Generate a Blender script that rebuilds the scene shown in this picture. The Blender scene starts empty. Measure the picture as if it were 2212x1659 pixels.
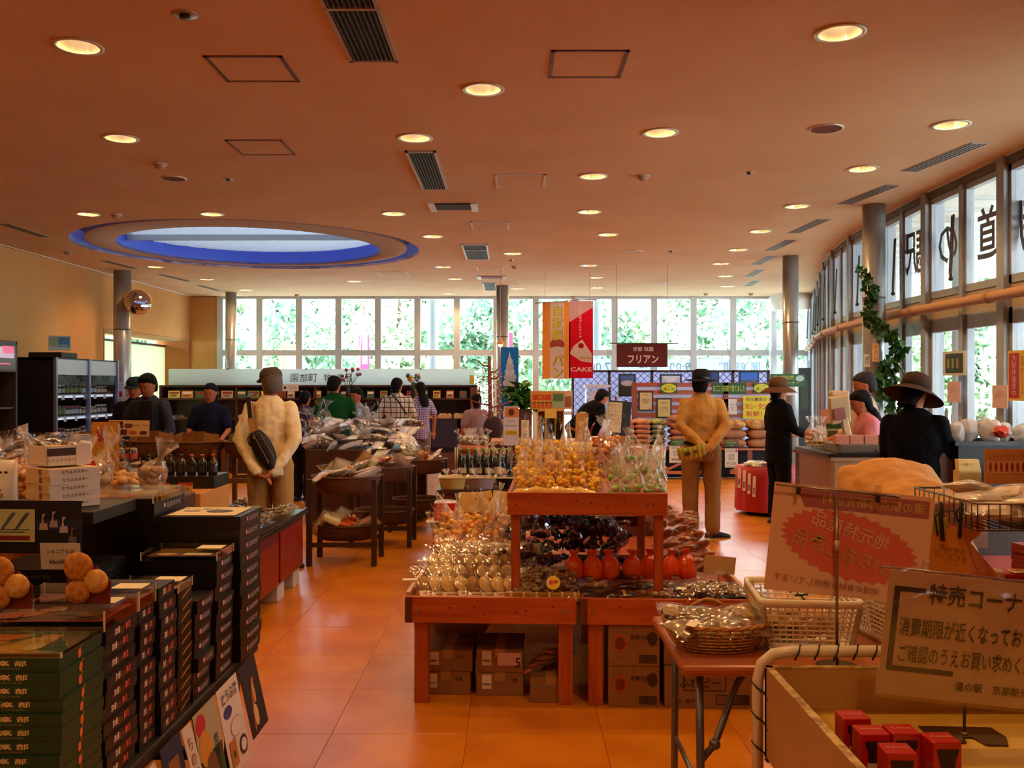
import bpy, math, random
import numpy as np
from mathutils import Vector, Matrix, Euler, noise as mnoise
R = math.radians
PI = math.pi
rnd = random.Random(7)
sc = bpy.context.scene
col = sc.collection
# ------------------------------------------------ camera, world, sun, exposure
FPX, CX, CY, EH = 2000.0, 1106.0, 829.5, 1.55
cd = bpy.data.cameras.new('camera'); cam = bpy.data.objects.new('camera', cd); col.objects.link(cam)
cd.sensor_width = 36; cd.lens = FPX / 2212 * 36; cd.clip_start = .05; cd.clip_end = 300
cam.location = (0, 0, EH); cam.rotation_euler = (R(90), 0, 0); sc.camera = cam
sc.view_settings.view_transform = 'Standard'; sc.view_settings.look = 'None'
sc.view_settings.gamma = 1; sc.view_settings.use_curve_mapping = False
sc.view_settings.exposure = -0.12
world = bpy.data.worlds.new('world'); sc.world = world; world.use_nodes = True
wn = world.node_tree.nodes; wl = world.node_tree.links
bg = wn['Background']
tc = wn.new('ShaderNodeTexCoord'); sp = wn.new('ShaderNodeSeparateXYZ'); rp = wn.new('ShaderNodeValToRGB')
wl.new(tc.outputs['Generated'], sp.inputs[0]); wl.new(sp.outputs['Z'], rp.inputs[0])
rp.color_ramp.elements[0].position = 0.0; rp.color_ramp.elements[0].color = (.92, .97, 1, 1)
rp.color_ramp.elements[1].position = .8; rp.color_ramp.elements[1].color = (.55, .75, 1, 1)
wl.new(rp.outputs[0], bg.inputs[0]); bg.inputs[1].default_value = 17
sd = bpy.data.lights.new('sun', 'SUN'); so = bpy.data.objects.new('sun', sd); col.objects.link(so)
sd.energy = 30; sd.angle = R(.5); sd.color = (1, .95, .86)
so.rotation_euler = (R(38), 0, R(-20)); so.location = (0, 0, 20)
DOWN_W = 66.0
LAMP_COL = (1.0, .56, .22)
try:
    sc.cycles.max_bounces = 10; sc.cycles.diffuse_bounces = 5; sc.cycles.glossy_bounces = 4
    sc.cycles.transparent_max_bounces = 24; sc.cycles.transmission_bounces = 8
    sc.cycles.sample_clamp_indirect = 6; sc.cycles.use_denoising = True
    sc.cycles.caustics_reflective = False; sc.cycles.caustics_refractive = False
except Exception: pass

def W(u, v, Y): return Vector(((u - CX) / FPX * Y, Y, EH - (v - CY) / FPX * Y))
def atz(u, v, z):
    Y = (EH - z) * FPX / (v - CY); return Vector(((u - CX) / FPX * Y, Y, z))
HC = 3.25
def cp(u, v): return atz(u, v, HC)

# ------------------------------------------------ materials
def lin(c):
    if isinstance(c, str):
        c = c.lstrip('#'); c = [int(c[i:i+2], 16) / 255 for i in (0, 2, 4)]
        return tuple(x / 12.92 if x <= .04045 else ((x + .055) / 1.055) ** 2.4 for x in c)
    return tuple(c)
MATS = {}
def mat(c, rough=.55, metal=0., c2=None, ns=8., nd=2, bump=0., bs=30., emit=0., trans=0., sub=0., coat=0., stretch=(1, 1, 1), spec=.5, key=None):
    k = key or (c, rough, metal, c2, ns, bump, bs, emit, trans, sub, coat, stretch, spec)
    if k in MATS: return MATS[k]
    m = bpy.data.materials.new('mat'); m.use_nodes = True; nt = m.node_tree; n = nt.nodes; l = nt.links
    b = n['Principled BSDF']
    b.inputs['Base Color'].default_value = (*lin(c), 1); b.inputs['Roughness'].default_value = rough
    b.inputs['Metallic'].default_value = metal; b.inputs['Specular IOR Level'].default_value = spec
    if coat: b.inputs['Coat Weight'].default_value = coat; b.inputs['Coat Roughness'].default_value = .12
    if trans: b.inputs['Transmission Weight'].default_value = trans
    if emit:
        b.inputs['Emission Color'].default_value = (*lin(c), 1); b.inputs['Emission Strength'].default_value = emit
    if c2 or bump:
        t = n.new('ShaderNodeTexCoord'); mp = n.new('ShaderNodeMapping'); mp.inputs['Scale'].default_value = stretch
        l.new(t.outputs['Object'], mp.inputs[0])
    if c2:
        no = n.new('ShaderNodeTexNoise'); no.inputs['Scale'].default_value = ns; no.inputs['Detail'].default_value = nd
        l.new(mp.outputs[0], no.inputs[0]); rr = n.new('ShaderNodeValToRGB')
        rr.color_ramp.elements[0].color = (*lin(c), 1); rr.color_ramp.elements[1].color = (*lin(c2), 1)
        rr.color_ramp.elements[0].position = .38; rr.color_ramp.elements[1].position = .64
        l.new(no.outputs[0], rr.inputs[0]); l.new(rr.outputs[0], b.inputs['Base Color'])
    if bump:
        no = n.new('ShaderNodeTexNoise'); no.inputs['Scale'].default_value = bs; no.inputs['Detail'].default_value = 2
        l.new(mp.outputs[0], no.inputs[0]); bu = n.new('ShaderNodeBump'); bu.inputs['Strength'].default_value = bump
        bu.inputs['Distance'].default_value = .01; l.new(no.outputs[0], bu.inputs['Height']); l.new(bu.outputs[0], b.inputs['Normal'])
    MATS[k] = m; return m
def film(tint='ffffff', base=.04, edge=.42, rough=.08, bs=14., bump=.9, white=0.):
    k = ('film', tint, base, edge, rough, bs, bump, white)
    if k in MATS: return MATS[k]
    m = bpy.data.materials.new('clear_film'); m.use_nodes = True; nt = m.node_tree; n = nt.nodes; l = nt.links
    n.remove(n['Principled BSDF']); out = n['Material Output']
    t = n.new('ShaderNodeTexCoord'); no = n.new('ShaderNodeTexNoise'); no.inputs['Scale'].default_value = bs; no.inputs['Detail'].default_value = 1
    l.new(t.outputs['Object'], no.inputs[0]); bu = n.new('ShaderNodeBump'); bu.inputs['Strength'].default_value = bump; bu.inputs['Distance'].default_value = .03
    l.new(no.outputs[0], bu.inputs['Height'])
    tr = n.new('ShaderNodeBsdfTransparent'); tr.inputs[0].default_value = (*lin(tint), 1)
    g = n.new('ShaderNodeBsdfGlossy'); g.inputs['Roughness'].default_value = rough; l.new(bu.outputs[0], g.inputs['Normal'])
    d = n.new('ShaderNodeBsdfDiffuse'); d.inputs[0].default_value = (.85, .8, .72, 1)
    gd = n.new('ShaderNodeMixShader'); gd.inputs[0].default_value = white; l.new(g.outputs[0], gd.inputs[1]); l.new(d.outputs[0], gd.inputs[2])
    lw = n.new('ShaderNodeLayerWeight'); lw.inputs[0].default_value = .35; l.new(bu.outputs[0], lw.inputs['Normal'])
    mr = n.new('ShaderNodeMapRange'); mr.inputs['To Min'].default_value = base; mr.inputs['To Max'].default_value = edge
    l.new(lw.outputs['Facing'], mr.inputs[0]); mx = n.new('ShaderNodeMixShader')
    l.new(mr.outputs[0], mx.inputs[0]); l.new(tr.outputs[0], mx.inputs[1]); l.new(gd.outputs[0], mx.inputs[2]); l.new(mx.outputs[0], out.inputs[0])
    MATS[k] = m; return m
def glass_mat(tint=(.93, .97, .97), refl=.05):
    k = ('glass', tint, refl)
    if k in MATS: return MATS[k]
    m = bpy.data.materials.new('window_glass'); m.use_nodes = True; nt = m.node_tree; n = nt.nodes; l = nt.links
    n.remove(n['Principled BSDF']); out = n['Material Output']
    tr = n.new('ShaderNodeBsdfTransparent'); tr.inputs[0].default_value = (*tint, 1)
    g = n.new('ShaderNodeBsdfGlossy'); g.inputs['Roughness'].default_value = .02
    fc = n.new('ShaderNodeLayerWeight'); fc.inputs[0].default_value = .5; pw = n.new('ShaderNodeMath'); pw.operation = 'POWER'; pw.inputs[1].default_value = 5; l.new(fc.outputs['Facing'], pw.inputs[0]); fr = n.new('ShaderNodeMapRange'); fr.inputs['To Min'].default_value = .035; fr.inputs['To Max'].default_value = .8; l.new(pw.outputs[0], fr.inputs[0])
    mx = n.new('ShaderNodeMixShader'); l.new(fr.outputs[0], mx.inputs[0]); l.new(tr.outputs[0], mx.inputs[1]); l.new(g.outputs[0], mx.inputs[2]); l.new(mx.outputs[0], out.inputs[0])
    MATS[k] = m; return m
def translucent(c, tl=.5, c2=None, ns=3.):
    k = ('tl', c, tl, c2)
    if k in MATS: return MATS[k]
    m = bpy.data.materials.new('translucent'); m.use_nodes = True; nt = m.node_tree; n = nt.nodes; l = nt.links
    n.remove(n['Principled BSDF']); out = n['Material Output']
    d = n.new('ShaderNodeBsdfDiffuse'); t = n.new('ShaderNodeBsdfTranslucent'); mx = n.new('ShaderNodeMixShader'); mx.inputs[0].default_value = tl
    d.inputs[0].default_value = t.inputs[0].default_value = (*lin(c), 1)
    if c2:
        tcn = n.new('ShaderNodeTexCoord'); no = n.new('ShaderNodeTexNoise'); no.inputs['Scale'].default_value = ns; no.inputs['Detail'].default_value = 3
        l.new(tcn.outputs['Object'], no.inputs[0]); rr = n.new('ShaderNodeValToRGB')
        rr.color_ramp.elements[0].color = (*lin(c), 1); rr.color_ramp.elements[1].color = (*lin(c2), 1)
        rr.color_ramp.elements[0].position = .4; rr.color_ramp.elements[1].position = .6
        l.new(no.outputs[0], rr.inputs[0]); l.new(rr.outputs[0], d.inputs[0]); l.new(rr.outputs[0], t.inputs[0])
    l.new(d.outputs[0], mx.inputs[1]); l.new(t.outputs[0], mx.inputs[2]); l.new(mx.outputs[0], out.inputs[0])
    MATS[k] = m; return m
def wood(c, c2, rough=.45, axis='x', sc_=1.):
    st = {'x': (1.2, 14, 14), 'y': (14, 1.2, 14), 'z': (14, 14, 1.2)}[axis]
    return mat(c, rough, c2=c2, ns=2.2 * sc_, nd=5, stretch=st, bump=.12, bs=4, key=('wood', c, c2, rough, axis, sc_))
def check_mat(c_bg, c_ln, px, pz, wx, wz, two=False, half=None):
    """woven check: lines (or half tone gingham) in object x/y and z"""
    k = ('chk', c_bg, c_ln, px, pz, wx, wz, two)
    if k in MATS: return MATS[k]
    m = bpy.data.materials.new('check_cloth'); m.use_nodes = True; nt = m.node_tree; n = nt.nodes; l = nt.links
    b = n['Principled BSDF']; b.inputs['Roughness'].default_value = .9
    t = n.new('ShaderNodeTexCoord'); s = n.new('ShaderNodeSeparateXYZ'); l.new(t.outputs['Object'], s.inputs[0])
    def M(op, a, bb=None):
        q = n.new('ShaderNodeMath'); q.operation = op
        for i, x in enumerate((a, bb)):
            if x is None: continue
            if isinstance(x, (int, float)): q.inputs[i].default_value = x
            else: l.new(x, q.inputs[i])
        return q.outputs[0]
    ang = M('ADD', s.outputs['X'], M('MULTIPLY', s.outputs['Y'], .7))
    a = M('LESS_THAN', M('FRACT', M('MULTIPLY', ang, 1 / px)), wx)
    c = M('LESS_THAN', M('FRACT', M('MULTIPLY', s.outputs['Z'], 1 / pz)), wz)
    f = M('MULTIPLY', M('ADD', a, c), .5) if two else M('MAXIMUM', a, c)
    rr = n.new('ShaderNodeMix'); rr.data_type = 'RGBA'; l.new(f, rr.inputs[0])
    rr.inputs[6].default_value = (*lin(c_bg), 1); rr.inputs[7].default_value = (*lin(c_ln), 1)
    l.new(rr.outputs[2], b.inputs['Base Color']); MATS[k] = m; return m

# ------------------------------------------------ mesh builder
class MB:
    def __init__(s): s.v = []; s.f = []; s.m = []; s.s = []; s.cur = 0; s.sm = False
    def mi(s, i, smooth=None):
        s.cur = i
        if smooth is not None: s.sm = smooth
        return s
    def add(s, vs, fs):
        o = len(s.v); s.v += [tuple(p) for p in vs]
        for f in fs: s.f.append(tuple(i + o for i in f)); s.m.append(s.cur); s.s.append(s.sm)
        return s
    def box(s, x0, x1, y0, y1, z0, z1):
        v = [(x, y, z) for z in (z0, z1) for y in (y0, y1) for x in (x0, x1)]
        return s.add(v, [(0, 2, 3, 1), (4, 5, 7, 6), (0, 1, 5, 4), (2, 6, 7, 3), (0, 4, 6, 2), (1, 3, 7, 5)])
    def bx(s, c, d, rot=None):
        v = []
        for z in (-1, 1):
            for y in (-1, 1):
                for x in (-1, 1):
                    p = Vector((x * d[0] / 2, y * d[1] / 2, z * d[2] / 2))
                    if rot is not None: p = rot @ p
                    v.append(p + Vector(c))
        return s.add(v, [(0, 2, 3, 1), (4, 5, 7, 6), (0, 1, 5, 4), (2, 6, 7, 3), (0, 4, 6, 2), (1, 3, 7, 5)])
    def beam(s, a, b, w, h, up=(0, 0, 1)):
        a = Vector(a); b = Vector(b); d = (b - a); L = d.length; d.normalize(); up = Vector(up)
        if abs(d.dot(up)) > .99: up = Vector((0, 1, 0))
        x = d.cross(up).normalized(); z = x.cross(d)
        rot = Matrix((x, d, z)).transposed()
        return s.bx((a + b) / 2, (w, L, h), rot)
    def rings(s, rs, cap=True, close=False):
        n = len(rs[0]); v = [p for r in rs for p in r]; f = []
        K = len(rs)
        for i in range(K - 1 + (1 if close else 0)):
            a = (i % K) * n; b = ((i + 1) % K) * n
            for j in range(n):
                k = (j + 1) % n; f.append((a + j, a + k, b + k, b + j))
        if cap and not close:
            f.append(tuple(reversed(range(n)))); f.append(tuple(range((K - 1) * n, K * n)))
        return s.add(v, f)
    def tube(s, pts, r, n=8, close=False, cap=True):
        pts = [Vector(p) for p in pts]; K = len(pts); rs = []
        rr = r if isinstance(r, (list, tuple)) else [r] * K
        ref = None
        for i, p in enumerate(pts):
            if close: t = pts[(i + 1) % K] - pts[i - 1]
            else: t = pts[min(i + 1, K - 1)] - pts[max(i - 1, 0)]
            t.normalize()
            if ref is None:
                ref = Vector((0, 0, 1)) if abs(t.z) < .9 else Vector((1, 0, 0))
            x = t.cross(ref)
            if x.length < 1e-5: x = t.cross(Vector((0, 1, 0)))
            x.normalize(); y = x.cross(t).normalized(); ref = y if not close else ref
            rs.append([p + x * (rr[i] * math.cos(2 * PI * j / n)) + y * (rr[i] * math.sin(2 * PI * j / n)) for j in range(n)])
        return s.rings(rs, cap, close)
    def lathe(s, prof, n=16, c=(0, 0, 0), sx=1, sy=1, cap=True):
        rs = [[(c[0] + r * sx * math.cos(2 * PI * j / n), c[1] + r * sy * math.sin(2 * PI * j / n), c[2] + z) for j in range(n)] for r, z in prof]
        return s.rings(rs, cap)
    def ball(s, c, r, n=12, k=8):
        if not isinstance(r, (list, tuple)): r = (r, r, r)
        rs = []
        for i in range(1, k):
            a = PI * i / k
            rs.append([(c[0] + r[0] * math.sin(a) * math.cos(2 * PI * j / n), c[1] + r[1] * math.sin(a) * math.sin(2 * PI * j / n), c[2] - r[2] * math.cos(a)) for j in range(n)])
        return s.rings(rs)
    def poly(s, pts, d=None):
        """flat polygon, or a slab when d (a vector) is given"""
        n = len(pts)
        if d is None: return s.add(pts, [tuple(range(n))])
        d = Vector(d); p2 = [Vector(p) + d for p in pts]
        return s.add(list(pts) + p2, [tuple(reversed(range(n))), tuple(range(n, 2 * n))] + [(i, (i + 1) % n, (i + 1) % n + n, i + n) for i in range(n)])
    def mesh(s, mats, name='mesh'):
        me = bpy.data.meshes.new(name); me.from_pydata(s.v, [], s.f)
        for m in (mats if isinstance(mats, (list, tuple)) else [mats]): me.materials.append(m)
        me.polygons.foreach_set('material_index', s.m); me.polygons.foreach_set('use_smooth', s.s); me.update(); return me
def mk(name, mesh, parent=None, loc=None, rot=None, scale=None, bevel=0):
    o = bpy.data.objects.new(name, mesh); col.objects.link(o)
    if parent: o.parent = parent
    if loc is not None: o.location = loc
    if rot is not None: o.rotation_euler = rot
    if scale is not None: o.scale = (scale,) * 3 if isinstance(scale, (int, float)) else scale
    if bevel:
        b = o.modifiers.new('bevel', 'BEVEL'); b.width = bevel; b.segments = 2; b.limit_method = 'ANGLE'
    return o
def part(name, mb, m, parent, bevel=0, **k): return mk(name, mb.mesh(m, name), parent, bevel=bevel, **k)
LABELS = {}
def tag(o, label, cat, group=None, kind=None):
    o['label'] = label; o['category'] = cat
    if group: o['group'] = group
    if kind: o['kind'] = kind
    return o
def thing(name, label, cat, loc=(0, 0, 0), rz=0, group=None, rot=None):
    o = bpy.data.objects.new(name, None); col.objects.link(o); o.empty_display_size = .05
    o.location = loc; o.rotation_euler = rot or (0, 0, rz)
    return tag(o, label, cat, group)
def struct(name, mb, m, parent=None, bevel=0):
    o = part(name, mb, m, parent, bevel)
    if not parent: o['kind'] = 'structure'
    return o
def sroot(name, loc=(0, 0, 0), rz=0):
    o = bpy.data.objects.new(name, None); col.objects.link(o); o.location = loc; o.rotation_euler = (0, 0, rz); o['kind'] = 'structure'; return o
CACHE = {}
def cached(key, fn):
    if key not in CACHE: CACHE[key] = fn()
    return CACHE[key]
def inst(name, parts, label, cat, loc, rot=(0, 0, 0), scale=1, group=None):
    """a thing whose parts share cached meshes; parts = [(name, mesh)]"""
    if len(parts) == 1: o = mk(name, parts[0][1], None, loc, rot, scale); return tag(o, label, cat, group)
    o = thing(name, label, cat, loc, group=group, rot=rot); o.scale = (scale,) * 3 if isinstance(scale, (int, float)) else scale
    for n, m in parts: mk(n, m, o)
    return o
def ordn(i): return ['first', 'second', 'third', 'fourth', 'fifth', 'sixth', 'seventh', 'eighth', 'ninth', 'tenth', 'eleventh', 'twelfth', 'thirteenth', 'fourteenth', 'fifteenth', 'sixteenth', 'seventeenth', 'eighteenth', 'nineteenth', 'twentieth'][min(i, 19)]

# ------------------------------------------------ lettering and printed sheets
def glyphs(body, off=0.):
    def f():
        c = bpy.data.curves.new('text', 'FONT'); c.body = body; c.align_x = 'CENTER'; c.align_y = 'CENTER'; c.offset = off; c.resolution_u = 2
        c.space_line = .98
        o = bpy.data.objects.new('text', c); col.objects.link(o); bpy.context.view_layer.update()
        me = bpy.data.meshes.new_from_object(o.evaluated_get(bpy.context.evaluated_depsgraph_get()))
        bpy.data.objects.remove(o); n = len(me.vertices); a = np.empty(n * 3); me.vertices.foreach_get('co', a); a = a.reshape(-1, 3)
        fs = [tuple(p.vertices) for p in me.polygons]; bpy.data.meshes.remove(me)
        if n: a[:, :2] -= (a[:, :2].max(0) + a[:, :2].min(0)) / 2
        return a, fs
    return cached(('g', body, off), f)
def frame(right, up):
    r = Vector(right).normalized(); u = Vector(up); u = (u - r * u.dot(r)).normalized(); return r, u, r.cross(u)
def put_text(mb, body, org, right, up, h=None, w=None, off=0., lift=.0012):
    """h = height of the whole text block, w = its width (either or both)"""
    a, fs = glyphs(body, off)
    if not len(a): return
    r, u, n = frame(right, up); ex = a[:, :2].max(0) - a[:, :2].min(0)
    sy = h / ex[1] if h else w / ex[0]
    sx = w / ex[0] if w else sy
    O = Vector(org) + n * lift
    P = np.outer(a[:, 0] * sx, r) + np.outer(a[:, 1] * sy, u) + np.array(O)
    mb.add(P.tolist(), fs)
def vert(t): return '\n'.join(t)
def shape_pts(kind, x, y, w, h):
    if kind == 'r': return [(x, y), (x + w, y), (x + w, y + h), (x, y + h)]
    if kind == 'e': return [(x + w / 2 + w / 2 * math.cos(2 * PI * i / 20), y + h / 2 + h / 2 * math.sin(2 * PI * i / 20)) for i in range(20)]
    if kind == 'b':
        o = []
        for i in range(72):
            k = 1 if i % 2 else .88; o.append((x + w / 2 + w / 2 * k * math.cos(2 * PI * i / 72), y + h / 2 + h / 2 * k * math.sin(2 * PI * i / 72)))
        return o
    return [(x + px * w, y + py * h) for px, py in kind]
def sheet_parts(parent, org, right, up, w, h, base, patches=(), texts=(), thick=.002, mirror=False, m=None, curl=0., tl=0.):
    pm = (lambda c: translucent(c, tl)) if tl else (lambda c: mat(c, .5))
    r, u, n = frame(right, up); O = Vector(org)
    fx = (lambda x: 1 - x) if mirror else (lambda x: x)
    def P(x, y, d=0.): return O + r * (x * w) + u * (y * h) + n * (d + curl * math.sin(PI * x))
    K = 6 if curl else 1
    b = MB(); b.sm = bool(curl)
    for i in range(K):
        x0 = i / K; x1 = (i + 1) / K
        b.poly([P(x0, 0), P(x1, 0), P(x1, 1), P(x0, 1)], -n * thick)
    part('sheet', b, m or mat(base, .6), parent)
    if patches:
        q = MB(); ms = []; 
        for i, (kd, x, y, pw, ph, c) in enumerate(patches):
            mm = pm(c)
            if mm not in ms: ms.append(mm)
            q.mi(ms.index(mm)); pts = shape_pts(kd, x, y, pw, ph)
            q.poly([P(fx(a), bb, .0012 + .0004 * i) for a, bb in pts])
        part('picture', q, ms, parent)
    by = {}
    for t in texts:
        body, cx, cy, th, c = t[:5]; off = t[5] if len(t) > 5 else 0.; tw = t[6] if len(t) > 6 else None; ang = t[7] if len(t) > 7 else 0
        q = by.setdefault(c, MB()); k = .0016 + .0004 * len(patches) + .0007 * list(by).index(c)
        rr = r * math.cos(ang) + u * math.sin(ang); uu = u * math.cos(ang) - r * math.sin(ang)
        if mirror: 
            a0 = len(q.v); put_text(q, body, P(cx, cy), rr, uu, th * h if th else None, tw * w if tw else None, off, k)
            c0 = P(cx, cy); M_ = []
            for p in q.v[a0:]:
                d = Vector(p) - c0; M_.append(tuple(c0 - r * d.dot(r) + u * d.dot(u) + n * d.dot(n)))
            # the mirrored block is moved to the mirrored place
            sh = r * ((fx(cx) - cx) * w); q.v[a0:] = [tuple(Vector(p) + sh) for p in M_]
        else: put_text(q, body, P(cx, cy), rr, uu, th * h if th else None, tw * w if tw else None, off, k)
    for c, q in by.items(): part('lettering', q, pm(c), parent)
def sheet(name, label, cat, org, right, up, w, h, base, patches=(), texts=(), group=None, **k):
    t = thing(name, label, cat, org, group=group)
    sheet_parts(t, (0, 0, 0), right, up, w, h, base, patches, texts, **k); return t
# ================================================ THE ROOM
RP = [(3.70, -3.0), (3.70, 5.70), (3.70, 6.93), (3.71, 8.25), (3.78, 9.45), (3.90, 10.62), (4.10, 11.78), (4.38, 12.92), (4.72, 14.1), (5.08, 15.3), (5.42, 16.5), (5.75, 18.0)]
YB = 18.0; XL = -6.25
# floor: vinyl tiles, the near ones single
tile_a = mat('cc7c16', .27, c2='be6c12', ns=2.5, nd=6, spec=.55, bump=.02, bs=3, key='tile_a')
tile_b = mat('d08218', .24, c2='c27214', ns=3.1, nd=6, spec=.55, bump=.02, bs=3, key='tile_b')
fl = struct('floor', MB().box(-7.6, 6.5, -3, 18.2, -.12, -.006), tile_a); fl['category'] = 'floor'; fl['label'] = 'glossy orange vinyl floor of square tiles'
TS = .60
def mk_tile(m):
    b = MB(); e = .0012; h = TS / 2 - e
    b.rings([[(-h, -h, -.0055), (h, -h, -.0055), (h, h, -.0055), (-h, h, -.0055)], [(-h, -h, -.0003), (h, -h, -.0003), (h, h, -.0003), (-h, h, -.0003)],
             [(-h + .001, -h + .001, 0), (h - .001, -h + .001, 0), (h - .001, h - .001, 0), (-h + .001, h - .001, 0)]]); return b.mesh(m, 'tile')
ta, tb = mk_tile(tile_a), mk_tile(tile_b)
for i in range(-5, 8):
    for j in range(4, 24):
        x, y = i * TS + .1, j * TS + .2
        if x > 3.4 or (y > 9 and not -1.8 < x < 3.4): continue
        mk('tile', ta if (i * 7 + j * 3) % 5 else tb, fl, (x, y, 0))
# ceiling with real openings for the downlights and the round skylight
ceil_m = mat('dcbe98', .9, c2='d6b68e', ns=1.5, bump=.05, bs=200, key='ceil')
DL = [(169,99),(1815,70),(1044,192),(261,298),(897,297),(1427,286),(1282,380),(2055,269),(1864,364),(190,462),(457,462),(850,461),(1273,457),(1721,445),(934,510),(1313,506),(1642,499),(1107,547),(1594,539),(335,576),(957,576),(1272,573),(1557,569),(446,603),(983,602),(1288,599),(1567,596),(530,626),(1118,623),(765,607),(972,634),(1289,621),(1571,618)]
SKY = (-3.25, 11.6, 2.08)
def ceiling():
    out = [(XL, -3), *RP, ]
    poly = [(-6.25, -3.0)] + RP + [(-6.25, 18.0)]
    b = MB(); b.poly([(x, y, HC) for x, y in poly], (0, 0, .03)); me = b.mesh(ceil_m)
    c = MB()
    for u, v in DL: p = cp(u, v); c.lathe([(.1, HC - .05), (.1, HC + .08)], 28, (p.x, p.y, 0))
    c.lathe([(SKY[2], HC - .05), (SKY[2], HC + .08)], 96, (SKY[0], SKY[1], 0))
    cu = mk('cutter', c.mesh(ceil_m)); o = mk('ceiling', me)
    bo = o.modifiers.new('b', 'BOOLEAN'); bo.operation = 'DIFFERENCE'; bo.object = cu; bo.solver = 'EXACT'
    bpy.context.view_layer.update()
    nm = bpy.data.meshes.new_from_object(o.evaluated_get(bpy.context.evaluated_depsgraph_get()))
    o.modifiers.clear(); o.data = nm; bpy.data.objects.remove(cu); o['kind'] = 'structure'
    # roof slab above the void (open over the skylight) keeps daylight out of the ceiling space
    r = MB(); z0, z1 = 3.62, 3.9; x0, x1, y0, y1 = -8.2, 6.4, -5, 18.7; sx0, sx1, sy0, sy1 = SKY[0] - 2.3, SKY[0] + 2.3, SKY[1] - 2.3, SKY[1] + 2.3
    r.box(x0, x1, y0, sy0, z0, z1); r.box(x0, x1, sy1, y1, z0, z1); r.box(x0, sx0, sy0, sy1, z0, z1); r.box(sx1, x1, sy0, sy1, z0, z1)
    struct('roof', r, mat('cfcfcc', .9))
    # fascia closing the gap between ceiling and roof above every outer wall
    f = MB()
    pr = poly + [poly[0]]
    for (ax, ay), (bx_, by_) in zip(pr[:-1], pr[1:]): f.beam((ax, ay, 3.45), (bx_, by_, 3.45), .08, .42)
    struct('trim_fascia', f, mat('d8d8d4', .8))
ceiling()
def skylight():
    x, y, r = SKY; t = sroot('skylight', (x, y, HC)); t['label'] = 'round domed skylight with ribbed diffuser'
    part('recess_wall', MB().mi(0, True).lathe([(r, 0), (r, .2)], 96, cap=False), mat('5a6078', .6), t)
    part('recess_top', MB().lathe([(r, .2), (r - .28, .2)], 96, cap=False), mat('2e2a30', .8), t)
    b = MB().mi(0, True); b.lathe([(r - .16, .02), (r - .16, .06), (1.58, .03), (1.58, .0), (r - .16, .02)], 96, cap=False); part('ceiling_ring', b, mat('b9a18e', .8), t)
    part('light_well', MB().mi(0, True).lathe([(1.58, .0), (1.58, .42)], 96, cap=False), mat('3a55c8', .5), t)  # blue of the daylight on the well is painted into its colour
    part('diffuser_pane', MB().poly([(1.6 * math.cos(2 * PI * i / 72), 1.6 * math.sin(2 * PI * i / 72), .18) for i in range(72)]), translucent('7c8186', .45), t)
    g = MB()
    for i in range(-38, 39):
        q = i * .041; L = math.sqrt(max(0, 1.57 ** 2 - q * q))
        if L > .1: g.box(q - .007, q + .007, -L, L, .172, .175)
    gr = part('diffuser_rib', g, mat('3c4046', .6), t); gr['kind'] = 'stuff'; gr.rotation_euler = (0, 0, R(-35))
    m = MB(); m.box(-1.57, 1.57, -.02, .02, .1, .17); part('cross_bar', m, mat('9aa0a6', .4), t)
    part('suspension_rod', MB().box(-.01, .01, -1.6, -1.58, .0, .1), mat('888888'), t)
    s = MB(); 
    for a in (0, 90, 180, 270): s.bx(((r - .08) * math.cos(R(a)), (r - .08) * math.sin(R(a)), .12), (.2, .03, .03), Matrix.Rotation(R(a), 3, 'Z'))
    part('ring_bracket', s, mat('444444'), t)
skylight()
# walls
wallm = mat('d09858', .85, c2='c88e4c', ns=1.2, bump=.04, bs=120, key='wallm')
w = MB(); w.box(XL - .2, XL, -3, 14.16, 0, 3.6); w.box(XL - .2, XL, 14.16, 17.95, 2.41, 3.6); w.box(XL - .2, XL, 14.16, 17.95, 0, .5); w.box(XL - .2, XL, 17.95, 18.2, 0, 3.6)
struct('wall_left', w, wallm)
w = MB(); w.box(XL, -5.72, 17.96, 18.12, 0, 3.3); struct('wall_back', w, wallm)
w = MB(); w.box(-7, 4.5, -3.2, -3, 0, 3.6); struct('wall_front', w, wallm)
# alcove window with vertical blinds in the left wall
t = sroot('window_alcove', (XL, 14.16, 0))
part('reveal', MB().box(-.62, .003, 3.74, 3.785, .5, 2.37).box(-.62, .003, .004, .04, .5, 2.37).box(-.62, .003, 0.004, 3.785, .504, .54), mat('a8652c', .8), t)
part('lintel', MB().box(-.62, .003, 0.004, 3.785, 2.37, 2.405), mat('b58a58', .8), t)
part('panel', MB().box(-.62, -.5, 0, .75, .5, 2.41), mat('8a5a2e', .8), t)
part('glass_pane', MB().box(-.62, -.61, .75, 3.79, .5, 2.41), glass_mat(), t)
part('blind_rail', MB().box(-.5, -.44, .75, 3.79, 2.26, 2.3), mat('55504a', .4), t)
bm = translucent('e3e8cf', .45)
for i in range(26):
    part('blind_slat', MB().bx((-.46, .82 + i * .115, 1.4), (.012, .112, 1.7), Matrix.Rotation(R(6), 3, 'Z')), bm, t)
frame_m = mat('9aa2ac', .45, c2='8a929e', ns=3, key='alu'); alu_w = mat('c6cbd0', .4); brown_m = mat('584c44', .5)
gm = glass_mat()
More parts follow.
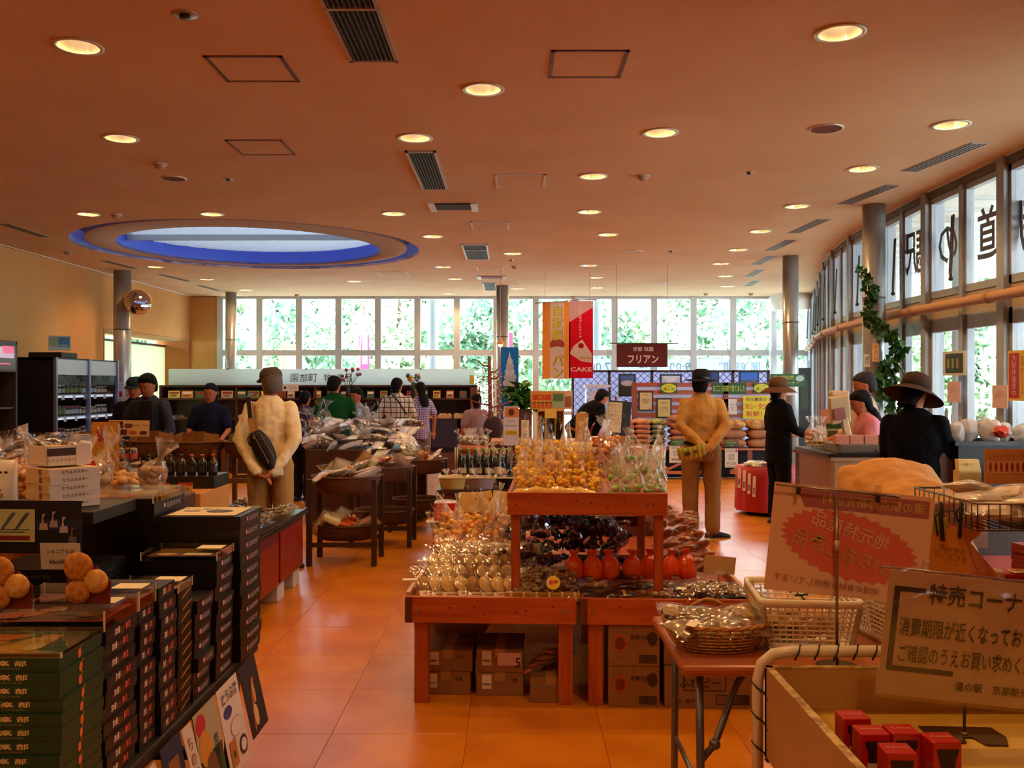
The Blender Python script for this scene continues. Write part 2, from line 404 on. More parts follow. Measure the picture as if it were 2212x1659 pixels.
# back window wall: every bay a window with its own panes
MX = [-5.66 + i * .765 for i in range(15)]
def back_wall():
    for i in range(14):
        x0, x1 = MX[i], MX[i + 1]; t = sroot('window_%d' % (i + 1), (x0, YB, 0))
        w_ = x1 - x0
        part('mullion', MB().box(-.06, .06, -.07, .07, 0, HC), alu_w, t, bevel=.006)
        part('transom', MB().box(.06, w_ - .06, -.05, .05, 2.10, 2.21).box(.06, w_ - .06, -.05, .05, .95, 1.02), alu_w, t)
        part('head_rail', MB().box(.06, w_ - .06, -.05, .05, HC - .05, HC), alu_w, t)
        part('sill_rail', MB().box(.06, w_ - .06, -.05, .05, 0, .12), alu_w, t)
        for z0, z1 in ((.12, .95), (1.02, 2.10), (2.21, HC - .05)): part('pane', MB().box(.06, w_ - .06, -.005, .005, z0, z1), gm, t)
    b = MB().box(5.02, 5.12, 17.9, 18.1, 0, HC); struct('trim_post', b, alu_w, bevel=.006)
    t = sroot('window_15', (5.12, YB, 0))
    part('transom', MB().box(0, .6, -.05, .05, 2.10, 2.21), alu_w, t); part('mullion', MB().box(.6, .66, -.05, .05, 0, HC), alu_w, t)
    part('pane', MB().box(0, .6, -.005, .005, 0, 2.1).box(0, .6, -.005, .005, 2.21, HC), gm, t)
    struct('wall_back_soffit', MB().box(5.0, 5.7, 17.3, 17.88, 2.95, HC), mat('d9d3cb', .8))
back_wall()
# curved glass front on the right: bays of paired sashes above a rail, doors below
def right_wall():
    pm = mat('a89884', .6, c2='9c8a74', ns=2, key='panelm')
    k = 15
    pts = [Vector((x, y, 0)) for x, y in RP]
    # solid part behind the camera
    struct('wall_right', MB().poly([(3.70, -3, 0), (3.70, 4.45, 0), (3.8, 4.45, 0), (3.8, -3, 0)], (0, 0, HC)), wallm)
    segs = [(Vector((3.70, 4.45, 0)), Vector((3.70, 5.70, 0)))] + [(pts[i], pts[i + 1]) for i in range(1, len(pts) - 1)]
    for a, b in segs:
        k += 1; d = b - a; L = d.length; t = sroot('window_%d' % k, a, math.atan2(d.y, d.x))
        # local x runs along the wall, +y is towards the room
        part('mullion', MB().box(-.055, .055, -.12, .05, 0, HC), frame_m, t, bevel=.005)
        h = L / 2
        part('centre_mullion', MB().box(h - .03, h + .03, -.06, .03, 0, HC), frame_m, t)
        part('spandrel', MB().box(.055, h - .03, -.03, 0, 2.12, 2.30).box(h + .03, L - .055, -.03, 0, 2.12, 2.30), pm, t)
        part('head_rail', MB().box(.055, L - .055, -.06, .03, HC - .07, HC), brown_m, t)
        for x0, x1 in ((.055, h - .03), (h + .03, L - .055)):
            s = part('sash', MB().box(x0, x0 + .035, -.05, .01, 2.3, HC - .07).box(x1 - .035, x1, -.05, .01, 2.3, HC - .07).box(x0, x1, -.05, .01, 2.3, 2.36).box(x0, x1, -.05, .01, HC - .12, HC - .07), frame_m, t)
            part('pane', MB().box(x0 + .035, x1 - .035, -.025, -.018, 2.36, HC - .12), gm, s)
            s = part('door_leaf', MB().box(x0, x0 + .05, -.05, .01, .02, 2.12).box(x1 - .05, x1, -.05, .01, .02, 2.12).box(x0, x1, -.05, .01, .02, .3).box(x0, x1, -.05, .01, 2.0, 2.12).box(x0, x1, -.045, .005, .92, .98), frame_m, t)
            part('pane', MB().box(x0 + .05, x1 - .05, -.025, -.018, .3, 2.0), gm, s)
        # opener arm beside the centre mullion
        part('opener_arm', MB().tube([(h + .05, .06, 2.95), (h + .05, .08, 2.45), (h + .075, .08, 2.41), (h + .1, .07, 2.48), (h + .1, .05, 2.95)], .009, 6).ball((h + .06, .08, 2.42), .02), mat('4a4440', .4, metal=.6), t)
    # plaster cove above the windows
    # inner hand rail pipe
    inn = [Vector((x - .13, y, 2.2)) for x, y in RP[1:-1]]
    inn = [Vector((3.57, 4.4, 2.2))] + inn + [Vector((5.5, 17.3, 2.2))]
    fine = []
    for a, b in zip(inn[:-1], inn[1:]): fine += [a.lerp(b, q / 4) for q in range(4)]
    fine.append(inn[-1])
    t = sroot('trim_rail'); part('pipe', MB().mi(0, True).tube(fine, .04, 12), mat('b08458', .45), t)
    cb = MB().mi(0, True)
    for p, q in zip(inn[1:-1], RP[2:]): cb.tube([p - Vector((0, .03, 0)), p + Vector((.0, .03, 0))], .047, 12); cb.tube([p, p + Vector((.13, 0, 0))], .012)
    part('bracket', cb, mat('9c7450', .45), t)
right_wall()
# columns
steel = mat('a4a6a8', .3, metal=.45, c2='94969a', ns=3, key='steel')
for i, (x, y, r) in enumerate(((3.44, 8.8, .105), (3.70, 12.3, .102), (-5.85, 13.9, .125), (-5.22, 17.2, .10), (-.165, 16.0, .105))):
    t = sroot('column_%d' % (i + 1), (x, y, 0))
    part('shaft', MB().mi(0, True).lathe([(r, 0), (r, HC)], 32), steel, t)
    part('seam_band', MB().mi(0, True).lathe([(r + .003, 2.36), (r + .003, 2.375)], 32), mat('55524f', .4), t)
    part('base_ring', MB().mi(0, True).lathe([(r + .03, 0), (r + .03, .03), (r, .05)], 32), mat('77736f', .4, metal=.6), t)
# ---- ceiling fittings
rim_m = mat('d8d2c8', .35, metal=.3); refl_m = mat('d9c9ae', .12, metal=.8); bulb_m = mat((1, .86, .62), .5, emit=24, key='bulb')
def m_rim(): return MB().mi(0, True).lathe([(.1, .0), (.122, -.001), (.122, -.007), (.098, -.007), (.098, .0)], 32, cap=False).mesh(rim_m, 'trim_ring')
def m_ref(): return MB().mi(0, True).lathe([(.098, -.004), (.09, .06), (.06, .115), (.0, .12)], 32, cap=False).mesh(refl_m, 'reflector')
def m_bulb(): return MB().mi(0, True).tube([(-.035, 0, .07), (.05, 0, .07)], .016, 10).tube([(-.035, .035, .07), (.05, .035, .07)], .016, 10).mesh(bulb_m, 'lamp_tube')
rim, ref, bulb = m_rim(), m_ref(), m_bulb()
SIDE = lambda u: 'orange wall side' if u < 700 else 'glass front side' if u > 1400 else 'middle'
anchors = {}
for sd_ in ('orange wall side', 'glass front side', 'middle'):
    for k, i in enumerate(sorted([i for i, (u, v) in enumerate(DL) if SIDE(u) == sd_], key=lambda i: DL[i][1])): anchors[i] = 'round recessed downlight on the ceiling %s, %s from the camera' % (sd_, ordn(k))
for i, (u, v) in enumerate(DL):
    p = cp(u, v)
    lb = anchors.get(i, 'round recessed ceiling downlight glowing warm white')
    t = thing('downlight', lb, 'ceiling light', (p.x, p.y, HC), R(17 * i), 'recessed downlights in the ceiling')
    mk('trim_ring', rim, t); mk('reflector', ref, t); mk('lamp_tube', bulb, t)
    ld = cached('spotdata', lambda: bpy.data.lights.new('lamp', 'SPOT')); ld.energy = DOWN_W; ld.color = LAMP_COL; ld.spot_size = R(150); ld.spot_blend = .6; ld.shadow_soft_size = .05
    l = bpy.data.objects.new('lamp', ld); col.objects.link(l); l.parent = t; l.location = (0, 0, .045)
# rows of downlights behind the camera
for x in (-4.5, -1.8, .9):
    for y in (-1.6, .9, 3.0):
        l = bpy.data.objects.new('lamp', ld); col.objects.link(l); l.location = (x, y, HC - .02)
dark_m = mat('0a0605', .7); sl_m = mat('33231b', .5); vf_m = mat('a89a8c', .5)
def grille(name, label, u0, u1, v0, v1, n, sl, frame_=vf_m, divide=False, slm=sl_m):
    a, b = cp((u0[0]), v0), cp(u1[0], v0); c = cp(u0[1], v1)
    x0, x1 = a.x, b.x; ya, yb = c.y, a.y     # v0 is the upper (nearer) edge
    if ya > yb: pass
    y0, y1 = min(ya, yb), max(ya, yb); W_ = x1 - x0; D = y1 - y0
    t = thing(name, label, 'ceiling vent', ((x0 + x1) / 2, (y0 + y1) / 2, HC), group=None)
    fr = MB(); f = .022
    for q in ((-W_/2, W_/2, -D/2, -D/2 + f), (-W_/2, W_/2, D/2 - f, D/2), (-W_/2, -W_/2 + f, -D/2, D/2), (W_/2 - f, W_/2, -D/2, D/2)): fr.box(*q, -.014, 0)
    if divide: fr.box(-W_/2, W_/2, -.012, .012, -.013, 0)
    part('frame', fr, frame_, t); part('duct_opening', MB().box(-W_/2 + f, W_/2 - f, -D/2 + f, D/2 - f, -.003, 0), dark_m, t)
    if sl == 'y':
        st = (W_ - 2 * f) / n; s = MB().bx((0, 0, 0), (.006, D - 2 * f, .012), Matrix.Rotation(R(25), 3, 'Y')).mesh(slm, 'slat')
        for i in range(n): mk('slat', s, t, (-W_/2 + f + st * (i + .5), 0, -.008))
    return t
grille('ceiling_grille', 'long dark return air grille at the top edge of the photo', (640, 0), (775, 0), -80, 130, 9, 'y', divide=True)
# true extents from the photograph: near grille x -.98..-.60, y 3.55..4.86
o = [x for x in bpy.data.objects if x.get('label', '').startswith('long dark return')][0]
for ch in list(o.children): bpy.data.objects.remove(ch)
def grille2(label, x0, x1, y0, y1, n, divide, fm=vf_m, name='ceiling_grille', t=None):
    W_, D = x1 - x0, y1 - y0
    if t is None: t = thing(name, label, 'ceiling vent')
    t.location = ((x0 + x1) / 2, (y0 + y1) / 2, HC); f = .02
    fr = MB()
    for q in ((-W_/2, W_/2, -D/2, -D/2 + f), (-W_/2, W_/2, D/2 - f, D/2), (-W_/2, -W_/2 + f, -D/2, D/2), (W_/2 - f, W_/2, -D/2, D/2)): fr.box(*q, -.014, 0)
    for q in divide: fr.box(-W_/2, W_/2, q * D - D/2 - .012, q * D - D/2 + .012, -.015, 0)
    part('frame', fr, fm, t); part('duct_opening', MB().box(-W_/2 + f, W_/2 - f, -D/2 + f, D/2 - f, -.003, 0), dark_m, t)
    st = (W_ - 2 * f) / n; s = MB().bx((0, 0, 0), (.005, D - 2 * f, .011), Matrix.Rotation(R(25), 3, 'Y')).mesh(sl_m, 'slat')
    for i in range(n): mk('slat', s, t, (-W_/2 + f + st * (i + .5), 0, -.009))
    return t
grille2('', -.85, -.595, 3.75, 4.86, 9, (.38,), t=o)
grille2('dark square grille between two downlights in mid ceiling', -.78, -.555, 6.74, 8.05, 8, (), mat('b8b0a8', .4))
grille2('dark gridded vent in the ceiling beside the round skylight', -.62, -.30, 11.24, 12.57, 9, (.35,), mat('c9c4be', .4))
grille2('dark ceiling vent nearest the back windows', -.50, -.27, 15.5, 16.7, 8, (), mat('c9c4be', .4))
def slot(label, u0, v0, u1, v1, u2, v2, u3, v3):
    P4 = [cp(u0, v0), cp(u1, v1), cp(u2, v2), cp(u3, v3)]; c = sum(P4, Vector()) / 4
    t = thing('air_slot', label, 'ceiling vent', c); z = Vector((0, 0, -.004))
    L = [p - c for p in P4]
    part('frame', MB().poly([p + z for p in L], (0, 0, .004)), mat('b5aca2', .4), t)
    inner = MB()
    for i in range(4):
        a = (i + .12) / 4; b = (i + .72) / 4
        q = [L[0].lerp(L[3], a), L[1].lerp(L[2], a), L[1].lerp(L[2], b), L[0].lerp(L[3], b)]
        q = [x * .96 + z * 1.2 for x in q]; part('slot', MB().poly(q, (0, 0, .001)), dark_m, t)
for i, (cu, cv, du, dv) in enumerate([(2036, 341, 78, 31), (1874, 421, 54, 21), (1746, 489, 34, 15), (1686, 530, 24, 11.5), (1651, 562, 19, 10), (1630, 590, 13, 7.5), (1625, 612, 10, 6)]):
    p = cp(cu, cv); a = cp(cu + du, cv - dv); b = cp(cu - du, cv + dv); dd = (b - a); n = Vector((dd.y, -dd.x, 0)).normalized() * .07; dd = dd * .5
    def back(q): return (CX + q.x / q.y * FPX, CY - (HC - EH) / q.y * FPX)
    q = [back(p - dd - n), back(p + dd - n), back(p + dd + n), back(p - dd + n)]
    slot('white slotted air diffuser in the ceiling along the glass front, %s from the camera' % ordn(i), *[c for x in q for c in x])
for i, (ua, va, ub, vb) in enumerate([(5, 482, 100, 512), (225, 563, 295, 580), (345, 592, 408, 607), (430, 616, 475, 628)]):
    a, b = cp(ua, va), cp(ub, vb); n = Vector((b.y - a.y, -(b.x - a.x), 0)).normalized() * .06
    q = [back(a - n), back(b - n), back(b + n), back(a + n)]
    slot('dark slotted air diffuser in the ceiling along the orange wall, %s from the camera' % ordn(i), *[c for x in q for c in x])
def hatch(label, x0, x1, y0, y1, c, f=.02):
    t = thing('access_hatch', label, 'ceiling hatch', ((x0 + x1) / 2, (y0 + y1) / 2, HC)); W_, D = x1 - x0, y1 - y0; fr = MB()
    for q in ((-W_/2, W_/2, -D/2, -D/2 + f), (-W_/2, W_/2, D/2 - f, D/2), (-W_/2, -W_/2 + f, -D/2, D/2), (W_/2 - f, W_/2, -D/2, D/2)): fr.box(*q, -.006, 0)
    part('frame', fr, mat(c, .5), t); part('panel', MB().box(-W_/2 + f, W_/2 - f, -D/2 + f, D/2 - f, -.003, 0), ceil_m, t)
hatch('square brown framed ceiling hatch nearest the corner downlight', -1.60, -1.19, 4.79, 5.20, '5d3a24')
hatch('square brown framed ceiling hatch above the speaker disc', -2.0, -1.60, 6.44, 6.86, '6b4a36', .018)
hatch('square brown framed ceiling hatch beside the big bright downlight', .20, .60, 4.71, 5.13, '5d3a24')
hatch('pale framed ceiling hatch beside the round smoke detector', -.14, .28, 7.5, 8.0, 'c9bdb2')
hatch('small pale framed ceiling hatch over the centre aisle', -.44, -.03, 9.7, 10.2, 'c9bdb2')
hatch('pale framed ceiling hatch close to the gridded vent', -.52, -.12, 13.4, 13.9, 'd2cac2')
hatch('pale framed ceiling hatch close to the back windows', .1, .55, 15.1, 15.6, 'd2cac2')
hatch('pale framed ceiling hatch close to the skylight rim', -2.05, -1.6, 14.0, 14.6, 'd2cac2')
# recessed cassette outlet
t = thing('cassette_vent', 'open recessed ceiling outlet with white ends', 'ceiling vent', (-.56, 8.85, HC))
[part('frame', MB().box(q, q + .06, -.2, .2, -.02, 0), mat('d8d2ca', .4), t) for q in (-.23, .17)]; part('duct_opening', MB().box(-.17, .17, -.14, .14, -.012, 0), dark_m, t)
t = thing('cassette_vent', 'small recessed ceiling outlet near the back windows', 'ceiling vent', (-.32, 14.7, HC))
[part('frame', MB().box(q, q + .06, -.2, .2, -.02, 0), mat('d8d2ca', .4), t) for q in (-.23, .17)]; part('duct_opening', MB().box(-.17, .17, -.14, .14, -.012, 0), mat('7a4a2c', .7), t)
for i, (u, v, r_, lb) in enumerate([(376, 385, .09, 'flat dark ceiling speaker disc over the snack tables'), (1785, 277, .1, 'flat brown ceiling speaker disc near the glass front'), (1372, 543, .09, 'pale ceiling speaker disc in mid ceiling'), (1425, 612, .1, 'pale ceiling speaker disc by the back windows')]):
    p = cp(u, v); t = thing('ceiling_speaker', lb, 'speaker', p); part('rim', MB().mi(0, True).lathe([(r_, -.008), (r_ + .012, -.006), (r_ + .012, 0)], 28, cap=False), rim_m, t); part('cover', MB().lathe([(r_, -.006), (r_, 0)], 28), mat('6b4028' if i < 2 else 'c9b9a8', .8), t)
for i, (u, v, lb) in enumerate([(345, 353, 'round white smoke detector beside the corner downlights'), (1389, 379, 'round white smoke detector in mid ceiling'), (251, 463, 'small round smoke detector beside the skylight'), (1112, 575, 'small round smoke detector toward the back windows'), (146, 543, 'round smoke detector over the orange wall'), (1080, 636, 'round detector above the grey column'), (1240, 640, 'little dome camera over the cake banner'), (1525, 634, 'little dome camera over the rice corner'), (1622, 634, 'little dome camera in the back corner'), (641, 636, 'little dome camera over the frosted sign')]):
    p = cp(u, v); t = thing('smoke_detector', lb, 'detector', p); part('base', MB().mi(0, True).lathe([(.055, -.012), (.055, 0)], 20), mat('cbb8a4', .6), t); part('sensor_dome', MB().mi(0, True).lathe([(.0, -.045), (.025, -.043), (.038, -.03), (.042, -.012)], 20), mat('b5987c', .5), t)
for i, (u, v, lb) in enumerate([(399, 31, 'large sprinkler rose with dark centre'), (493, 386, 'small chrome sprinkler by the speaker disc'), (1618, 372, 'small chrome sprinkler near the glass front'), (1103, 561, 'small chrome sprinkler near the gridded vent'), (1449, 542, 'small chrome sprinkler in far ceiling')]):
    p = cp(u, v); t = thing('sprinkler', lb, 'sprinkler', p); k = 1.4 if i == 0 else 1
    part('rose', MB().mi(0, True).lathe([(.04 * k, -.004), (.045 * k, 0)], 20), mat('b8a898', .3, metal=.7), t); part('nozzle', MB().mi(0, True).lathe([(.0, -.02), (.018 * k, -.018), (.018 * k, -.004)], 14), mat('3a302a', .4, metal=.5), t)

# ================================================ OUTSIDE
struct('ground', MB().box(-60, 60, 18.3, 70, -.3, -.05).box(6.6, 60, -10, 18.3, -.3, -.05).box(-60, -7.7, -10, 18.3, -.3, -.05), mat('c9c6bb', .9, c2='b4b3a4', ns=.5))
struct('canopy', MB().box(4.6, 9.6, -4, 17, 3.5, 3.6), mat('d6dad9', .8))
cb = MB()
for i in range(22): cb.box(4.7, 9.5, 2.3 + i * .66, 2.36 + i * .66, 3.46, 3.5)
struct('trim_canopy', cb, mat('b4bab9', .7))
for i, (x, y) in enumerate(((-1.6, 18.75), (1.7, 18.75), (5.3, 10.9), (5.2, 8.3), (5.8, 14.2))):
    t = sroot('column_%d' % (i + 6), (x, y, -.05)); part('shaft', MB().mi(0, True).lathe([(.11, 0), (.11, 3.7)], 24), mat('b9bec2', .5), t)
    part('base_ring', MB().lathe([(.15, 0), (.15, .05)], 24), mat('8a8f92', .5), t)
def leaf_mesh(seed, rx, ry, rz, n, size, ma, mats_n=2):
    g = np.random.default_rng(seed); nc = 70
    cl = g.normal(size=(nc, 3)); cl /= np.linalg.norm(cl, axis=1)[:, None]; cl *= (g.random((nc, 1)) ** .4) * np.array([rx, ry, rz]) * .85
    idx = g.integers(0, nc, n); c = cl[idx] + g.normal(size=(n, 3)) * np.array([rx, ry, rz]) * .13
    a = g.normal(size=(n, 3)); a /= np.linalg.norm(a, axis=1)[:, None]; b = np.cross(a, g.normal(size=(n, 3))); b /= np.linalg.norm(b, axis=1)[:, None]
    s = size * (.6 + .8 * g.random((n, 1))); A = a * s; B = b * s * .5
    v = np.stack([c - A, c + B, c + A, c - B], 1).reshape(-1, 3)
    me = bpy.data.meshes.new('foliage'); me.vertices.add(4 * n); me.vertices.foreach_set('co', v.ravel()); me.loops.add(4 * n); me.loops.foreach_set('vertex_index', np.arange(4 * n))
    me.polygons.add(n); me.polygons.foreach_set('loop_start', np.arange(0, 4 * n, 4)); me.polygons.foreach_set('loop_total', np.full(n, 4))
    for q in ma: me.materials.append(q)
    me.polygons.foreach_set('material_index', idx % len(ma)); me.update(calc_edges=True); return me
lg = translucent('aac69a', .5, 'ccdcbc', 1.2); lg2 = translucent('74987e', .4, '9cb89c', 1.2); lg3 = translucent('c8d8bc', .5)
FOL = [leaf_mesh(3, 2.2, 1.6, 2.3, 6800, .12, [lg, lg2]), leaf_mesh(5, 2.4, 1.5, 2.0, 7000, .11, [lg2, lg2, lg]), leaf_mesh(9, 2.0, 1.6, 2.5, 5600, .11, [lg, lg3])]
bark = mat('5b4a3c', .9)
def trunk_mesh():
    b = MB().mi(0, True); b.tube([(0, 0, 0), (.05, 0, 1.2), (0, .05, 2.6), (.1, 0, 4)], [.14, .12, .09, .04], 8)
    for k in range(6):
        a = k * 1.1; b.tube([(0, 0, 1.2 + .3 * k), (.7 * math.cos(a), .7 * math.sin(a), 2 + .35 * k), (1.4 * math.cos(a), 1.4 * math.sin(a), 2.7 + .35 * k)], [.05, .035, .015], 6)
    return b.mesh(bark, 'trunk')
TRK = trunk_mesh()
tnames = ['pale green', 'dark green', 'yellow green']
trees = []
for i in range(12): trees.append((-13.5 + i * 2.55 + rnd.uniform(-.4, .4), 25.5 + rnd.uniform(-1, 2.2), 1.95 + rnd.uniform(-.3, .5), [1, 0, 1, 0, 2, 1, 0, 2, 0, 2, 0, 1][i], 1))
for i in range(9): trees.append((-14 + i * 3.6 + rnd.uniform(-.5, .5), 30 + rnd.uniform(-1, 2), 3.0 + rnd.uniform(-.3, .8), [1, 0, 0][i % 3], 1.35))
for i, (x, y) in enumerate([(14, 20), (15.5, 15.5), (13.5, 23), (17, 12), (12, 27.5), (17.5, 18)]): trees.append((x, y, 1.9, i % 3, 1.1))
for i, (x, y, z, k, s) in enumerate(trees):
    far = y > 28.5 or x > 11.5 and y > 21
    t = thing('tree', '%s leafy tree %s' % (tnames[k], ('beyond the glass front' if x > 11.5 else 'in the further row behind the back windows' if far else 'in the nearer row behind the back windows')), 'tree', (x, y, -.05), rnd.uniform(0, 6), 'trees outside the windows'); t.scale = (s,) * 3
    f = mk('foliage', FOL[k], t, (0, 0, z / s + .4)); f['kind'] = 'stuff'; mk('trunk', TRK, t)
# low hedge wall and street railing
hb = MB()
for i in range(60): hb.box(-16 + i * .55, -15.96 + i * .55, 23.2, 23.24, -.05, 1.0)
hb.box(-16, 17, 23.19, 23.25, .95, 1.0).box(-16, 17, 23.19, 23.25, .3, .34)
tag(part('railing', hb, mat('a7adb0', .4, metal=.4), None), 'pale metal street railing in front of the trees', 'railing')
def nobori(u, v0, v1, Y, wpx, c, lean, label, marks=()):
    top = W(u, v0, Y); h = (v1 - v0) / FPX * Y; w_ = wpx / FPX * Y
    t = thing('street_banner', label, 'banner', (top.x, Y, -.05)); tz = top.z + .05
    part('pole', MB().tube([(0, 0, 0), (lean, 0, tz + .05)], .014, 6), mat('d8d8d8'), t)
    part('crossbar', MB().tube([(lean, 0, tz), (lean + w_, 0, tz)], .008, 6), mat('d8d8d8'), t)
    sheet_parts(t, (lean * .6, 0, tz - h), (1, 0, 0), (lean * .3, 0, 1), w_, h, c, marks, m=translucent(c, .5), tl=.5)
nobori(608, 745, 900, 21, 36, 'e8a070', 0, 'orange and white street banner behind the frosted sign', [('r', .3, .05, .6, .9, 'f4efe8'), ('e', .35, .5, .4, .2, 'd8c8b8')])
nobori(770, 723, 850, 21, 22, 'e0507a', .1, 'leaning pink street banner behind the frosted sign', [('r', .3, .5, .5, .5, 'f6eef0')])
nobori(942, 760, 900, 21, 36, 'e8a070', 0, 'orange and white street banner next to the pale outside column', [('r', .3, .05, .6, .9, 'f4efe8'), ('e', .35, .5, .4, .2, 'd8c8b8')])
nobori(1098, 718, 860, 20.5, 10, 'd0506a', 0, 'thin red street banner beside the inner column')
nobori(1850, 690, 800, 14, 50, '8a70c8', 0, 'purple street banner beyond the glass doors')
# opening hours strip on the outer face of the back glass (reads from outside)
t = thing('hours_sign', 'pale strip with opening hours in mirrored grey characters on the back window', 'sign', (3.0, 18.03, 2.02))
sheet_parts(t, (1.95, 0, -.3), (-1, 0, 0), (0, 0, 1), 4.0, .32, 'dfe6ee', (), [('開館時間', .13, .5, .62, '8f96a0', .01), ('9:00', .42, .5, .55, '8f96a0', .01), ('~', .6, .5, .2, '8f96a0', .02), ('17:00', .8, .5, .55, '8f96a0', .01)], m=translucent('dfe6ee', .6), tl=.5)
# big characters on the outside of the curved glass
t = thing('window_lettering', 'large dark mirrored characters 道の駅 on the upper glass front', 'lettering', (3.74, 7.5, 2.85))
for ch, u, vv, hh in (('駅', 1980, 546, .40), ('の', 2050, 528, .32), ('道', 2143, 500, .42), ('新', 2215, 480, .42)):
    Y = 3.76 / ((u - CX) / FPX); z = EH - (vv - CY) / FPX * Y
    q = MB(); put_text(q, ch, (0, Y - 7.5, z - 2.85), (0, 1, 0), (0, 0, 1), h=hh, off=.012, lift=.01); part('character', q, mat('3a3d45', .6), t)
# ================================================ LEFT TABLE: stacked confectionery boxes
def crate_wood(ax='x'): return wood('b8622e', '9c4a20', .5, ax)
card_m = mat('b08a5c', .85, c2='a67f52', ns=6)
def box_mesh(w, d, h, m_, lid=True):
    """carton with a lid rim; origin at the base centre"""
    b = MB(); e = .0015
    b.box(-w/2 + e, w/2 - e, -d/2 + e, d/2 - e, 0, h * .8)
    if lid: b.box(-w/2, w/2, -d/2, d/2, h * .22, h - .0008)
    else: b.box(-w/2, w/2, -d/2, d/2, .0, h - .0008)
    return b.mesh(m_, 'carton')
navy = mat('0d0b14', .4, c2='100e1a', ns=30); black_b = mat('0c090b', .38); green_b = mat('0f3a1e', .45, c2='124223', ns=20)
def mark_mesh(kind, w, d, h):
    """printing on the end face (+x) and the front face (-y) of a box"""
    def f():
        b = MB(); ms = []
        def use(c):
            m_ = mat(c, .5)
            if m_ not in ms: ms.append(m_)
            b.mi(ms.index(m_))
        X = w / 2; zc = h * .56; Yf = -d / 2
        if kind == 'logo':
            use('e09a98'); b.poly([(X + .001, -d * .18 + .010 * math.cos(a * .7), zc + .002 + .009 * math.sin(a * .7)) for a in range(9)])
            use('b0a8ac'); put_text(b, 'はるのかぜ', (X, d * .12, zc), (0, 1, 0), (0, 0, 1), h=h * .42, w=d * .46, off=.02)
        elif kind == 'tri':
            for i, (c, s) in enumerate((('5a5650', 'さくら'), ('f0e6e0', '京の華'), ('9a6a30', '味くらべ'), ('f0605c', '春の花'), ('5a5650', 'こころ'))):
                use(c); put_text(b, s, (X, -d * .34 + d * .17 * i, zc + h * (.05 if i % 2 else -.05)), (0, 1, 0), (0, 0, 1), h=h * .52, w=d * .15, off=.03)
        elif kind == 'swoosh':
            use('a9741f'); b.poly([(X + .001, y * d, zc + z * h) for y, z in ((-.3, -.25), (-.1, .0), (.1, .18), (.4, .3), (.42, .2), (.2, .05), (0, -.12), (-.2, -.3))])
            use('7c2f22'); put_text(b, '栗', (X + .001, -d * .25, zc + .004), (0, 1, 0), (0, 0, 1), h=h * .4)
        elif kind == 'tea':
            use('e0d0a0'); put_text(b, '茶 倶 楽 部', (0, Yf, zc + .002), (1, 0, 0), (0, 0, 1), h=h * .42, w=w * .5, off=.015)
            use('8d9a70'); put_text(b, 'CHACLUB COOKIE', (0, Yf, zc - h * .32), (1, 0, 0), (0, 0, 1), h=h * .11, w=w * .4)
            use('e8782a'); b.poly([(X + .001, -d * .05 + .009 * math.cos(a * .7), zc - .002 + .012 * math.sin(a * .7)) for a in range(9)])
            b.poly([(X + .0012, -d * .05, zc + .004), (X + .0012, -d * .05 + .01, zc + .018), (X + .0012, -d * .05 + .013, zc + .014)])
        elif kind == 'cream':
            use('241c18'); put_text(b, 'とうふラスキー', (X, 0, zc), (0, 1, 0), (0, 0, 1), h=h * .42, w=d * .52, off=.02)
            use('7a5a38'); b.poly([(.02 + .011 * math.cos(a * .7), Yf - .001, zc + .011 * math.sin(a * .7)) for a in range(9)])
        elif kind == 'choc':
            use('8a7a50'); put_text(b, 'ショコラな日', (0, Yf, zc), (1, 0, 0), (0, 0, 1), h=h * .22)
            use('6a5a48'); put_text(b, 'chocolat', (X, 0, zc), (0, 1, 0), (0, 0, 1), h=h * .2)
        return b.mesh(ms, 'lettering')
    return cached(('mark', kind, w, d, h), f)
def pile(x1, y0, d, w, z0, h, n, m_, kind, desc, grp, cat='box', jit=.003, rz=0, name='confectionery_box'):
    """x1 = right face, y0 = near face"""
    bm_ = cached(('bx', w, d, h, m_.name), lambda: box_mesh(w, d, h, m_))
    for i in range(n):
        x = x1 - w / 2 + rnd.uniform(-jit, jit) * 1.5; y = y0 + d / 2 + rnd.uniform(-jit, jit)
        k = n - 1 - i
        lb = '%s, %s' % (desc, 'topmost' if k == 0 else 'lowest' if i == 0 else '%s from top' % ordn(min(k, 14)))
        inst(name, [('carton', bm_), ('lettering', mark_mesh(kind, w, d, h))], lb, cat, (x, y, z0 + i * h), (0, 0, rz + rnd.uniform(-.012, .012)), 1, grp)
    return z0 + n * h
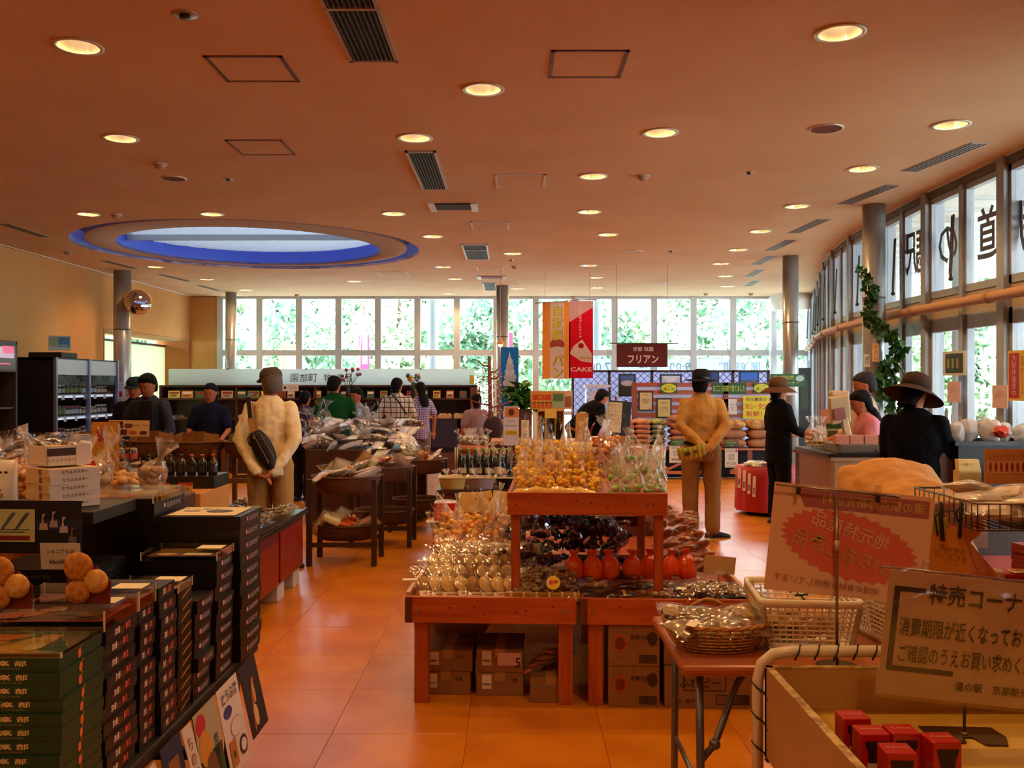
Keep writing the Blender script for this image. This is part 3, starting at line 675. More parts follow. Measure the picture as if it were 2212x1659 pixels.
def acrylic(x0, x1, y0, y1, z, h, label, picture, price=None):
    t = thing('display_case', label, 'display case', ((x0 + x1) / 2, (y0 + y1) / 2, z)); w_, d = x1 - x0, y1 - y0
    b = MB(); e = .002
    for q in ((-w_/2, w_/2, -d/2, -d/2 + e), (-w_/2, w_/2, d/2 - e, d/2), (-w_/2, -w_/2 + e, -d/2, d/2), (w_/2 - e, w_/2, -d/2, d/2)): b.box(*q, 0, h)
    b.box(-w_/2, w_/2, -d/2, d/2, h - e, h); part('clear_cover', b, film(base=.06, edge=.5, rough=.05, bump=.05), t)
    q = MB(); ms = []
    for i, (kd, x, y, pw, ph, c) in enumerate(picture):
        m_ = mat(c, .5)
        if m_ not in ms: ms.append(m_)
        q.mi(ms.index(m_)); q.poly([(-w_/2 + .012 + a * (w_ - .024), -d/2 + .012 + bb * (d - .024), h * .45 + .0005 * i) for a, bb in shape_pts(kd, x, y, pw, ph)])
    part('printed_card', q, ms, t)
    r = .002
    for sx in (-1, 1):
        for sy in (-1, 1): part('cover_edge', MB().box(sx * w_/2 - r, sx * w_/2 + r, sy * d/2 - r, sy * d/2 + r, 0, h), mat('cfc9be', .2), t)
    if price:
        part('price_slip', MB().box(w_/2 - .10, w_/2 - .01, -.02, .05, h, h + .001), mat('e6d9bc', .7), t)
    return t
TZ = .49
# the table itself, under a dark cloth
t = thing('display_table', 'low table of stacked confectionery boxes with posters along its aisle edge', 'table', (-1.75, 3.0, 0))
part('table_top', MB().box(-.72, .70, -1.1, .83, TZ - .04, TZ), mat('2a1c16', .6), t, bevel=.004)
for sx in (-.66, .62):
    for sy in (-1.02, .74): part('leg', MB().box(sx - .025, sx + .025, sy - .025, sy + .025, 0, TZ - .04), mat('251812', .5), t)
part('cross_bar', MB().box(-.6, .6, .62, .66, .08, .12), mat('251812', .5), t)
z = pile(-1.05, 2.155, .222, .30, TZ, .0325, 13, green_b, 'tea', 'green tea confection box with orange pear', 'green tea confection boxes')
acrylic(-1.352, -1.048, 2.153, 2.379, z, .014, 'clear cover with a yellow and green cookie picture on the green boxes', [('r', 0, 0, 1, 1, '20532c'), ('r', .05, .05, .72, .78, 'c9951e'), ('e', .1, .1, .25, .5, 'd8c04a'), ('e', .45, .15, .3, .55, 'c7a22a'), ('p' and ((0, 0), (.3, .2), (1, 1), (.8, 1)), .3, .2, .3, .6, '2c6a28'), ('e', .62, .1, .16, .3, 'e0cf70'), ('e', .15, .5, .3, .3, 'd87a22')])
# neighbours further from the aisle, cut by the frame
pile(-1.37, 2.16, .222, .30, TZ, .0325, 13, green_b, 'tea', 'green tea confection box at the photo border', 'green tea confection boxes')
z = pile(-1.07, 2.43, .205, .34, TZ, .041, 10, navy, 'tri', 'navy sweets box with coloured characters behind green boxes', 'navy boxes with coloured characters')
PIC = [('r', 0, 0, 1, 1, '4a1c12'), ('r', 0, 0, 1, .03, 'b01e14'), ('r', .97, 0, .03, 1, 'b01e14'), ('e', .1, .2, .3, .5, '8a4a20'), ('e', .5, .3, .2, .3, '2a0f10'), ('e', .52, .33, .16, .24, '160809'), ('e', .35, .5, .18, .3, 'b98a4a'), ('e', .7, .2, .2, .3, '6a2a14'), ((( 0, 0), (1, .1), (.9, 1), (.1, .8)), .02, .05, .25, .4, '9a3a1a')]
acrylic(-1.41, -1.068, 2.425, 2.64, z, .055, 'clear cover with red edged rice cake picture over the navy boxes nearest the green ones', PIC, True)
z = pile(-1.07, 2.655, .115, .30, TZ, .041, 10, navy, 'tri', 'navy sweets box with coloured characters in the second navy stack', 'navy boxes with coloured characters')
acrylic(-1.40, -1.068, 2.65, 2.772, z, .055, 'clear cover over the second navy stack', PIC, True)
z = pile(-1.06, 2.785, .135, .28, TZ, .0445, 10, navy, 'tri', 'navy sweets box with coloured characters, uncovered third stack', 'navy boxes with coloured characters')
z = pile(-1.06, 2.935, .125, .2, TZ, .036, 11, black_b, 'swoosh', 'slim black box with golden brush mark', 'slim black boxes with golden mark')
acrylic(-1.262, -1.058, 2.933, 3.062, z, .03, 'small clear cover with cream card on the slim black boxes', [('r', 0, 0, 1, 1, 'c9b487'), ('e', .3, .2, .4, .5, '6a4a20'), ('r', .1, .7, .8, .2, 'e3d7b8')], True)
z = pile(-1.05, 3.08, .17, .24, TZ, .048, 7, black_b, 'logo', 'black gift box with pink seal, loose low pile', 'black boxes with pink seal', jit=.008)
z = pile(-1.05, 3.29, .19, .265, TZ, .048, 9, black_b, 'logo', 'black gift box with pink seal under the short clear case', 'black boxes with pink seal')
acrylic(-1.318, -1.048, 3.288, 3.482, z, .03, 'short clear case with picture card on a black stack', [('r', 0, 0, 1, 1, '5a3a20'), ('r', .05, .5, .9, .4, 'a8842c'), ('e', .1, .1, .3, .3, 'c9a77a'), ('r', .5, .1, .4, .25, 'd9cfb4')], True)
z = pile(-1.03, 3.52, .28, .31, TZ, .0505, 11, black_b, 'logo', 'black gift box with pink seal, tallest corner stack', 'black boxes with pink seal')
sheet('top_card', 'cream card with dark ink leaf lying on the tallest black stack', 'card', (-1.32, 3.54, z + .003), (1, 0, .0), (0, 1, 0), .26, .23, 'd9cba6', [('e', .45, .3, .4, .35, '4a4034'), ('r', .1, .45, .25, .06, '3a3230')], [('とうふ菓子', .25, .7, .16, '2c2420')])
z = pile(-1.365, 3.52, .33, .35, TZ, .0505, 12, black_b, 'logo', 'wide black box in the stack beneath the long clear case', 'wide black boxes')
acrylic(-1.72, -1.363, 3.515, 3.855, z, .035, 'long clear case with food picture on the wide black stack', [('r', 0, 0, 1, 1, '8a6a38'), ('r', 0, 0, 1, .25, '5a3016'), ('e', .2, .1, .2, .3, 'c98a3a'), ('e', .5, .15, .2, .3, 'b5521e'), ('r', .3, .5, .5, .3, 'b79a62')])
# chocolate stack with its picture panel
z = pile(-1.36, 3.02, .26, .36, TZ, .0505, 9, navy, 'choc', 'dark chocolate box printed with cream words', 'dark chocolate boxes')
sheet('picture_sign', 'black ショコラな日 picture panel with swans on dark water', 'sign', (-1.80, 2.99, 1.005), (1, -.05, 0), (0, 0, 1), .42, .17, '0b0d16', [('r', .15, .45, .85, .2, '1a2746'), *[(((0, 0), (1, 0), (.9, .45), (.55, .4), (.45, .75), (.75, 1), (.35, 1), (.3, .5), (.1, .35)), a_, b_, .07, .3, c_) for a_, b_, c_ in ((.2, .3, 'a89890'), (.27, .12, '7a6a68'), (.67, .45, 'b8a8a0'), (.75, .5, 'a898a0'), (.83, .4, 'b8b0c0'), (.9, .2, '6a6068'))], ('r', .32, .22, .32, .62, 'c4cc98'), (((0, 0), (.25, .1), (1, .95), (.8, 1), (.55, .75)), .36, .42, .13, .36, '5a6488'), (((0, 0), (.25, .1), (1, .95), (.8, 1), (.55, .75)), .47, .42, .13, .36, '4c5678'), ('r', .36, .4, .2, .015, '3c4660'), ('r', .38, .45, .22, .012, '3c4660'), ('r', .36, .26, .24, .08, '8a2820')], [(vert('ショコラな日'), .1, .5, .88, 'a8a4b0')])
sheet('price_card', 'white price card ¥864 below the swan panel', 'price card', (-1.50, 2.95, .96), (1, -.05, 0), (0, -.1, 1), .13, .085, 'd8cfc8', (), [('ショコラな日', .5, .7, .16, '5a5060'), ('¥864税込', .5, .3, .2, '30282c')])
# pouch case with rusk display
z = pile(-1.64, 2.62, .26, .36, TZ, .0505, 9, navy, 'tri', 'navy box under the clear pouch case', 'navy boxes with coloured characters')
t = thing('display_case', 'clear case holding white pouches of tofu crunch snack', 'display case', (-1.82, 2.72, z))
part('tray', MB().box(-.2, .2, -.12, .12, 0, .01), mat('c9b27e', .6), t)
e_ = MB()
for sx in (-.2, .2):
    for sy in (-.12, .12): e_.box(sx - .002, sx + .002, sy - .002, sy + .002, 0, .21)
part('cover_edge', e_, mat('d0c8b8', .2), t)
part('clear_cover', MB().box(-.2, .2, -.121, -.119, .01, .21).box(-.2, .2, -.12, .12, .209, .21).box(.199, .2, -.12, .12, .01, .21), film(base=.05, edge=.4, rough=.05, bump=.05), t)
part('back_card', MB().box(-.02, .19, .09, .1, .01, .2), mat('241a16', .6), t)
part('snack_picture', MB().poly([(.10 + .035 * math.cos(a), .088, .15 + .02 * math.sin(a * 1.0)) for a in [i * .6 for i in range(10)]]).poly([(.10 + .03 * math.cos(a), .088, .09 + .022 * math.sin(a)) for a in [i * .6 for i in range(10)]]), mat('b58a50', .7), t)
def pouch(x, y, z, w, h, label, rz=0, base='d6d2cc', txt='とうふ\nクランチ', stripe=True, grp=None):
    t = thing('snack_pouch', label, 'snack bag', (x, y, z), rz, grp)
    rs = []
    for i in range(7):
        k = i / 6; th = .5 * .09 * math.sin(PI * min(1, .15 + k * .85)) * (1 - k * .6) + .004
        rs.append([(w/2 * cx_, th * cy_, h * k) for cx_, cy_ in ((-1, 0), (-.9, -.7), (-.4, -1), (.4, -1), (.9, -.7), (1, 0), (.9, .7), (.4, 1), (-.4, 1), (-.9, .7))])
    part('pouch', MB().mi(0, True).rings(rs), mat(base, .35, bump=.2, bs=20), t)
    q = MB()
    if stripe:
        for i in range(8): q.poly([(-w/2 * .85 + i * w * .11, -.047, h * .82), (-w/2 * .85 + (i + .6) * w * .11, -.047, h * .82), (-w/2 * .85 + (i + .6) * w * .11, -.047, h * .85), (-w/2 * .85 + i * w * .11, -.047, h * .85)])
    put_text(q, '\n'.join(vert(p) if False else p for p in txt.split('\n')), (w * .1, -.05, h * .45), (1, 0, 0), (0, 0, 1), h=h * .34, w=w * .62, off=.01)
    part('lettering', q, mat('1e1a1c', .5), t); return t
pouch(-1.89, 2.68, z + .011, .13, .17, 'white tofu crunch pouch inside the clear case')
pouch(-1.75, 2.70, z + .011, .10, .16, 'narrow white tofu crunch pouch beside the dark card in the clear case', 0, 'dcd6cc', 'とうふ\nクランチ', False)
sheet('price_card', 'white price card ¥540 on the front of the clear pouch case', 'price card', (-1.745, 2.595, z + .0), (1, .1, 0), (0, -.05, 1), .12, .10, 'd8d0cc', (), [('とうふクランチ', .5, .72, .14, '6a6070'), ('¥540税込', .5, .35, .18, '50303c')])
pouch(-1.92, 3.42, 1.01, .18, .26, 'big white tofu crunch bag with checkered top band at the photo border', .1)
# white rusk boxes, turned on the corner
RZ = R(-38); 
rk_m = mat('d8c7a6', .6, c2='cdb890', ns=12)
bm_ = cached('ruskbox', lambda: MB().mi(0).box(-.085, .0849, -.09, .09, 0, .0265).mi(1).box(.0849, .086, -.09, .09, 0, .0265).mi(2).box(-.085, .085, -.09, .09, .0262, .027).mesh([mat('d2b98c', .6), mat('d6d2d8', .5), mat('dcc294', .6)], 'carton'))
for s_ in (1,):
    for i in range(5): inst('rusk_box', [('carton', bm_), ('lettering', mark_mesh('cream', .172, .18, .027))], 'cream and white rusk box, %s' % ('top of the pile of five' if i == 4 else 'bottom of the pile of five' if i == 0 else '%s from the top of the pile of five' % ordn(4 - i)), 'box', (-1.60, 3.30, 1.118 + i * .0275), (0, 0, RZ + R(2 * (i % 2))), 1, 'rusk boxes in a pile')
tag(part('stand_board', MB().box(-1.86, -1.42, 3.14, 3.5, 1.075, 1.115), mat('1a1210', .5), None), 'dark board carrying the pile of rusk boxes', 'board')
t = thing('rusk_tray', 'open white rusk carton with yellow snack and price card', 'box', (-1.63, 3.32, 1.262), RZ)
part('carton', MB().box(-.07, .07, -.07, -.066, 0, .07).box(-.07, .07, .066, .07, 0, .05).box(-.07, -.066, -.07, .07, 0, .06).box(.066, .07, -.07, .07, 0, .07).box(-.07, .07, -.07, .07, 0, .004), mat('ddd6d0', .5), t)
part('sleeve_band', MB().box(.0702, .0712, -.07, .03, .035, .062), mat('3a2416', .5), t)
part('rusk_piece', MB().ball((0, 0, .05), (.06, .06, .02)), mat('c9a22c', .7, bump=.6, bs=60), t)
q = MB(); put_text(q, 'とうふラスキー', (.071, -.02, .02), (0, 1, 0), (0, 0, 1), h=.012); part('lettering', q, mat('241c18'), t)
part('price_slip', MB().box(.0712, .0722, .032, .085, .0, .075), mat('d9d0d2', .6), t)
# cookie picture cut-outs standing on the clear covers
def cookies(x, y, z, label):
    t = thing('cookie_cutout', label, 'display card', (x, y, z))
    ms = [mat('6a1a10', .5), mat('c98a38', .7, c2='a0601e', ns=60), mat('dcb66a', .7, c2='c98a3c', ns=70)]
    part('backing', MB().poly([(-.055, 0, 0), (.065, 0, 0), (.068, 0, .06), (.03, 0, .1), (-.05, 0, .1)], (0, .002, 0)), ms[0], t)
    def disc(c, r, m_, nm): part(nm, MB().mi(0, True).ball(c, (r, .014, r), 20, 10), m_, t)
    disc((-.018, -.006, .10), .040, ms[1], 'cookie'); disc((.030, -.008, .062), .033, ms[2], 'cookie'); disc((-.02, -.006, .032), .034, ms[1], 'cookie')
cookies(-1.15, 2.50, .957, 'cut-out of three round sesame cookies on the second clear cover')
cookies(-1.33, 2.44, .957, 'cut-out of three round sesame cookies at the photo border')
# posters hanging along the aisle edge of the table
def poster(y0, w_, h_, base, pats, txts, label, tilt=.06, zt=None, x=-1.028):
    zt = zt or TZ - .005
    t = thing('poster', label, 'poster', (x, y0, zt - h_)); 
    sheet_parts(t, (tilt, 0, 0), (0, 1, 0), (-tilt, 0, h_), w_, h_, base, pats, txts)
poster(3.47, .21, .27, '20120c', [(((0, 0), (.3, .1), (.5, .5), (.9, 1), (.6, 1), (.3, .6)), .2, .05, .5, .7, 'b4561c'), ('e', .3, .1, .25, .3, 'd6b070'), ('e', .45, .4, .14, .3, 'cf9a50')], [(vert('ごまスティック'), .22, .6, .6, '6a4a34')], 'dark poster with an orange fried stick, farthest along the table edge')
poster(3.21, .23, .31, 'd2c4bc', [('e', .12, .62, .4, .14, '3c3470'), ('e', .3, .36, .55, .22, 'a8a0a4'), ('e', .32, .375, .51, .19, 'd6cac4'), ('r', .12, .08, .3, .3, 'a8702c'), ('e', .22, .18, .1, .08, '3a2c1c'), ('e', .55, .1, .36, .22, '3c2838'), ('e', .6, .14, .26, .14, 'd8d0cc')], [('とうふ餅', .5, .87, .14, '191316', .02)], 'white tofu mochi poster with blue oval')
poster(2.97, .22, .34, '2a4a26', [('r', 0, .55, 1, .45, 'a8a07c'), ('b', .02, .75, .45, .22, 'b81e2c'), ('e', .05, .45, .5, .35, 'c98a1c'), ('e', .2, .2, .5, .35, '6a4a2c'), (((0, 0), (1, 0), (1, .5)), .4, 0, .6, .25, 'a01c14')], [(vert('京都ぶし'), .75, .4, .55, '1a1410', .01)], 'green poster with red starburst')
poster(2.87, .08, .36, 'cfc4bc', (), [(vert('ちの実ツーム'), .5, .5, .8, '8a4a20')], 'narrow white strip poster with vertical brown characters', .09)
poster(2.70, .16, .36, '1c1c44', [('r', .25, .1, .5, .75, '8a5a2c'), *[('r', .29 + .22 * (i % 2), .14 + .14 * (i // 2), .19, .115, '4a3420') for i in range(8)]], (), 'blue poster picturing rows of brown tiles of sweets')
poster(2.38, .27, .30, 'd4c8c0', [('e', .6, .3, .36, .62, 'b8742c'), ('e', .64, .35, .28, .52, 'd9c9a0'), ('e', .66, .6, .2, .2, '5a2018'), ('r', .28, .0, .24, .4, 'c9b42c'), ('r', 0, .93, .75, .05, 'b86a50')], [(vert('海'), .8, .5, .3, '1c1414', .03), (vert('渡り蟹'), .45, .6, .4, '2a2220')], 'white poster with round seafood picture nearest the camera', .1)
poster(2.2, .17, .25, 'cfc2bc', (), (), 'plain white poster corner under the green boxes', .12)
# ================================================ bagged goods (shared meshes)
def jitter(b, amt, seed, sc_=9.):
    out = []
    for p in b.v:
        v = Vector(p); n = mnoise.noise_vector(v * sc_ + Vector((seed, seed * 1.7, 0))); out.append(tuple(v + n * amt))
    b.v = out; return b
def chunks(kind, c, c2, seed):
    """loose food: many small lumps in one cluster, kept as one heap"""
    def f():
        g = random.Random(seed); b = MB().mi(0, True); n = 34
        for i in range(n):
            a = g.uniform(0, 6.28); r = g.uniform(0, 1) ** .5
            if kind == 'sack': p = (r * .048 * math.cos(a), r * .038 * math.sin(a), .012 + g.uniform(0, .085)); s = g.uniform(.014, .024)
            elif kind == 'pillow': p = (r * .075 * math.cos(a), r * .045 * math.sin(a), .014 + g.uniform(0, .016)); s = g.uniform(.010, .017)
            b.mi(i % 2); b.ball(p, (s, s * g.uniform(.6, 1), s * g.uniform(.6, 1)), 6, 4)
        return b.mesh([mat(c, .6), mat(c2, .6)], 'contents')
    return cached(('ch', kind, c, c2, seed), f)
def solid(kind, c, c2, seed, rough=.5):
    def f():
        b = MB().mi(0, True)
        if kind == 'round': b.ball((0, 0, .045), (.045, .04, .045), 12, 8)
        elif kind == 'slab':
            n, m_ = 12, 6
            for sg in (1, -1):
                o = []; fs = []
                for i in range(n + 1):
                    for j in range(m_ + 1):
                        e = (math.sin(PI * min(1, max(0, (i - .7) / (n - 1.4)))) * math.sin(PI * j / m_)) ** .5
                        o.append((-.09 + .18 * i / n, -.05 + .10 * j / m_, .018 + sg * (.001 + .020 * e)))
                for i in range(n):
                    for j in range(m_): a = i * (m_ + 1) + j; fs.append((a, a + 1, a + m_ + 2, a + m_ + 1))
                for f_, fc in enumerate(fs):
                    i = f_ // m_; b.mi(1 if 3 <= i <= 5 and sg > 0 else 2 if i in (8,) and sg > 0 else 0)
                    b.add([o[k] for k in fc], [(0, 1, 2, 3)])
            jitter(b, .005, seed, 24)
            return b.mesh([mat(c, .35, bump=.3, bs=50), mat(c2, .35), mat('8a3a2c' if seed % 2 else 'c8a040', .35)], 'contents')
        elif kind == 'disc':
            b.lathe([(.0, .0), (.042, .002), (.046, .010), (.042, .018), (.0, .021)], 18, cap=False)
        elif kind == 'stick': b.ball((0, 0, .02), (.11, .028, .018), 12, 6)
        jitter(b, .006, seed, 22); return b.mesh(mat(c, rough, c2=c2, ns=45, nd=3, bump=.4, bs=60), 'contents')
    return cached(('so', kind, c, c2, seed), f)
def film_mesh(kind, seed, fm, flare=1.):
    def f():
        b = MB().mi(0, True)
        if kind == 'sack':    # gathered top bag
            prof = [(.0, -.001), (.05, .0), (.057, .03), (.056, .075), (.045, .105), (.022, .13), (.010, .15), (.018, .17), (.036, .20), (.042, .215)]
            rs = []
            for i, (r, z) in enumerate(prof):
                k = max(0, i - 4) / 5
                rs.append([(r * (1 + .25 * k * math.cos(7 * 2 * PI * j / 24 + seed)) * math.cos(2 * PI * j / 24) * flare, r * .8 * (1 + .25 * k * math.cos(7 * 2 * PI * j / 24 + seed)) * math.sin(2 * PI * j / 24), z) for j in range(24)])
            b.rings(rs, cap=False); jitter(b, .009, seed, 18)
        elif kind == 'knot':
            prof = [(.0, -.001), (.052, .0), (.064, .03), (.065, .07), (.055, .10), (.034, .122), (.018, .130), (.016, .136), (.026, .148), (.034, .162)]
            rs = [[(r * (1 + (.22 if i > 5 else .03) * math.cos(9 * 2 * PI * j / 36 + seed)) * math.cos(2 * PI * j / 36), r * .9 * (1 + (.22 if i > 5 else .03) * math.cos(9 * 2 * PI * j / 36 + seed)) * math.sin(2 * PI * j / 36), z) for j in range(36)] for i, (r, z) in enumerate(prof)]
            b.rings(rs, cap=False); jitter(b, .006, seed, 20)
        elif kind == 'tall':
            prof = [(.0, -.001), (.05, .0), (.055, .03), (.05, .07), (.036, .12), (.022, .17), (.010, .215), (.006, .235), (.012, .25), (.018, .275)]
            rs = [[(r * (1 + .2 * math.cos(5 * 2 * PI * j / 24 + seed + z * 20)) * math.cos(2 * PI * j / 24), r * .85 * (1 + .2 * math.cos(5 * 2 * PI * j / 24 + seed)) * math.sin(2 * PI * j / 24), z) for j in range(24)] for r, z in prof]
            b.rings(rs, cap=False); jitter(b, .007, seed, 16)
        elif kind == 'pillow':
            n, m_ = 14, 9; rows = []
            for s in (1, -1):
                rows.append([[(-.105 + .21 * i / n, -.062 + .124 * j / m_, .018 + s * .026 * (math.sin(PI * i / n) * math.sin(PI * j / m_)) ** .6) for j in range(m_ + 1)] for i in range(n + 1)])
            for G in rows:
                o = [p for r in G for p in r]; fs = []
                for i in range(n):
                    for j in range(m_): a = i * (m_ + 1) + j; fs.append((a, a + 1, a + m_ + 2, a + m_ + 1))
                b.add(o, fs)
            jitter(b, .007, seed, 20)
        return b.mesh(fm, 'wrapper')
    return cached(('fm', kind, seed, fm.name, flare), f)
FILM = film(base=.03, edge=.34, rough=.14, bump=1.)
FILM_W = film(base=.14, edge=.6, rough=.2, white=.62, bump=1.)
FILM_D = film('d8ccd8', .08, .45, .1)
lab_m = mat('e6dccb', .5); red_l = mat('b8342a', .5)
def label_mesh(kind, w=.05, h=.04, c='e6dccb', c2='b8342a'):
    def f():
        b = MB(); b.mi(0).box(-w/2, w/2, -.001, .0, -h/2, h/2); b.mi(1).box(-w/2, w/2, -.0016, -.001, h/2 - h * .28, h/2).box(-w * .35, w * .35, -.0016, -.001, -h * .3, -h * .18)
        return b.mesh([mat(c, .5), mat(c2, .5)], 'label')
    return cached(('lb', kind, w, h, c, c2), f)
def bag(kind, content, loc, rot=(0, 0, 0), s=1., label='', group=None, fm=None, lab=None, seed=None, name='snack_bag', cat='snack bag'):
    fm = fm or FILM; seed = seed if seed is not None else rnd.randint(1, 3)
    parts = [('contents', content), ('wrapper', film_mesh(kind, seed, fm))]
    o = inst(name, parts, label, cat, loc, rot, s, group)
    if lab is not None:
        l_ = mk('label', lab[0], o, lab[1], lab[2])
    return o
def wicker(t, a, b_, h, n=22, rings=7, m_=None, z0=0, flare=1.25, r=.004):
    """woven oval basket: stakes and undulating strands"""
    m_ = m_ or mat('b98a44', .6, c2='9c6e30', ns=40)
    st = MB().mi(0, True); 
    for i in range(n):
        an = 2 * PI * i / n; c, s = math.cos(an), math.sin(an)
        st.tube([(a * .35 * c, b_ * .35 * s, z0 + .002), (a * .8 * c, b_ * .8 * s, z0 + .004), (a * (1 + (flare - 1) * .4) * c, b_ * (1 + (flare - 1) * .4) * s, z0 + h * .45), (a * flare * c, b_ * flare * s, z0 + h)], r * .8, 5)
    part('stake', st, m_, t)
    w = MB().mi(0, True)
    for k in range(rings):
        q = (k + .5) / rings; f = 1 + (flare - 1) * q - .12 * (1 - q) ** 3; K = n * 2
        w.tube([(a * f * math.cos(2 * PI * i / K) * (1 + .02 * (1 if (i // 1 + k) % 2 else -1)), b_ * f * math.sin(2 * PI * i / K) * (1 + .02 * (1 if (i + k) % 2 else -1)), z0 + h * q) for i in range(K)], r, 5, close=True)
    part('woven_strand', w, m_, t)
    part('base', MB().lathe([(1, 0), (1, .006)], 28, (0, 0, z0), a * .85, b_ * .85), mat('9a7038', .7), t)
    rm = MB().mi(0, True)
    for ph in (0, PI):
        rm.tube([((a * flare + r * math.cos(i * 1.3 + ph)) * math.cos(2 * PI * i / 60), (b_ * flare + r * math.cos(i * 1.3 + ph)) * math.sin(2 * PI * i / 60), z0 + h + r * math.sin(i * 1.3 + ph)) for i in range(60)], r * 1.3, 6, close=True)
    part('rim', rm, m_, t)
def small_basket(name, label, loc, a, b_, h, c='7c4e26', group=None, cat='basket'):
    t = thing(name, label, cat, loc, group=group)
    def f():
        pr = []
        for k in range(9): q = k / 8; pr.append((.78 + .22 * q ** .7, q))
        b = MB().mi(0, True); n = 48; rs = []
        for k in range(13):
            q = k / 12; rs.append([((.74 + .26 * q ** .6) * (1 + .018 * (1 if (j // 1 + k) % 2 else -1)) * math.cos(2 * PI * j / n), (.74 + .26 * q ** .6) * (1 + .018 * (1 if (j + k) % 2 else -1)) * math.sin(2 * PI * j / n), q) for j in range(n)])
        inner = [[(x * .93, y * .93, z if i > 0 else z + .1) for x, y, z in r_] for i, r_ in enumerate(rs)]
        b.rings(rs + inner[::-1]); return b
    src = f(); mb = MB(); mb.v = [(x * a, y * b_, z * h) for x, y, z in src.v]; mb.f = src.f; mb.m = src.m; mb.s = src.s
    part('woven_wall', mb, mat(c, .7, c2='5a3418', ns=60, bump=.5, bs=90), t)
    part('rim', MB().mi(0, True).tube([(a * 1.0 * math.cos(2 * PI * i / 36), b_ * 1.0 * math.sin(2 * PI * i / 36), h) for i in range(36)], .009, 6, close=True), mat(c, .6), t)
    return t
# ================================================ CENTRE DISPLAY (two crates deep and wide, one raised crate)
pine = wood('b85a26', '9c4218', .42, 'x'); pine_y = wood('b05424', '96401a', .45, 'y'); pine_z = wood('ae5424', '943e18', .42, 'z'); pine_d = wood('8a3c16', '70300f', .5, 'x')
dt = thing('display_bench', 'long low reddish pine display bench with crates beneath', 'bench', (.37, 5.6, 0), R(-2.6))
ZD = .51
def bench_unit(x0, x1, y0, y1):
    part('front_board', MB().box(x0, x1, y0 - .02, y0, ZD - .115, ZD + .012), pine, dt, bevel=.003)
    part('deck', MB().box(x0 + .01, x1 - .01, y0, y1, ZD - .05, ZD - .02), pine_y, dt)
    part('corner_block', MB().box(x0 - .002, x0 + .035, y0 - .022, y0 + .03, ZD - .115, ZD + .011), wood('6a3014', '5a280e', .5, 'z'), dt, bevel=.003)
    part('side_board', MB().box(x0, x0 + .02, y0, y1, ZD - .1, ZD + .01), pine_y, dt, bevel=.002)
    part('side_board', MB().box(x1 - .02, x1, y0, y1, ZD - .1, ZD + .01), pine_y, dt, bevel=.002)
    for px in (x0 + .04, x1 - .085):
        for py in (y0 + .005, y1 - .08): part('leg', MB().box(px, px + .07, py, py + .06, 0, ZD - .11), pine_z, dt, bevel=.003)
    for px in (x0 + .06, x1 - .06):
        part('bolt', MB().tube([(px, y0 - .028, ZD - .055), (px, y0 - .018, ZD - .055)], .0085, 12), mat('9a928a', .3, metal=.8), dt)
Y0 = -1.14
bench_unit(-.835, -.01, Y0, 0); bench_unit(.01, .835, Y0, 0); bench_unit(-.835, -.01, 0.01, 1.14); bench_unit(.01, .835, 0.01, 1.14)
kn = MB()
for x, z_ in ((-.62, -.04), (-.5, -.035), (-.3, -.06), (-.25, -.05), (-.12, -.03), (-.45, -.07), (.4, -.05), (.2, -.03)): kn.bx((x, Y0 - .0205, ZD + z_), (.009, .002, .007))
kn = part('wood_knot', kn, mat('4a1c0a', .6), dt); kn['kind'] = 'stuff'
def rails(x0, x1): part('cross_rail', MB().box(x0, x1, Y0 + .3, Y0 + .34, ZD - .16, ZD - .115), pine_d, dt)
rails(-.79, -.05); rails(.05, .79)
for x in (-.835, .815): 
    part('raised_edge', MB().box(x, x + .02, Y0, 1.14, ZD + .01, ZD + .03), wood('caa070', 'b88c5a', .5, 'y'), dt, bevel=.002)
def tb(x, y, z=0):
    """bench point to world"""
    return dt.matrix_basis @ Vector((x, y, z))
# raised crate on four legs
rt = thing('raised_crate', 'raised pine crate on legs standing on the bench, full of yellow bags', 'crate', (*tb(.0, -1.02, 0).xy, ZD), R(-2.6))
rt.location = (.367 + .0, 4.53, ZD)
ZU = 1.01
part('front_board', MB().box(-.39, .39, -.02, 0, ZU - ZD - .10, ZU - ZD + .01), pine, rt, bevel=.003)
part('back_board', MB().box(-.39, .39, .98, 1.0, ZU - ZD - .10, ZU - ZD + .01), pine, rt, bevel=.003)
for x in (-.39, .37): part('side_board', MB().box(x, x + .02, 0, .98, ZU - ZD - .10, ZU - ZD + .01), pine_y, rt, bevel=.003)
part('deck', MB().box(-.37, .37, 0, .98, ZU - ZD - .05, ZU - ZD - .02), pine_y, rt)
for x in (-.372, .328):
    for y in (.002, .93): part('leg', MB().box(x, x + .044, y, y + .045, -.02, ZU - ZD - .05), pine_z, rt, bevel=.003)
part('low_rail', MB().box(-.37, .37, .95, .97, .2, .26), pine_d, rt)
kn = MB()
for x, z_ in ((-.35, -.05), (-.28, -.045), (.02, -.04), (.1, -.06), (.18, -.02), (.29, -.05), (.32, -.045), (-.05, -.03)): kn.bx((x, -.0205, ZU - ZD + z_), (.009, .002, .007))
k_ = part('wood_knot', kn, mat('4a1c0a', .6), rt); k_['kind'] = 'stuff'
def U(x, y, z=0): return rt.matrix_basis @ Vector((x, y, ZU - ZD - .02 + z))
def D(x, y, z=0): p = tb(x, Y0 + y, 0); return Vector((p.x, p.y, ZD - .02 + z))
def rr(a=.3): return rnd.uniform(-a, a)
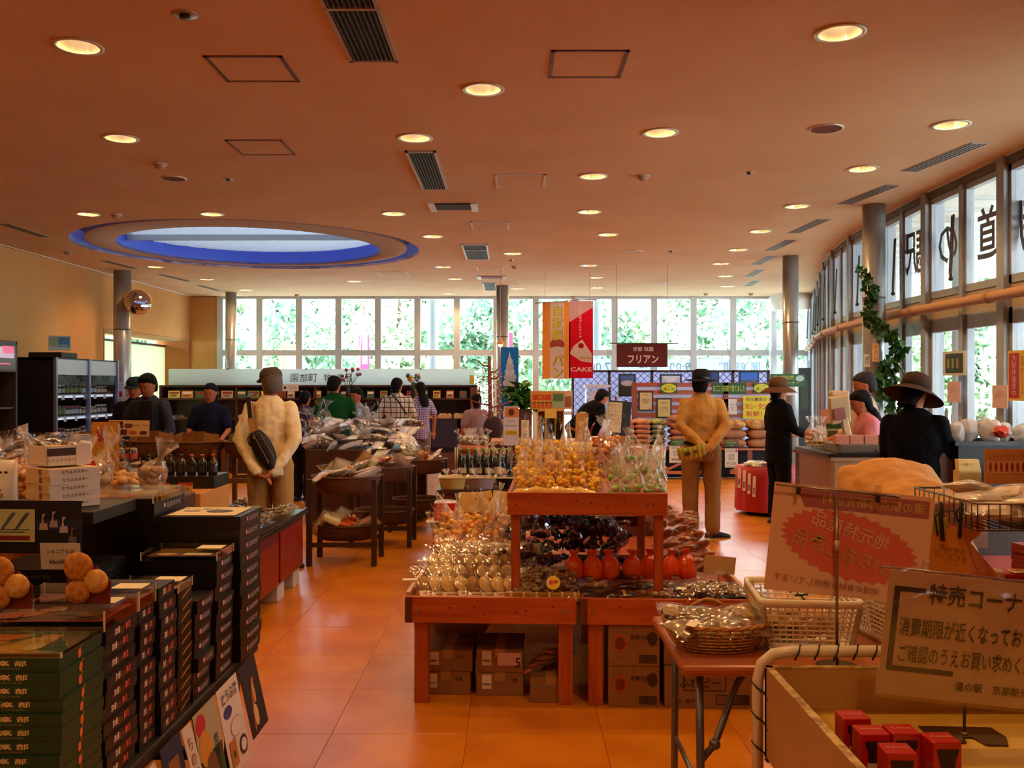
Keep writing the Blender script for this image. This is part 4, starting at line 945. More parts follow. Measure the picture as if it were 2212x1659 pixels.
# yellow puffed bags on the raised crate
Yc = [chunks('sack', 'f8cc3c', 'f0b430', 1), chunks('sack', 'fad850', 'ecaa2c', 2), chunks('sack', 'f8d44c', 'f4c83c', 3)]
for j in range(6):
    for i in range(6):
        if j == 5 and i > 3: continue
        bag('tall', Yc[(i + j) % 3], U(-.325 + i * .073 + rr(.006), .115 + j * .10, .008 + .03 * j), (rr(.12) - .15, rr(.12), rr(3)), (.74, .74, .86 + rr(.05)),
            ['gathered bag of golden snacks, crate front row', 'gathered bag of golden snacks, crate middle rows', 'gathered bag of golden snacks, crate back rows'][0 if j == 0 else 1 if j < 3 else 2], 'golden snack bags on the raised crate', fm=FILM_W if rnd.random() < .6 else FILM)
for j in range(2):
    bag('sack', chunks('sack', 'd08418', 'b85c10', 7), U(.10 + j * .06, .32 + j * .12, .13 + .03 * j), (rr(.3), rr(.3), rr(3)), 1.15, 'plump bag of orange caramel puffs on top of the golden bags', 'caramel puff bags', fm=FILM)
# flat yellow pack across the front
t = thing('flat_pack', 'wide flat pack of pale yellow fried tofu lying in front of the golden bags', 'snack bag', U(-.16, .035, .0), R(-2.6))
b = MB().mi(0, True)
rs = []
for i in range(25):
    x = -.21 + .42 * i / 24; hh = .026 * (1 - abs(2 * i / 24 - 1) ** 6) + .004 + .004 * math.sin(i * 1.1)
    rs.append([(x, .035 * math.cos(a), .02 + hh * math.sin(a)) for a in [2 * PI * j / 12 for j in range(12)]])
b.rings(rs); part('contents', b, mat('d8b040', .5, c2='c8962a', ns=30, bump=.4, bs=25), t)
w = MB().mi(0, True); w.rings([[(x * 1.02, y * 1.15, (z - .02) * 1.15 + .021) for x, y, z in r_] for r_ in rs]); jitter(w, .004, 3, 25); part('wrapper', w, FILM, t)
# green vegetable bags
def veg():
    g = random.Random(4); b = MB().mi(0, True)
    for i in range(14):
        a = g.uniform(0, 6.28); r = g.uniform(0, .03); b.mi(0 if i < 9 else 1 if i < 12 else 2); s = g.uniform(.012, .022)
        b.ball((r * math.cos(a), r * math.sin(a), .02 + g.uniform(0, .05)), (s, s, s * .8), 7, 5)
    return b.mesh([mat('6ab428', .5), mat('c8c878', .5), mat('d04a24', .5)], 'contents')
VG = veg()
for j in range(4):
    for i in range(5):
        bag('tall' if j else 'sack', VG, U(.13 + i * .056 + (j % 2) * .02, .05 + j * .10, .01 + .04 * j), (rr(.15) - .25, rr(.2) + .25, rr(3)), .78 + rr(.05), 'bag of green vegetables, crate %s' % ('front row' if j == 0 else 'rear rows'), 'green vegetable bags on the raised crate', name='vegetable_bag', fm=FILM_W)
# two brown paper wrapped pots at the back of the raised crate
for i, x in enumerate((-.20, .0)):
    t = thing('paper_bag', 'frosted brown lidded bag at the back of the raised crate, %s' % ('nearest the soy sauce' if i == 0 else 'nearest the jars'), 'bag', U(x, .78, .0))
    b = MB().mi(0, True); rs = []
    for k in range(9):
        q = k / 8; r = .085 * (1 - .06 * abs(q - .5)) ; rs.append([(r * math.cos(a) * (1 + .04 * math.sin(5 * a + k)), r * .7 * math.sin(a), .2 * q + (.012 * math.sin(3 * a) if k == 8 else 0)) for a in [2 * PI * j / 22 for j in range(22)]])
    b.rings(rs); part('bag_body', b, mat('a8702f', .45, c2='8a5a28', ns=15, bump=.5, bs=20), t)
    part('paper_top', MB().mi(0, True).lathe([(.088, .19), (.09, .205), (.06, .225), (.0, .228)], 20, (0, 0, 0), 1, .75, cap=False), mat('d2b070', .7, bump=.6, bs=40), t)
    q = MB().box(-.03, .03, -.069, -.066, .06, .12); part('label', q, mat('8a7a5a', .6), t)
sheet('price_card', 'beige blank price board behind the golden bags', 'price card', U(.09, .80, .17), (1, 0, 0), (0, 0, 1), .17, .09, 'c4a070', (), [('・・・・・', .5, .2, .06, '5a3a20')])
# ---- lower deck: rows of round cracker packs near the aisle side
cr = solid('disc', 'e0c284', 'cfa860', 1, .6); crd = solid('disc', 'b88a48', '98682c', 2, .6)
def cracker(p, rot, k, lb, grp):
    o = inst('cracker_pack', [('contents', cr if k % 4 else crd), ('wrapper', film_mesh('pillow', 1 + k % 3, FILM)), ('label', cached('crl', lambda: MB().mi(0).box(.048, .098, -.048, .048, .026, .029).box(.095, .098, -.048, .048, .01, .029).mi(1).box(.0981, .0985, -.048, .048, .01, .014).box(.085, .09, -.04, .04, .029, .0295).box(.06, .065, -.03, .03, .029, .0295).mesh([mat('e2d3bd', .5), mat('b23a2c', .5)], 'label')))], lb, 'snack bag', p, rot, (1, 1, .55), grp)
for j, (y, n) in enumerate(((.07, 8), (.22, 8), (.37, 7), (.52, 7))):
    for i in range(n):
        cracker(D(-.76 + .062 * i + .01 * j + (.03 if j % 2 else 0), y + .05, .062 + .028 * j), (R(-8) + rr(.08), R(48) + rr(.1), R(-68) + rr(.1)), i + j, 'clear pack of pale round rice crackers, %s' % ('front row' if j == 0 else 'second row' if j == 1 else 'rear rows'), 'round cracker packs on the bench')
# orange and yellow tall packs behind
OY = [chunks('sack', 'f0a828', 'e07018', 11), chunks('sack', 'f4bc3c', 'e89428', 12), chunks('sack', 'e8bc60', 'd09c3c', 13)]
for j in range(4):
    for i in range(6):
        bag('tall', OY[(i * 2 + j) % 3], D(-.74 + .072 * i + rr(.01), .68 + .15 * j, .09 + .03 * j), (R(-22) + rr(.1), rr(.12), rr(3)), 1.02 + rr(.08), 'tall bag of yellow rice snacks, bench rear' if j else 'tall clear bag of orange rice snacks behind the crackers', 'yellow and orange snack bags', fm=FILM_W if (i + j) % 3 == 0 else FILM, lab=(label_mesh('y', .045, .06), (0, -.055, .05), (0, 0, 0)) if j == 0 and i % 2 else None)
for i in range(4):
    bag('pillow', solid('slab', 'd8c79a', 'c2a266', 5), D(-.60 + .11 * i, .60 + rr(.01), .15), (R(28), rr(.1), rr(.2)), .85, 'flat pack of pale senbei lying on the cracker rows', 'flat senbei packs', name='senbei_pack', fm=FILM_W)
# price tabs along the edge
for i, y in enumerate((.25, .75, 1.25)):
    t = tag(part('price_tab', MB().box(-.03, .045, -.02, .02, 0, .004), mat('e3dcd2', .5), None, loc=D(-.86, y, .055)), 'white price tab on the aisle edge of the bench, %s from the front' % ordn(i), 'price card', 'price tabs')
# bamboo tray with mushroom bags
t = thing('bamboo_tray', 'flat bamboo tray holding dried mushrooms on the bench front', 'tray', D(-.17, .14, .002), R(-2.6))
part('tray_base', MB().box(-.175, .175, -.11, .14, .0, .01), mat('7a4a1e', .7), t)
part('rim', MB().box(-.18, .18, -.118, -.108, 0, .045).box(-.18, .18, .14, .15, 0, .045).box(-.18, -.17, -.11, .14, 0, .045).box(.17, .18, -.11, .14, 0, .045), mat('b9883c', .5, c2='a07028', ns=30), t, bevel=.003)
for i in range(6): part('binding', MB().box(-.16 + i * .062, -.148 + i * .062, -.12, -.106, .022, .047), mat('e0cb94', .5), t)
MU = [chunks('pillow', '8a6a4a', 'a88a5c', 21), chunks('pillow', '6a4c34', '917048', 22)]
for k in range(6): bag('pillow', MU[k % 2], D(-.24 + .14 * (k % 2) + rr(.02), .08 + .06 * (k // 2), .03 + .03 * (k // 2)), (R(24), rr(.15), rr(.3)), .95, 'clear pack of dried mushrooms in the bamboo tray', 'mushroom packs in the tray', name='mushroom_pack', fm=FILM)
tag(part('flower_sticker', MB().mi(0).lathe([(.035, 0), (.035, .002)], 10).mi(1).ball((-.01, 0, .003), (.01, .012, .002), 8, 4).ball((.012, .004, .003), (.012, .009, .002), 8, 4), [mat('d8b82c', .5), mat('b0301c', .5)], None, loc=D(-.12, .03, .095), rot=(R(62), 0, 0)), 'yellow and red flower sticker on the mushroom pack', 'sticker')
# dark bags heap in the middle
DK = [chunks('pillow', '3a2226', '2a181c', 31), chunks('pillow', '56301c', '341c18', 32), chunks('pillow', '2c2638', '1f1a28', 33)]
for k in range(44):
    i, j = k % 6, k // 6
    x = -.37 + .115 * i + (.05 if j % 2 else 0) + rr(.02); y = .34 + .13 * j + rr(.02)
    if x < -.22 and y < .5: y += .25
    hgt = .05 + .055 * min(j, 4) * (1 - .35 * abs(x) / .4)
    bag('pillow' if rnd.random() < .7 else 'sack', DK[k % 3] if True else None, D(x, y, hgt), (R(25) + rr(.5), rr(.4), rr(1.5)), 1.0 + rr(.1), 'shiny dark food bag heaped under raised crate', 'dark food bags in the heap', name='dried_food_bag', fm=FILM_D if k % 2 else FILM)
# orange bags in a row
orf = mat('f4560e', .22, coat=.6, bump=.5, bs=30)
for i in range(7):
    if i in (2,): dx = -.01
    else: dx = 0
    bag('knot', solid('round', 'c2380c', 'd8521a', 8, .35), D(-.01 + .098 * i + dx, .30 + .012 * i, .055), (rr(.1), rr(.1), rr(.5)), (.80, .80, .92), 'round orange bag tied at the top, %s from the bamboo tray' % ordn(i), 'row of orange bags', name='orange_bag', fm=orf, lab=(label_mesh('o', .04, .025, 'b8a070', '6a2a1a'), (0, -.058, .02), (0, 0, 0)) if i % 2 else None)
# dark long packs in front
for i in range(9):
    bag('pillow', [solid('stick', '1c0e0c', '35180f', 41, .25), solid('slab', '3a140e', '20100d', 42, .25), chunks('pillow', '8a6a4c', 'b09870', 43)][(i * 2) % 3 if i != 4 else 2], D(-.02 + .103 * i, .09 + .09 * (i % 2), .01 + .02 * (i % 2)), (rr(.1), rr(.1), rr(.5)), 1.05, 'glossy dark sweet bean pack on the bench front edge' if (i * 2) % 3 != 2 else 'clear pack of small pale cakes on bench edge', 'packs on the front edge', name='sweet_bean_pack', fm=FILM)
# brown stick packs on the far side of the bench
ST = [solid('stick', 'b86a30', '7a4420', 51, .5), solid('stick', 'cc8444', '8e5428', 52, .5)]
for k in range(26):
    i, j = k % 3, k // 3
    bag('pillow', ST[k % 2], D(.50 + .10 * i + rr(.01), .42 + .15 * j, .14 + .03 * min(j, 4) - .03 * i), (R(10) + rr(.1), R(20) + rr(.12), R(100) + rr(.2)), 1.08, 'long pack of brown stick cakes on bench', 'stick cake packs', name='stick_cake_pack', fm=FILM)
for i in range(5): bag('pillow', chunks('pillow', 'a88a5c', '6a4a2c', 61), D(.56 + .05 * i, .05 + .05 * (i % 3), .05), (R(30) + rr(.2), rr(.2), rr(.6)), .8, 'small clear pack of nuts at the bench corner', 'small nut packs', name='nut_pack')
# small upright card on a clip stand
t = thing('card_stand', 'blank beige card held in a small clip stand on the bench corner', 'sign', D(.70, .16, .02))
part('stem', MB().tube([(0, 0, 0), (0, 0, .10)], .004, 6), mat('b8b0a4', .2, metal=.7), t); part('foot', MB().lathe([(.02, 0), (.02, .004)], 14), mat('c8c0b4', .2), t)
part('card', MB().bx((.005, 0, .145), (.155, .002, .085), Matrix.Rotation(R(6), 3, 'Y')), mat('c9ad7c', .7), t); part('clip', MB().box(-.02, .03, -.006, .006, .095, .11), mat('d8d0c4', .2), t)
# ---- under the bench: cartons
def carton(x, y, w_, d, h, label, texts=(), z=0, patches=(), c='8a6238', rz=-2.6, tape=True):
    t = thing('carton', label, 'box', (x, y, z), R(rz)); m_ = mat(c, .85, c2='7c5630', ns=5)
    part('carton_body', MB().box(-w_/2, w_/2, 0, d, 0, h), m_, t, bevel=.003)
    part('flap_line', MB().box(-.004, .004, -.001, 0, h - .03, h).box(-w_/2, w_/2, .0, d, h, h + .0015), mat('6a4826', .8), t)
    if tape: part('tape', MB().box(-.025, .025, -.0015, d, h - .04, h + .002), mat('9a7444', .35), t)
    if patches or texts:
        q = MB(); ms = []
        for kd, a, b_, pw, ph, cc in patches:
            mm = mat(cc, .6)
            if mm not in ms: ms.append(mm)
            q.mi(ms.index(mm)); q.poly([(-w_/2 + p * w_, -.002, r_ * h) for p, r_ in shape_pts(kd, a, b_, pw, ph)])
        if patches: part('label', q, ms, t)
        for body, cx_, cz_, hh, cc in texts: q = MB(); put_text(q, body, (-w_/2 + cx_ * w_, -.0025, cz_ * h), (1, 0, 0), (0, 0, 1), h=hh * h, off=.01); part('lettering', q, mat(cc, .6), t)
    return t
LBL = [('r', .12, .3, .2, .62, 'cfc4c0'), ('r', .14, .45, .16, .1, '8a7c98')]
carton(-.33, 4.62, .245, .3, .115, 'low brown carton with white slip under the bench, lower of the pair by the aisle', [('注意', .76, .7, .16, '3a2616')], 0, LBL)
carton(-.32, 4.62, .245, .3, .105, 'low brown carton with white slip under the bench, upper of the pair by the aisle', [('注意', .76, .7, .16, '3a2616')], .117, LBL)
carton(-.06, 4.60, .235, .3, .115, 'low brown carton under the bench, lower of the middle pair', [('注意', .8, .72, .14, '3a2616')], 0, LBL)
carton(-.06, 4.60, .235, .3, .115, 'low brown carton with pink number 5 slip under the bench', [('5', .88, .45, .4, '2c2450')], .117, LBL + [('r', .45, .3, .5, .55, 'd4b4b4')])
carton(.19, 4.50, .205, .3, .125, 'small brown carton beneath the orange striped packs', [('□□□', .2, .65, .14, '7a8a7c')], 0)
for i in range(4): bag('pillow', solid('stick', 'b0542a', '8a6a70', 71), (.13 + .035 * i, 4.62, .14 + .02 * i), (R(10), R(-30 + 12 * i), R(20)), .8, 'orange striped pack lying on the small carton under the bench', 'orange striped packs', name='striped_pack')
for i in range(2):
    carton(.585, 4.44, .245, .35, .195, 'brown carton with red bear circle under the bench, %s' % ('lower' if i == 0 else 'upper'), [('京都の里', .62, .72, .12, '3a2412'), ('10kg入', .25, .22, .07, '8a2c1c'), ('||||||||', .8, .2, .14, '2a1a10')], .197 * i, [('e', .08, .36, .3, .42, 'a84428'), ('e', .12, .4, .22, .32, '8a6238'), ('e', .15, .42, .16, .22, 'a84428'), ('r', .6, .08, .34, .2, '3a2412'), ('r', .62, .1, .3, .16, '8a6238'), ('b', .76, .5, .2, .36, '3a2412')], tape=False)
carton(.95, 4.42, .44, .35, .20, 'wide brown carton lettered for peanut sweets under the bench, lower', [('ふわピー', .38, .62, .22, '24160c'), ('京都・菓子製造', .25, .18, .1, '24160c')], 0, [('r', .2, .42, .46, .38, '24160c'), ('r', .21, .44, .44, .34, '8a6238'), ('r', .55, .1, .36, .24, '24160c'), ('r', .56, .12, .34, .2, '8a6238')], tape=False)
carton(.95, 4.44, .44, .35, .19, 'wide brown carton under the bench, upper', [('京都・菓子', .2, .25, .1, '24160c')], .202, (), tape=False)
tag(part('leaning_board', MB().bx((-.30, 4.98, .25), (.3, .01, .34), Matrix.Rotation(R(32), 3, 'Y')), mat('9a7444', .7), None), 'tan board leaning in the dark under the bench', 'board')
# ================================================ RIGHT FRONT: folding table, baskets, wagon, signs
TT = .72
ft = thing('folding_table', 'orange topped folding table with grey tube legs carrying the baskets', 'table', (1.12, 3.02, 0))
b = MB(); b.box(-.62, .62, -.3, .3, TT - .032, TT); part('table_top', b, mat('a85a22', .3, c2='9a4c1a', ns=4, nd=4, stretch=(1, 8, 8)), ft, bevel=.012)
lg_m = mat('6a6c70', .35, metal=.7)
for s in (-1, 1):
    for y in (-.2, .2):
        part('leg', MB().mi(0, True).tube([(s * .55, y, TT - .03), (s * .55, y * 1.1, .4), (s * .55, y * 1.2, 0)], .0125, 10), lg_m, ft)
    part('leg_brace', MB().mi(0, True).tube([(s * .55, -.2, .32), (s * .55, .2, .32)], .009, 8), lg_m, ft)
    part('folding_strut', MB().mi(0, True).tube([(s * .36, -.12, TT - .035), (s * .42, -.14, TT - .1), (s * .5, -.19, .45), (s * .55, -.205, .4)], .011, 8).ball((s * .5, -.19, .45), .018), lg_m, ft)
# wicker basket with ginger packs
wb = thing('wicker_basket', 'oval wicker basket at the folding table corner filled with brown packs', 'basket', (.645, 2.93, TT))
wicker(wb, .135, .10, .085, n=26, rings=8, flare=1.22, r=.0035)
part('handle', MB().mi(0, True).tube([(-.07 + .14 * i / 12, .118, .085 + .035 * math.sin(PI * i / 12)) for i in range(13)], .007, 8), mat('b07a34', .55, c2='8f5c22', ns=50), wb)
GI = [solid('slab', '8a6a3c', '6a4c26', 81, .5), solid('slab', '9c7a48', '75562c', 82, .5)]
for k in range(6): bag('pillow', GI[k % 2], (.56 + .075 * (k % 3) + rr(.01), 2.88 + .08 * (k // 3), TT + .055 + .018 * (k // 3)), (R(12) + rr(.15), rr(.25), R(15) + rr(.4)), 1.0, 'clear pack of knobbly brown ginger sweets in the wicker basket', 'packs in the wicker basket', name='ginger_pack', fm=FILM, lab=(label_mesh('w', .06, .03, 'e6dfd0', '2a2420'), (-.02, -.02, .046), (R(80), 0, R(25))) if k == 0 else None)
def plastic_basket(label, x, y, rz, w=.30, d=.34, h=.16, c='e6ddc4'):
    t = thing('plastic_basket', label, 'basket', (x, y, TT), R(rz)); m_ = mat(c, .4, coat=.2); tp = .82
    def side(ax, s, W_, D_, n, nm):
        b = MB(); rows = 8
        for i in range(n + 1):
            u = -1 + 2 * i / n
            e = .012 if i in (0, n) else .0035
            b.beam(P_(ax, s, u, .12), P_(ax, s, u, .86), e, .004, (0, 0, 1)) if False else b.tube([P_(ax, s, u, .1), P_(ax, s, u, .9)], e * .8, 4)
        for j in range(rows + 1):
            v = .12 + .76 * j / rows; b.tube([P_(ax, s, -1, v), P_(ax, s, 1, v)], .0033, 4)
        part(nm, b, m_, t)
    def P_(ax, s, u, v):
        k = tp + (1 - tp) * v; X, Y = w / 2 * k, d / 2 * k
        return (u * X, s * Y, v * h) if ax == 'x' else (s * X, u * Y, v * h)
    side('x', -1, 0, 0, 13, 'lattice_wall'); side('x', 1, 0, 0, 13, 'lattice_wall'); side('y', -1, 0, 0, 15, 'lattice_wall'); side('y', 1, 0, 0, 15, 'lattice_wall')
    def ring(v0, v1, out):
        b = MB(); q = []
        for v, o in ((v0, 0), (v0, out), (v1, out), (v1, 0)):
            k = tp + (1 - tp) * v0; X, Y = w / 2 * k + o, d / 2 * k + o; r_ = []
            for cx_, cy_ in ((1, 1), (-1, 1), (-1, -1), (1, -1)):
                for a in range(4): an = R(45 * 0 + {(1, 1): 0, (-1, 1): 90, (-1, -1): 180, (1, -1): 270}[(cx_, cy_)] + a * 30); r_.append((cx_ * (X - .03) + .03 * math.cos(an), cy_ * (Y - .03) + .03 * math.sin(an), v * h))
            q.append(r_)
        b.mi(0, True).rings(q, cap=False, close=True); return b
    part('rim', ring(.88, 1.02, .012), m_, t); part('foot_rim', ring(.0, .12, .006), m_, t)
    part('basket_floor', MB().box(-w/2 * tp, w/2 * tp, -d/2 * tp, d/2 * tp, .003, .008), m_, t); return t
plastic_basket('white plastic lattice basket with green tied bags, beside the wicker basket', .94, 3.02, -6)
plastic_basket('second white plastic lattice basket half hidden behind the special price sign', 1.30, 3.05, 8)
for k in range(5):
    bag('sack', chunks('sack', 'b8862c', 'c8a05a', 90 + k % 2), (.85 + .07 * (k % 3), 2.93 + .1 * (k // 3), TT + .01), (rr(.2), rr(.2), rr(3)), .85, 'clear bag of golden crackers in the white plastic basket', 'bags in the white basket', fm=FILM)
for k in range(4): bag('sack', chunks('sack', 'a87028', '8a5a2c', 93), (1.23 + .08 * (k % 2), 2.95 + .12 * (k // 2), TT + .01), (rr(.2), rr(.2), rr(3)), .8, 'clear bag of brown crackers in the second plastic basket', 'bags in the second basket', fm=FILM)
for i, (x, y, z) in enumerate(((.87, 2.95, .905), (.94, 3.0, .91), (.90, 2.88, .88))):
    tag(part('bag_tie', MB().mi(0, True).tube([(-.015, 0, .02), (0, 0, .01), (.012, 0, -.004), (.018, 0, -.02)], .003, 6).tube([(-.02, 0, .012), (.02, 0, .016)], .0035, 6), mat('1c3a26', .5), None, loc=(x, y, z)), 'dark green twist tie on a bag in the white basket, %s' % ('nearest the pole' if i == 1 else 'by the basket corner' if i == 0 else 'lowest'), 'tie', 'green twist ties')
def sign_stand(label, px, py, z0, htop, bar_w, roll, plate, clips):
    t = thing('sign_stand', label, 'sign stand', (px, py, z0)); ch = mat('8a8078', .25, metal=.8)
    part('pole', MB().mi(0, True).tube([(0, 0, .003), (0, 0, htop)], .0042, 8), ch, t)
    c, s = math.cos(roll), math.sin(roll)
    part('clip_bar', MB().mi(0, True).tube([(-bar_w / 2 * c, 0, htop - bar_w / 2 * s * -1), (bar_w / 2 * c, 0, htop - bar_w / 2 * s)], .0032, 8).ball((bar_w / 2 * c, 0, htop - bar_w / 2 * s), .006), ch, t)
    part('height_collar', MB().mi(0, True).lathe([(.007, 0), (.007, .03)], 12, (0, 0, htop * .66)), mat('b8a898', .4), t)
    if plate == 'notched':
        q = [(-.10, -.055), (-.02, -.055), (-.012, -.02), (.012, -.02), (.02, -.07), (.075, -.075), (.10, -.02), (.095, .05), (-.095, .06)]
        part('base_plate', MB().poly([(x, y, 0) for x, y in q], (0, 0, .003)), mat('6a5a44', .22, metal=.9), t, bevel=.001)
        part('base_screw', MB().mi(0, True).lathe([(.0, .010), (.008, .008), (.01, .003)], 12).lathe([(.0, .008), (.006, .006), (.007, .003)], 10, (-.07, 0, 0)), mat('c8bca8', .15, metal=1), t)
    else: part('base_plate', MB().lathe([(.06, 0), (.06, .004)], 20), mat('6a5a44', .25, metal=.9), t)
    for x in clips:
        part('clip', MB().bx((x * c, 0, htop - x * s + .012), (.017, .012, .03), Matrix.Rotation(roll, 3, 'Y')), film('ffffff', .18, .6, .1, bump=0), t)
        part('clip_core', MB().bx((x * c, -.001, htop - x * s - .012), (.010, .013, .02), Matrix.Rotation(roll, 3, 'Y')), mat('241c1c', .4), t)
    return t
# local specialities poster seen from its back
RL = R(5.9)
sign_stand('thin metal pole stand holding the pink speciality poster above the baskets', (1808 - CX) / FPX * 2.72, 2.72, TT, W(0, 1060, 2.72).z - TT, .36, RL, 'round', (-.115, .12))
def burst(cx_, cy_, a, b_, ang, n=64):
    o = []
    for i in range(n):
        k = 1 if i % 2 else .91; x = a * k * math.cos(2 * PI * i / n); y = b_ * k * math.sin(2 * PI * i / n)
        o.append((cx_ + x * math.cos(ang) - y * math.sin(ang), cy_ + x * math.sin(ang) + y * math.cos(ang)))
    return o
p = W(1650, 1272, 2.745)
sheet('poster', 'speciality poster with pink starburst seen mirrored through its back', 'poster', p, (math.cos(RL), 0, -math.sin(RL)), (math.sin(RL), 0, math.cos(RL)), .478, .32, 'dcb89c',
      [(burst(.5, .47, .46, .30, R(24)), 0, 0, 1, 1, 'd06a58'), (((.03, .80), (.80, .80), (.86, .96), (.03, .96)), 0, 0, 1, 1, 'a0606a')],
      [('道の駅京都新光悦村', .38, .885, .10, 'c2b060', .01, .64), ('地元特産品', .50, .62, .15, 'd8b0a4', .008, .50, R(15)), ('いちおし商品', .55, .42, .17, 'bf9a68', .006, .62, R(15)), ('地域の食材を提供しています', .62, .11, .07, 'a06a62', 0, .66, R(3))], mirror=True, thick=.001)
# special price sign
S2Y = 2.36; RL2 = R(6.3)
sp_ = sign_stand('chrome sign stand with notched base plate standing in the yellow wagon', (2083 - CX) / FPX * 2.42, 2.42, .632, W(0, 1243, 2.42).z - .632, .44, RL2, 'notched', (-.10, .095))
p = W(1893, 1497, S2Y)
sg = sheet('sign', 'special price corner sign lettered 特売コーナー in black on pale card', 'sign', p, (math.cos(RL2), 0, -math.sin(RL2)), (math.sin(RL2), 0, math.cos(RL2)), .475, .318, 'c9a68e',
      [('r', .035, .215, .032, .66, '191624'), ('r', .035, .835, .17, .04, '191624'), ('r', .035, .20, .36, .04, '191624'), ('r', .93, .215, .032, .66, '191624'), ('r', .80, .835, .16, .04, '191624')],
      [('特売コーナー', .52, .84, .17, '191624', .016, .60), ('消費期限が近くなっております', .50, .56, .155, '191624', .012, .84), ('ご確認のうえお買い求めください', .51, .345, .145, '191624', .005, .84), ('道の駅　京都新光悦村', .66, .13, .075, '2a1e1c', .008, .50)], thick=.0015)
r_, u_, n_ = frame((math.cos(RL2), 0, -math.sin(RL2)), (math.sin(RL2), 0, math.cos(RL2)))
b = MB(); O = n_ * .004; a = [O - r_ * .008 - u_ * .008, O + r_ * .485 - u_ * .008, O + r_ * .485 + u_ * .328, O - r_ * .008 + u_ * .328]; b.poly(a, n_ * .0006); part('clear_sleeve', b, film(base=.04, edge=.5, rough=.06, bs=5, bump=.5), sg)
# wagon
cream = mat('b58e5a', .5, c2='aa8450', ns=3); inner_m = mat('c9a63e', .55, c2='c09a34', ns=2)
wg = thing('sale_wagon', 'cream shallow sale wagon on white tube frame lined in yellow', 'wagon', (1.35, 1.75, 0))
X0, X1, Yw0, Yw1 = -.635, .75, -.75, .87
part('side_panel', MB().box(X0, X0 + .018, Yw0, Yw1, .50, .75), cream, wg); part('back_panel', MB().box(X0, X1, Yw1 - .018, Yw1, .50, .75), cream, wg)
part('side_panel', MB().box(X1 - .018, X1, Yw0, Yw1, .50, .75), cream, wg); part('front_panel', MB().box(X0, X1, Yw0, Yw0 + .018, .50, .75), cream, wg)
part('rim_edge', MB().box(X0 - .001, X0 + .02, Yw0, Yw1, .7505, .754).box(X0, X1, Yw1 - .02, Yw1 + .001, .7505, .754), mat('c9b070', .5, c2='8a6a3a', ns=30), wg)
part('tray_floor', MB().box(X0 + .018, X1 - .018, Yw0 + .018, Yw1 - .018, .615, .63), inner_m, wg)
wt = mat('cfc4ac', .35, coat=.3)
xs, zt = X0 - .012, .785
part('tube_frame', MB().mi(0, True).tube([(xs, Yw1 + .03, 0), (xs, Yw1 + .03, .70), (xs + .012, Yw1 + .03, .75), (xs + .045, Yw1 + .03, .777), (xs + .10, Yw1 + .03, zt), (.55, Yw1 + .03, zt), (.66, Yw1 + .03, .77), (.70, Yw1 + .03, .7), (.70, Yw1 + .03, 0)], .0165, 14), wt, wg)
part('tube_frame', MB().mi(0, True).tube([(xs, Yw0 - .03, 0), (xs, Yw0 - .03, .78), (.72, Yw0 - .03, .78), (.72, Yw0 - .03, 0)], .0165, 12), wt, wg)
part('low_shelf', MB().box(X0, X1, Yw0, Yw1, .14, .16), mat('7a3a18', .6), wg)
cr_ = MB().mi(0, True)
for i in range(7): x = xs + .10 + i * .055; cr_.tube([(x, Yw1 + .01, zt - .02), (x + .012, Yw1 + .028 - .018, zt + .004), (x + .022, Yw1 + .03, zt + .019), (x + .03, Yw1 + .05, zt)], .0028, 5)
for i in range(6): z = .70 - i * .085; cr_.tube([(xs - .018, Yw1 + .03, z), (xs - .006, Yw1 + .012, z - .014), (xs + .014, Yw1 + .012, z - .028), (xs + .022, Yw1 + .0, z - .05), (xs + .006, Yw1 - .03, z - .03)], .003, 5)
part('lacing_wire', cr_, mat('16120f', .5), wg)
# red cartons in the wagon
def rcarton(x, y, rz, lb):
    t = thing('drink_carton', lb, 'carton', (x, y, .63), rz, 'red cartons in the wagon'); rd = mat('b01812', .3, coat=.3)
    part('carton', MB().box(-.032, .032, -.03, .03, 0, .15), rd, t, bevel=.003)
    q = MB(); q.mi(0).poly([(-.022, -.0315, .118), (.022, -.0315, .118), (.024, -.0315, .135), (-.024, -.0315, .135)]); q.poly([(-.015, -.0312, .085), (.015, -.0312, .085), (.019, -.0312, .118), (-.019, -.0312, .118)]); q.mi(1).box(-.02, .02, -.0335, -.0312, .076, .086); part('picture', q, [mat('24101a', .5), mat('c9b8a8', .5)], t)
    q = MB(); put_text(q, vert('にんじん'), (.006, -.0315, .038), (1, 0, 0), (0, 0, 1), h=.06, off=.03); put_text(q, vert('ジュース'), (-.014, -.0315, .04), (1, 0, 0), (0, 0, 1), h=.045); put_text(q, 'にんじん', (0, 0, .1505), (1, 0, 0), (0, 1, 0), w=.045, off=.02)
    put_text(q, vert('野菜'), (.0325, 0, .09), (0, 1, 0), (0, 0, 1), h=.03)
    part('lettering', q, mat('d8a890', .5), t)
rcarton(.795, 2.16, 0, 'red carrot juice carton standing behind the others in the wagon')
rcarton(.80, 2.065, 0, 'red carrot juice carton nearest the wagon side panel'); rcarton(.87, 2.07, 0, 'red carrot juice carton in the middle of the wagon group'); rcarton(.935, 2.02, .05, 'red carrot juice carton farthest from the wagon side panel'); rcarton(.815, 1.96, -.05, 'red vegetable carton standing in front of the other three')
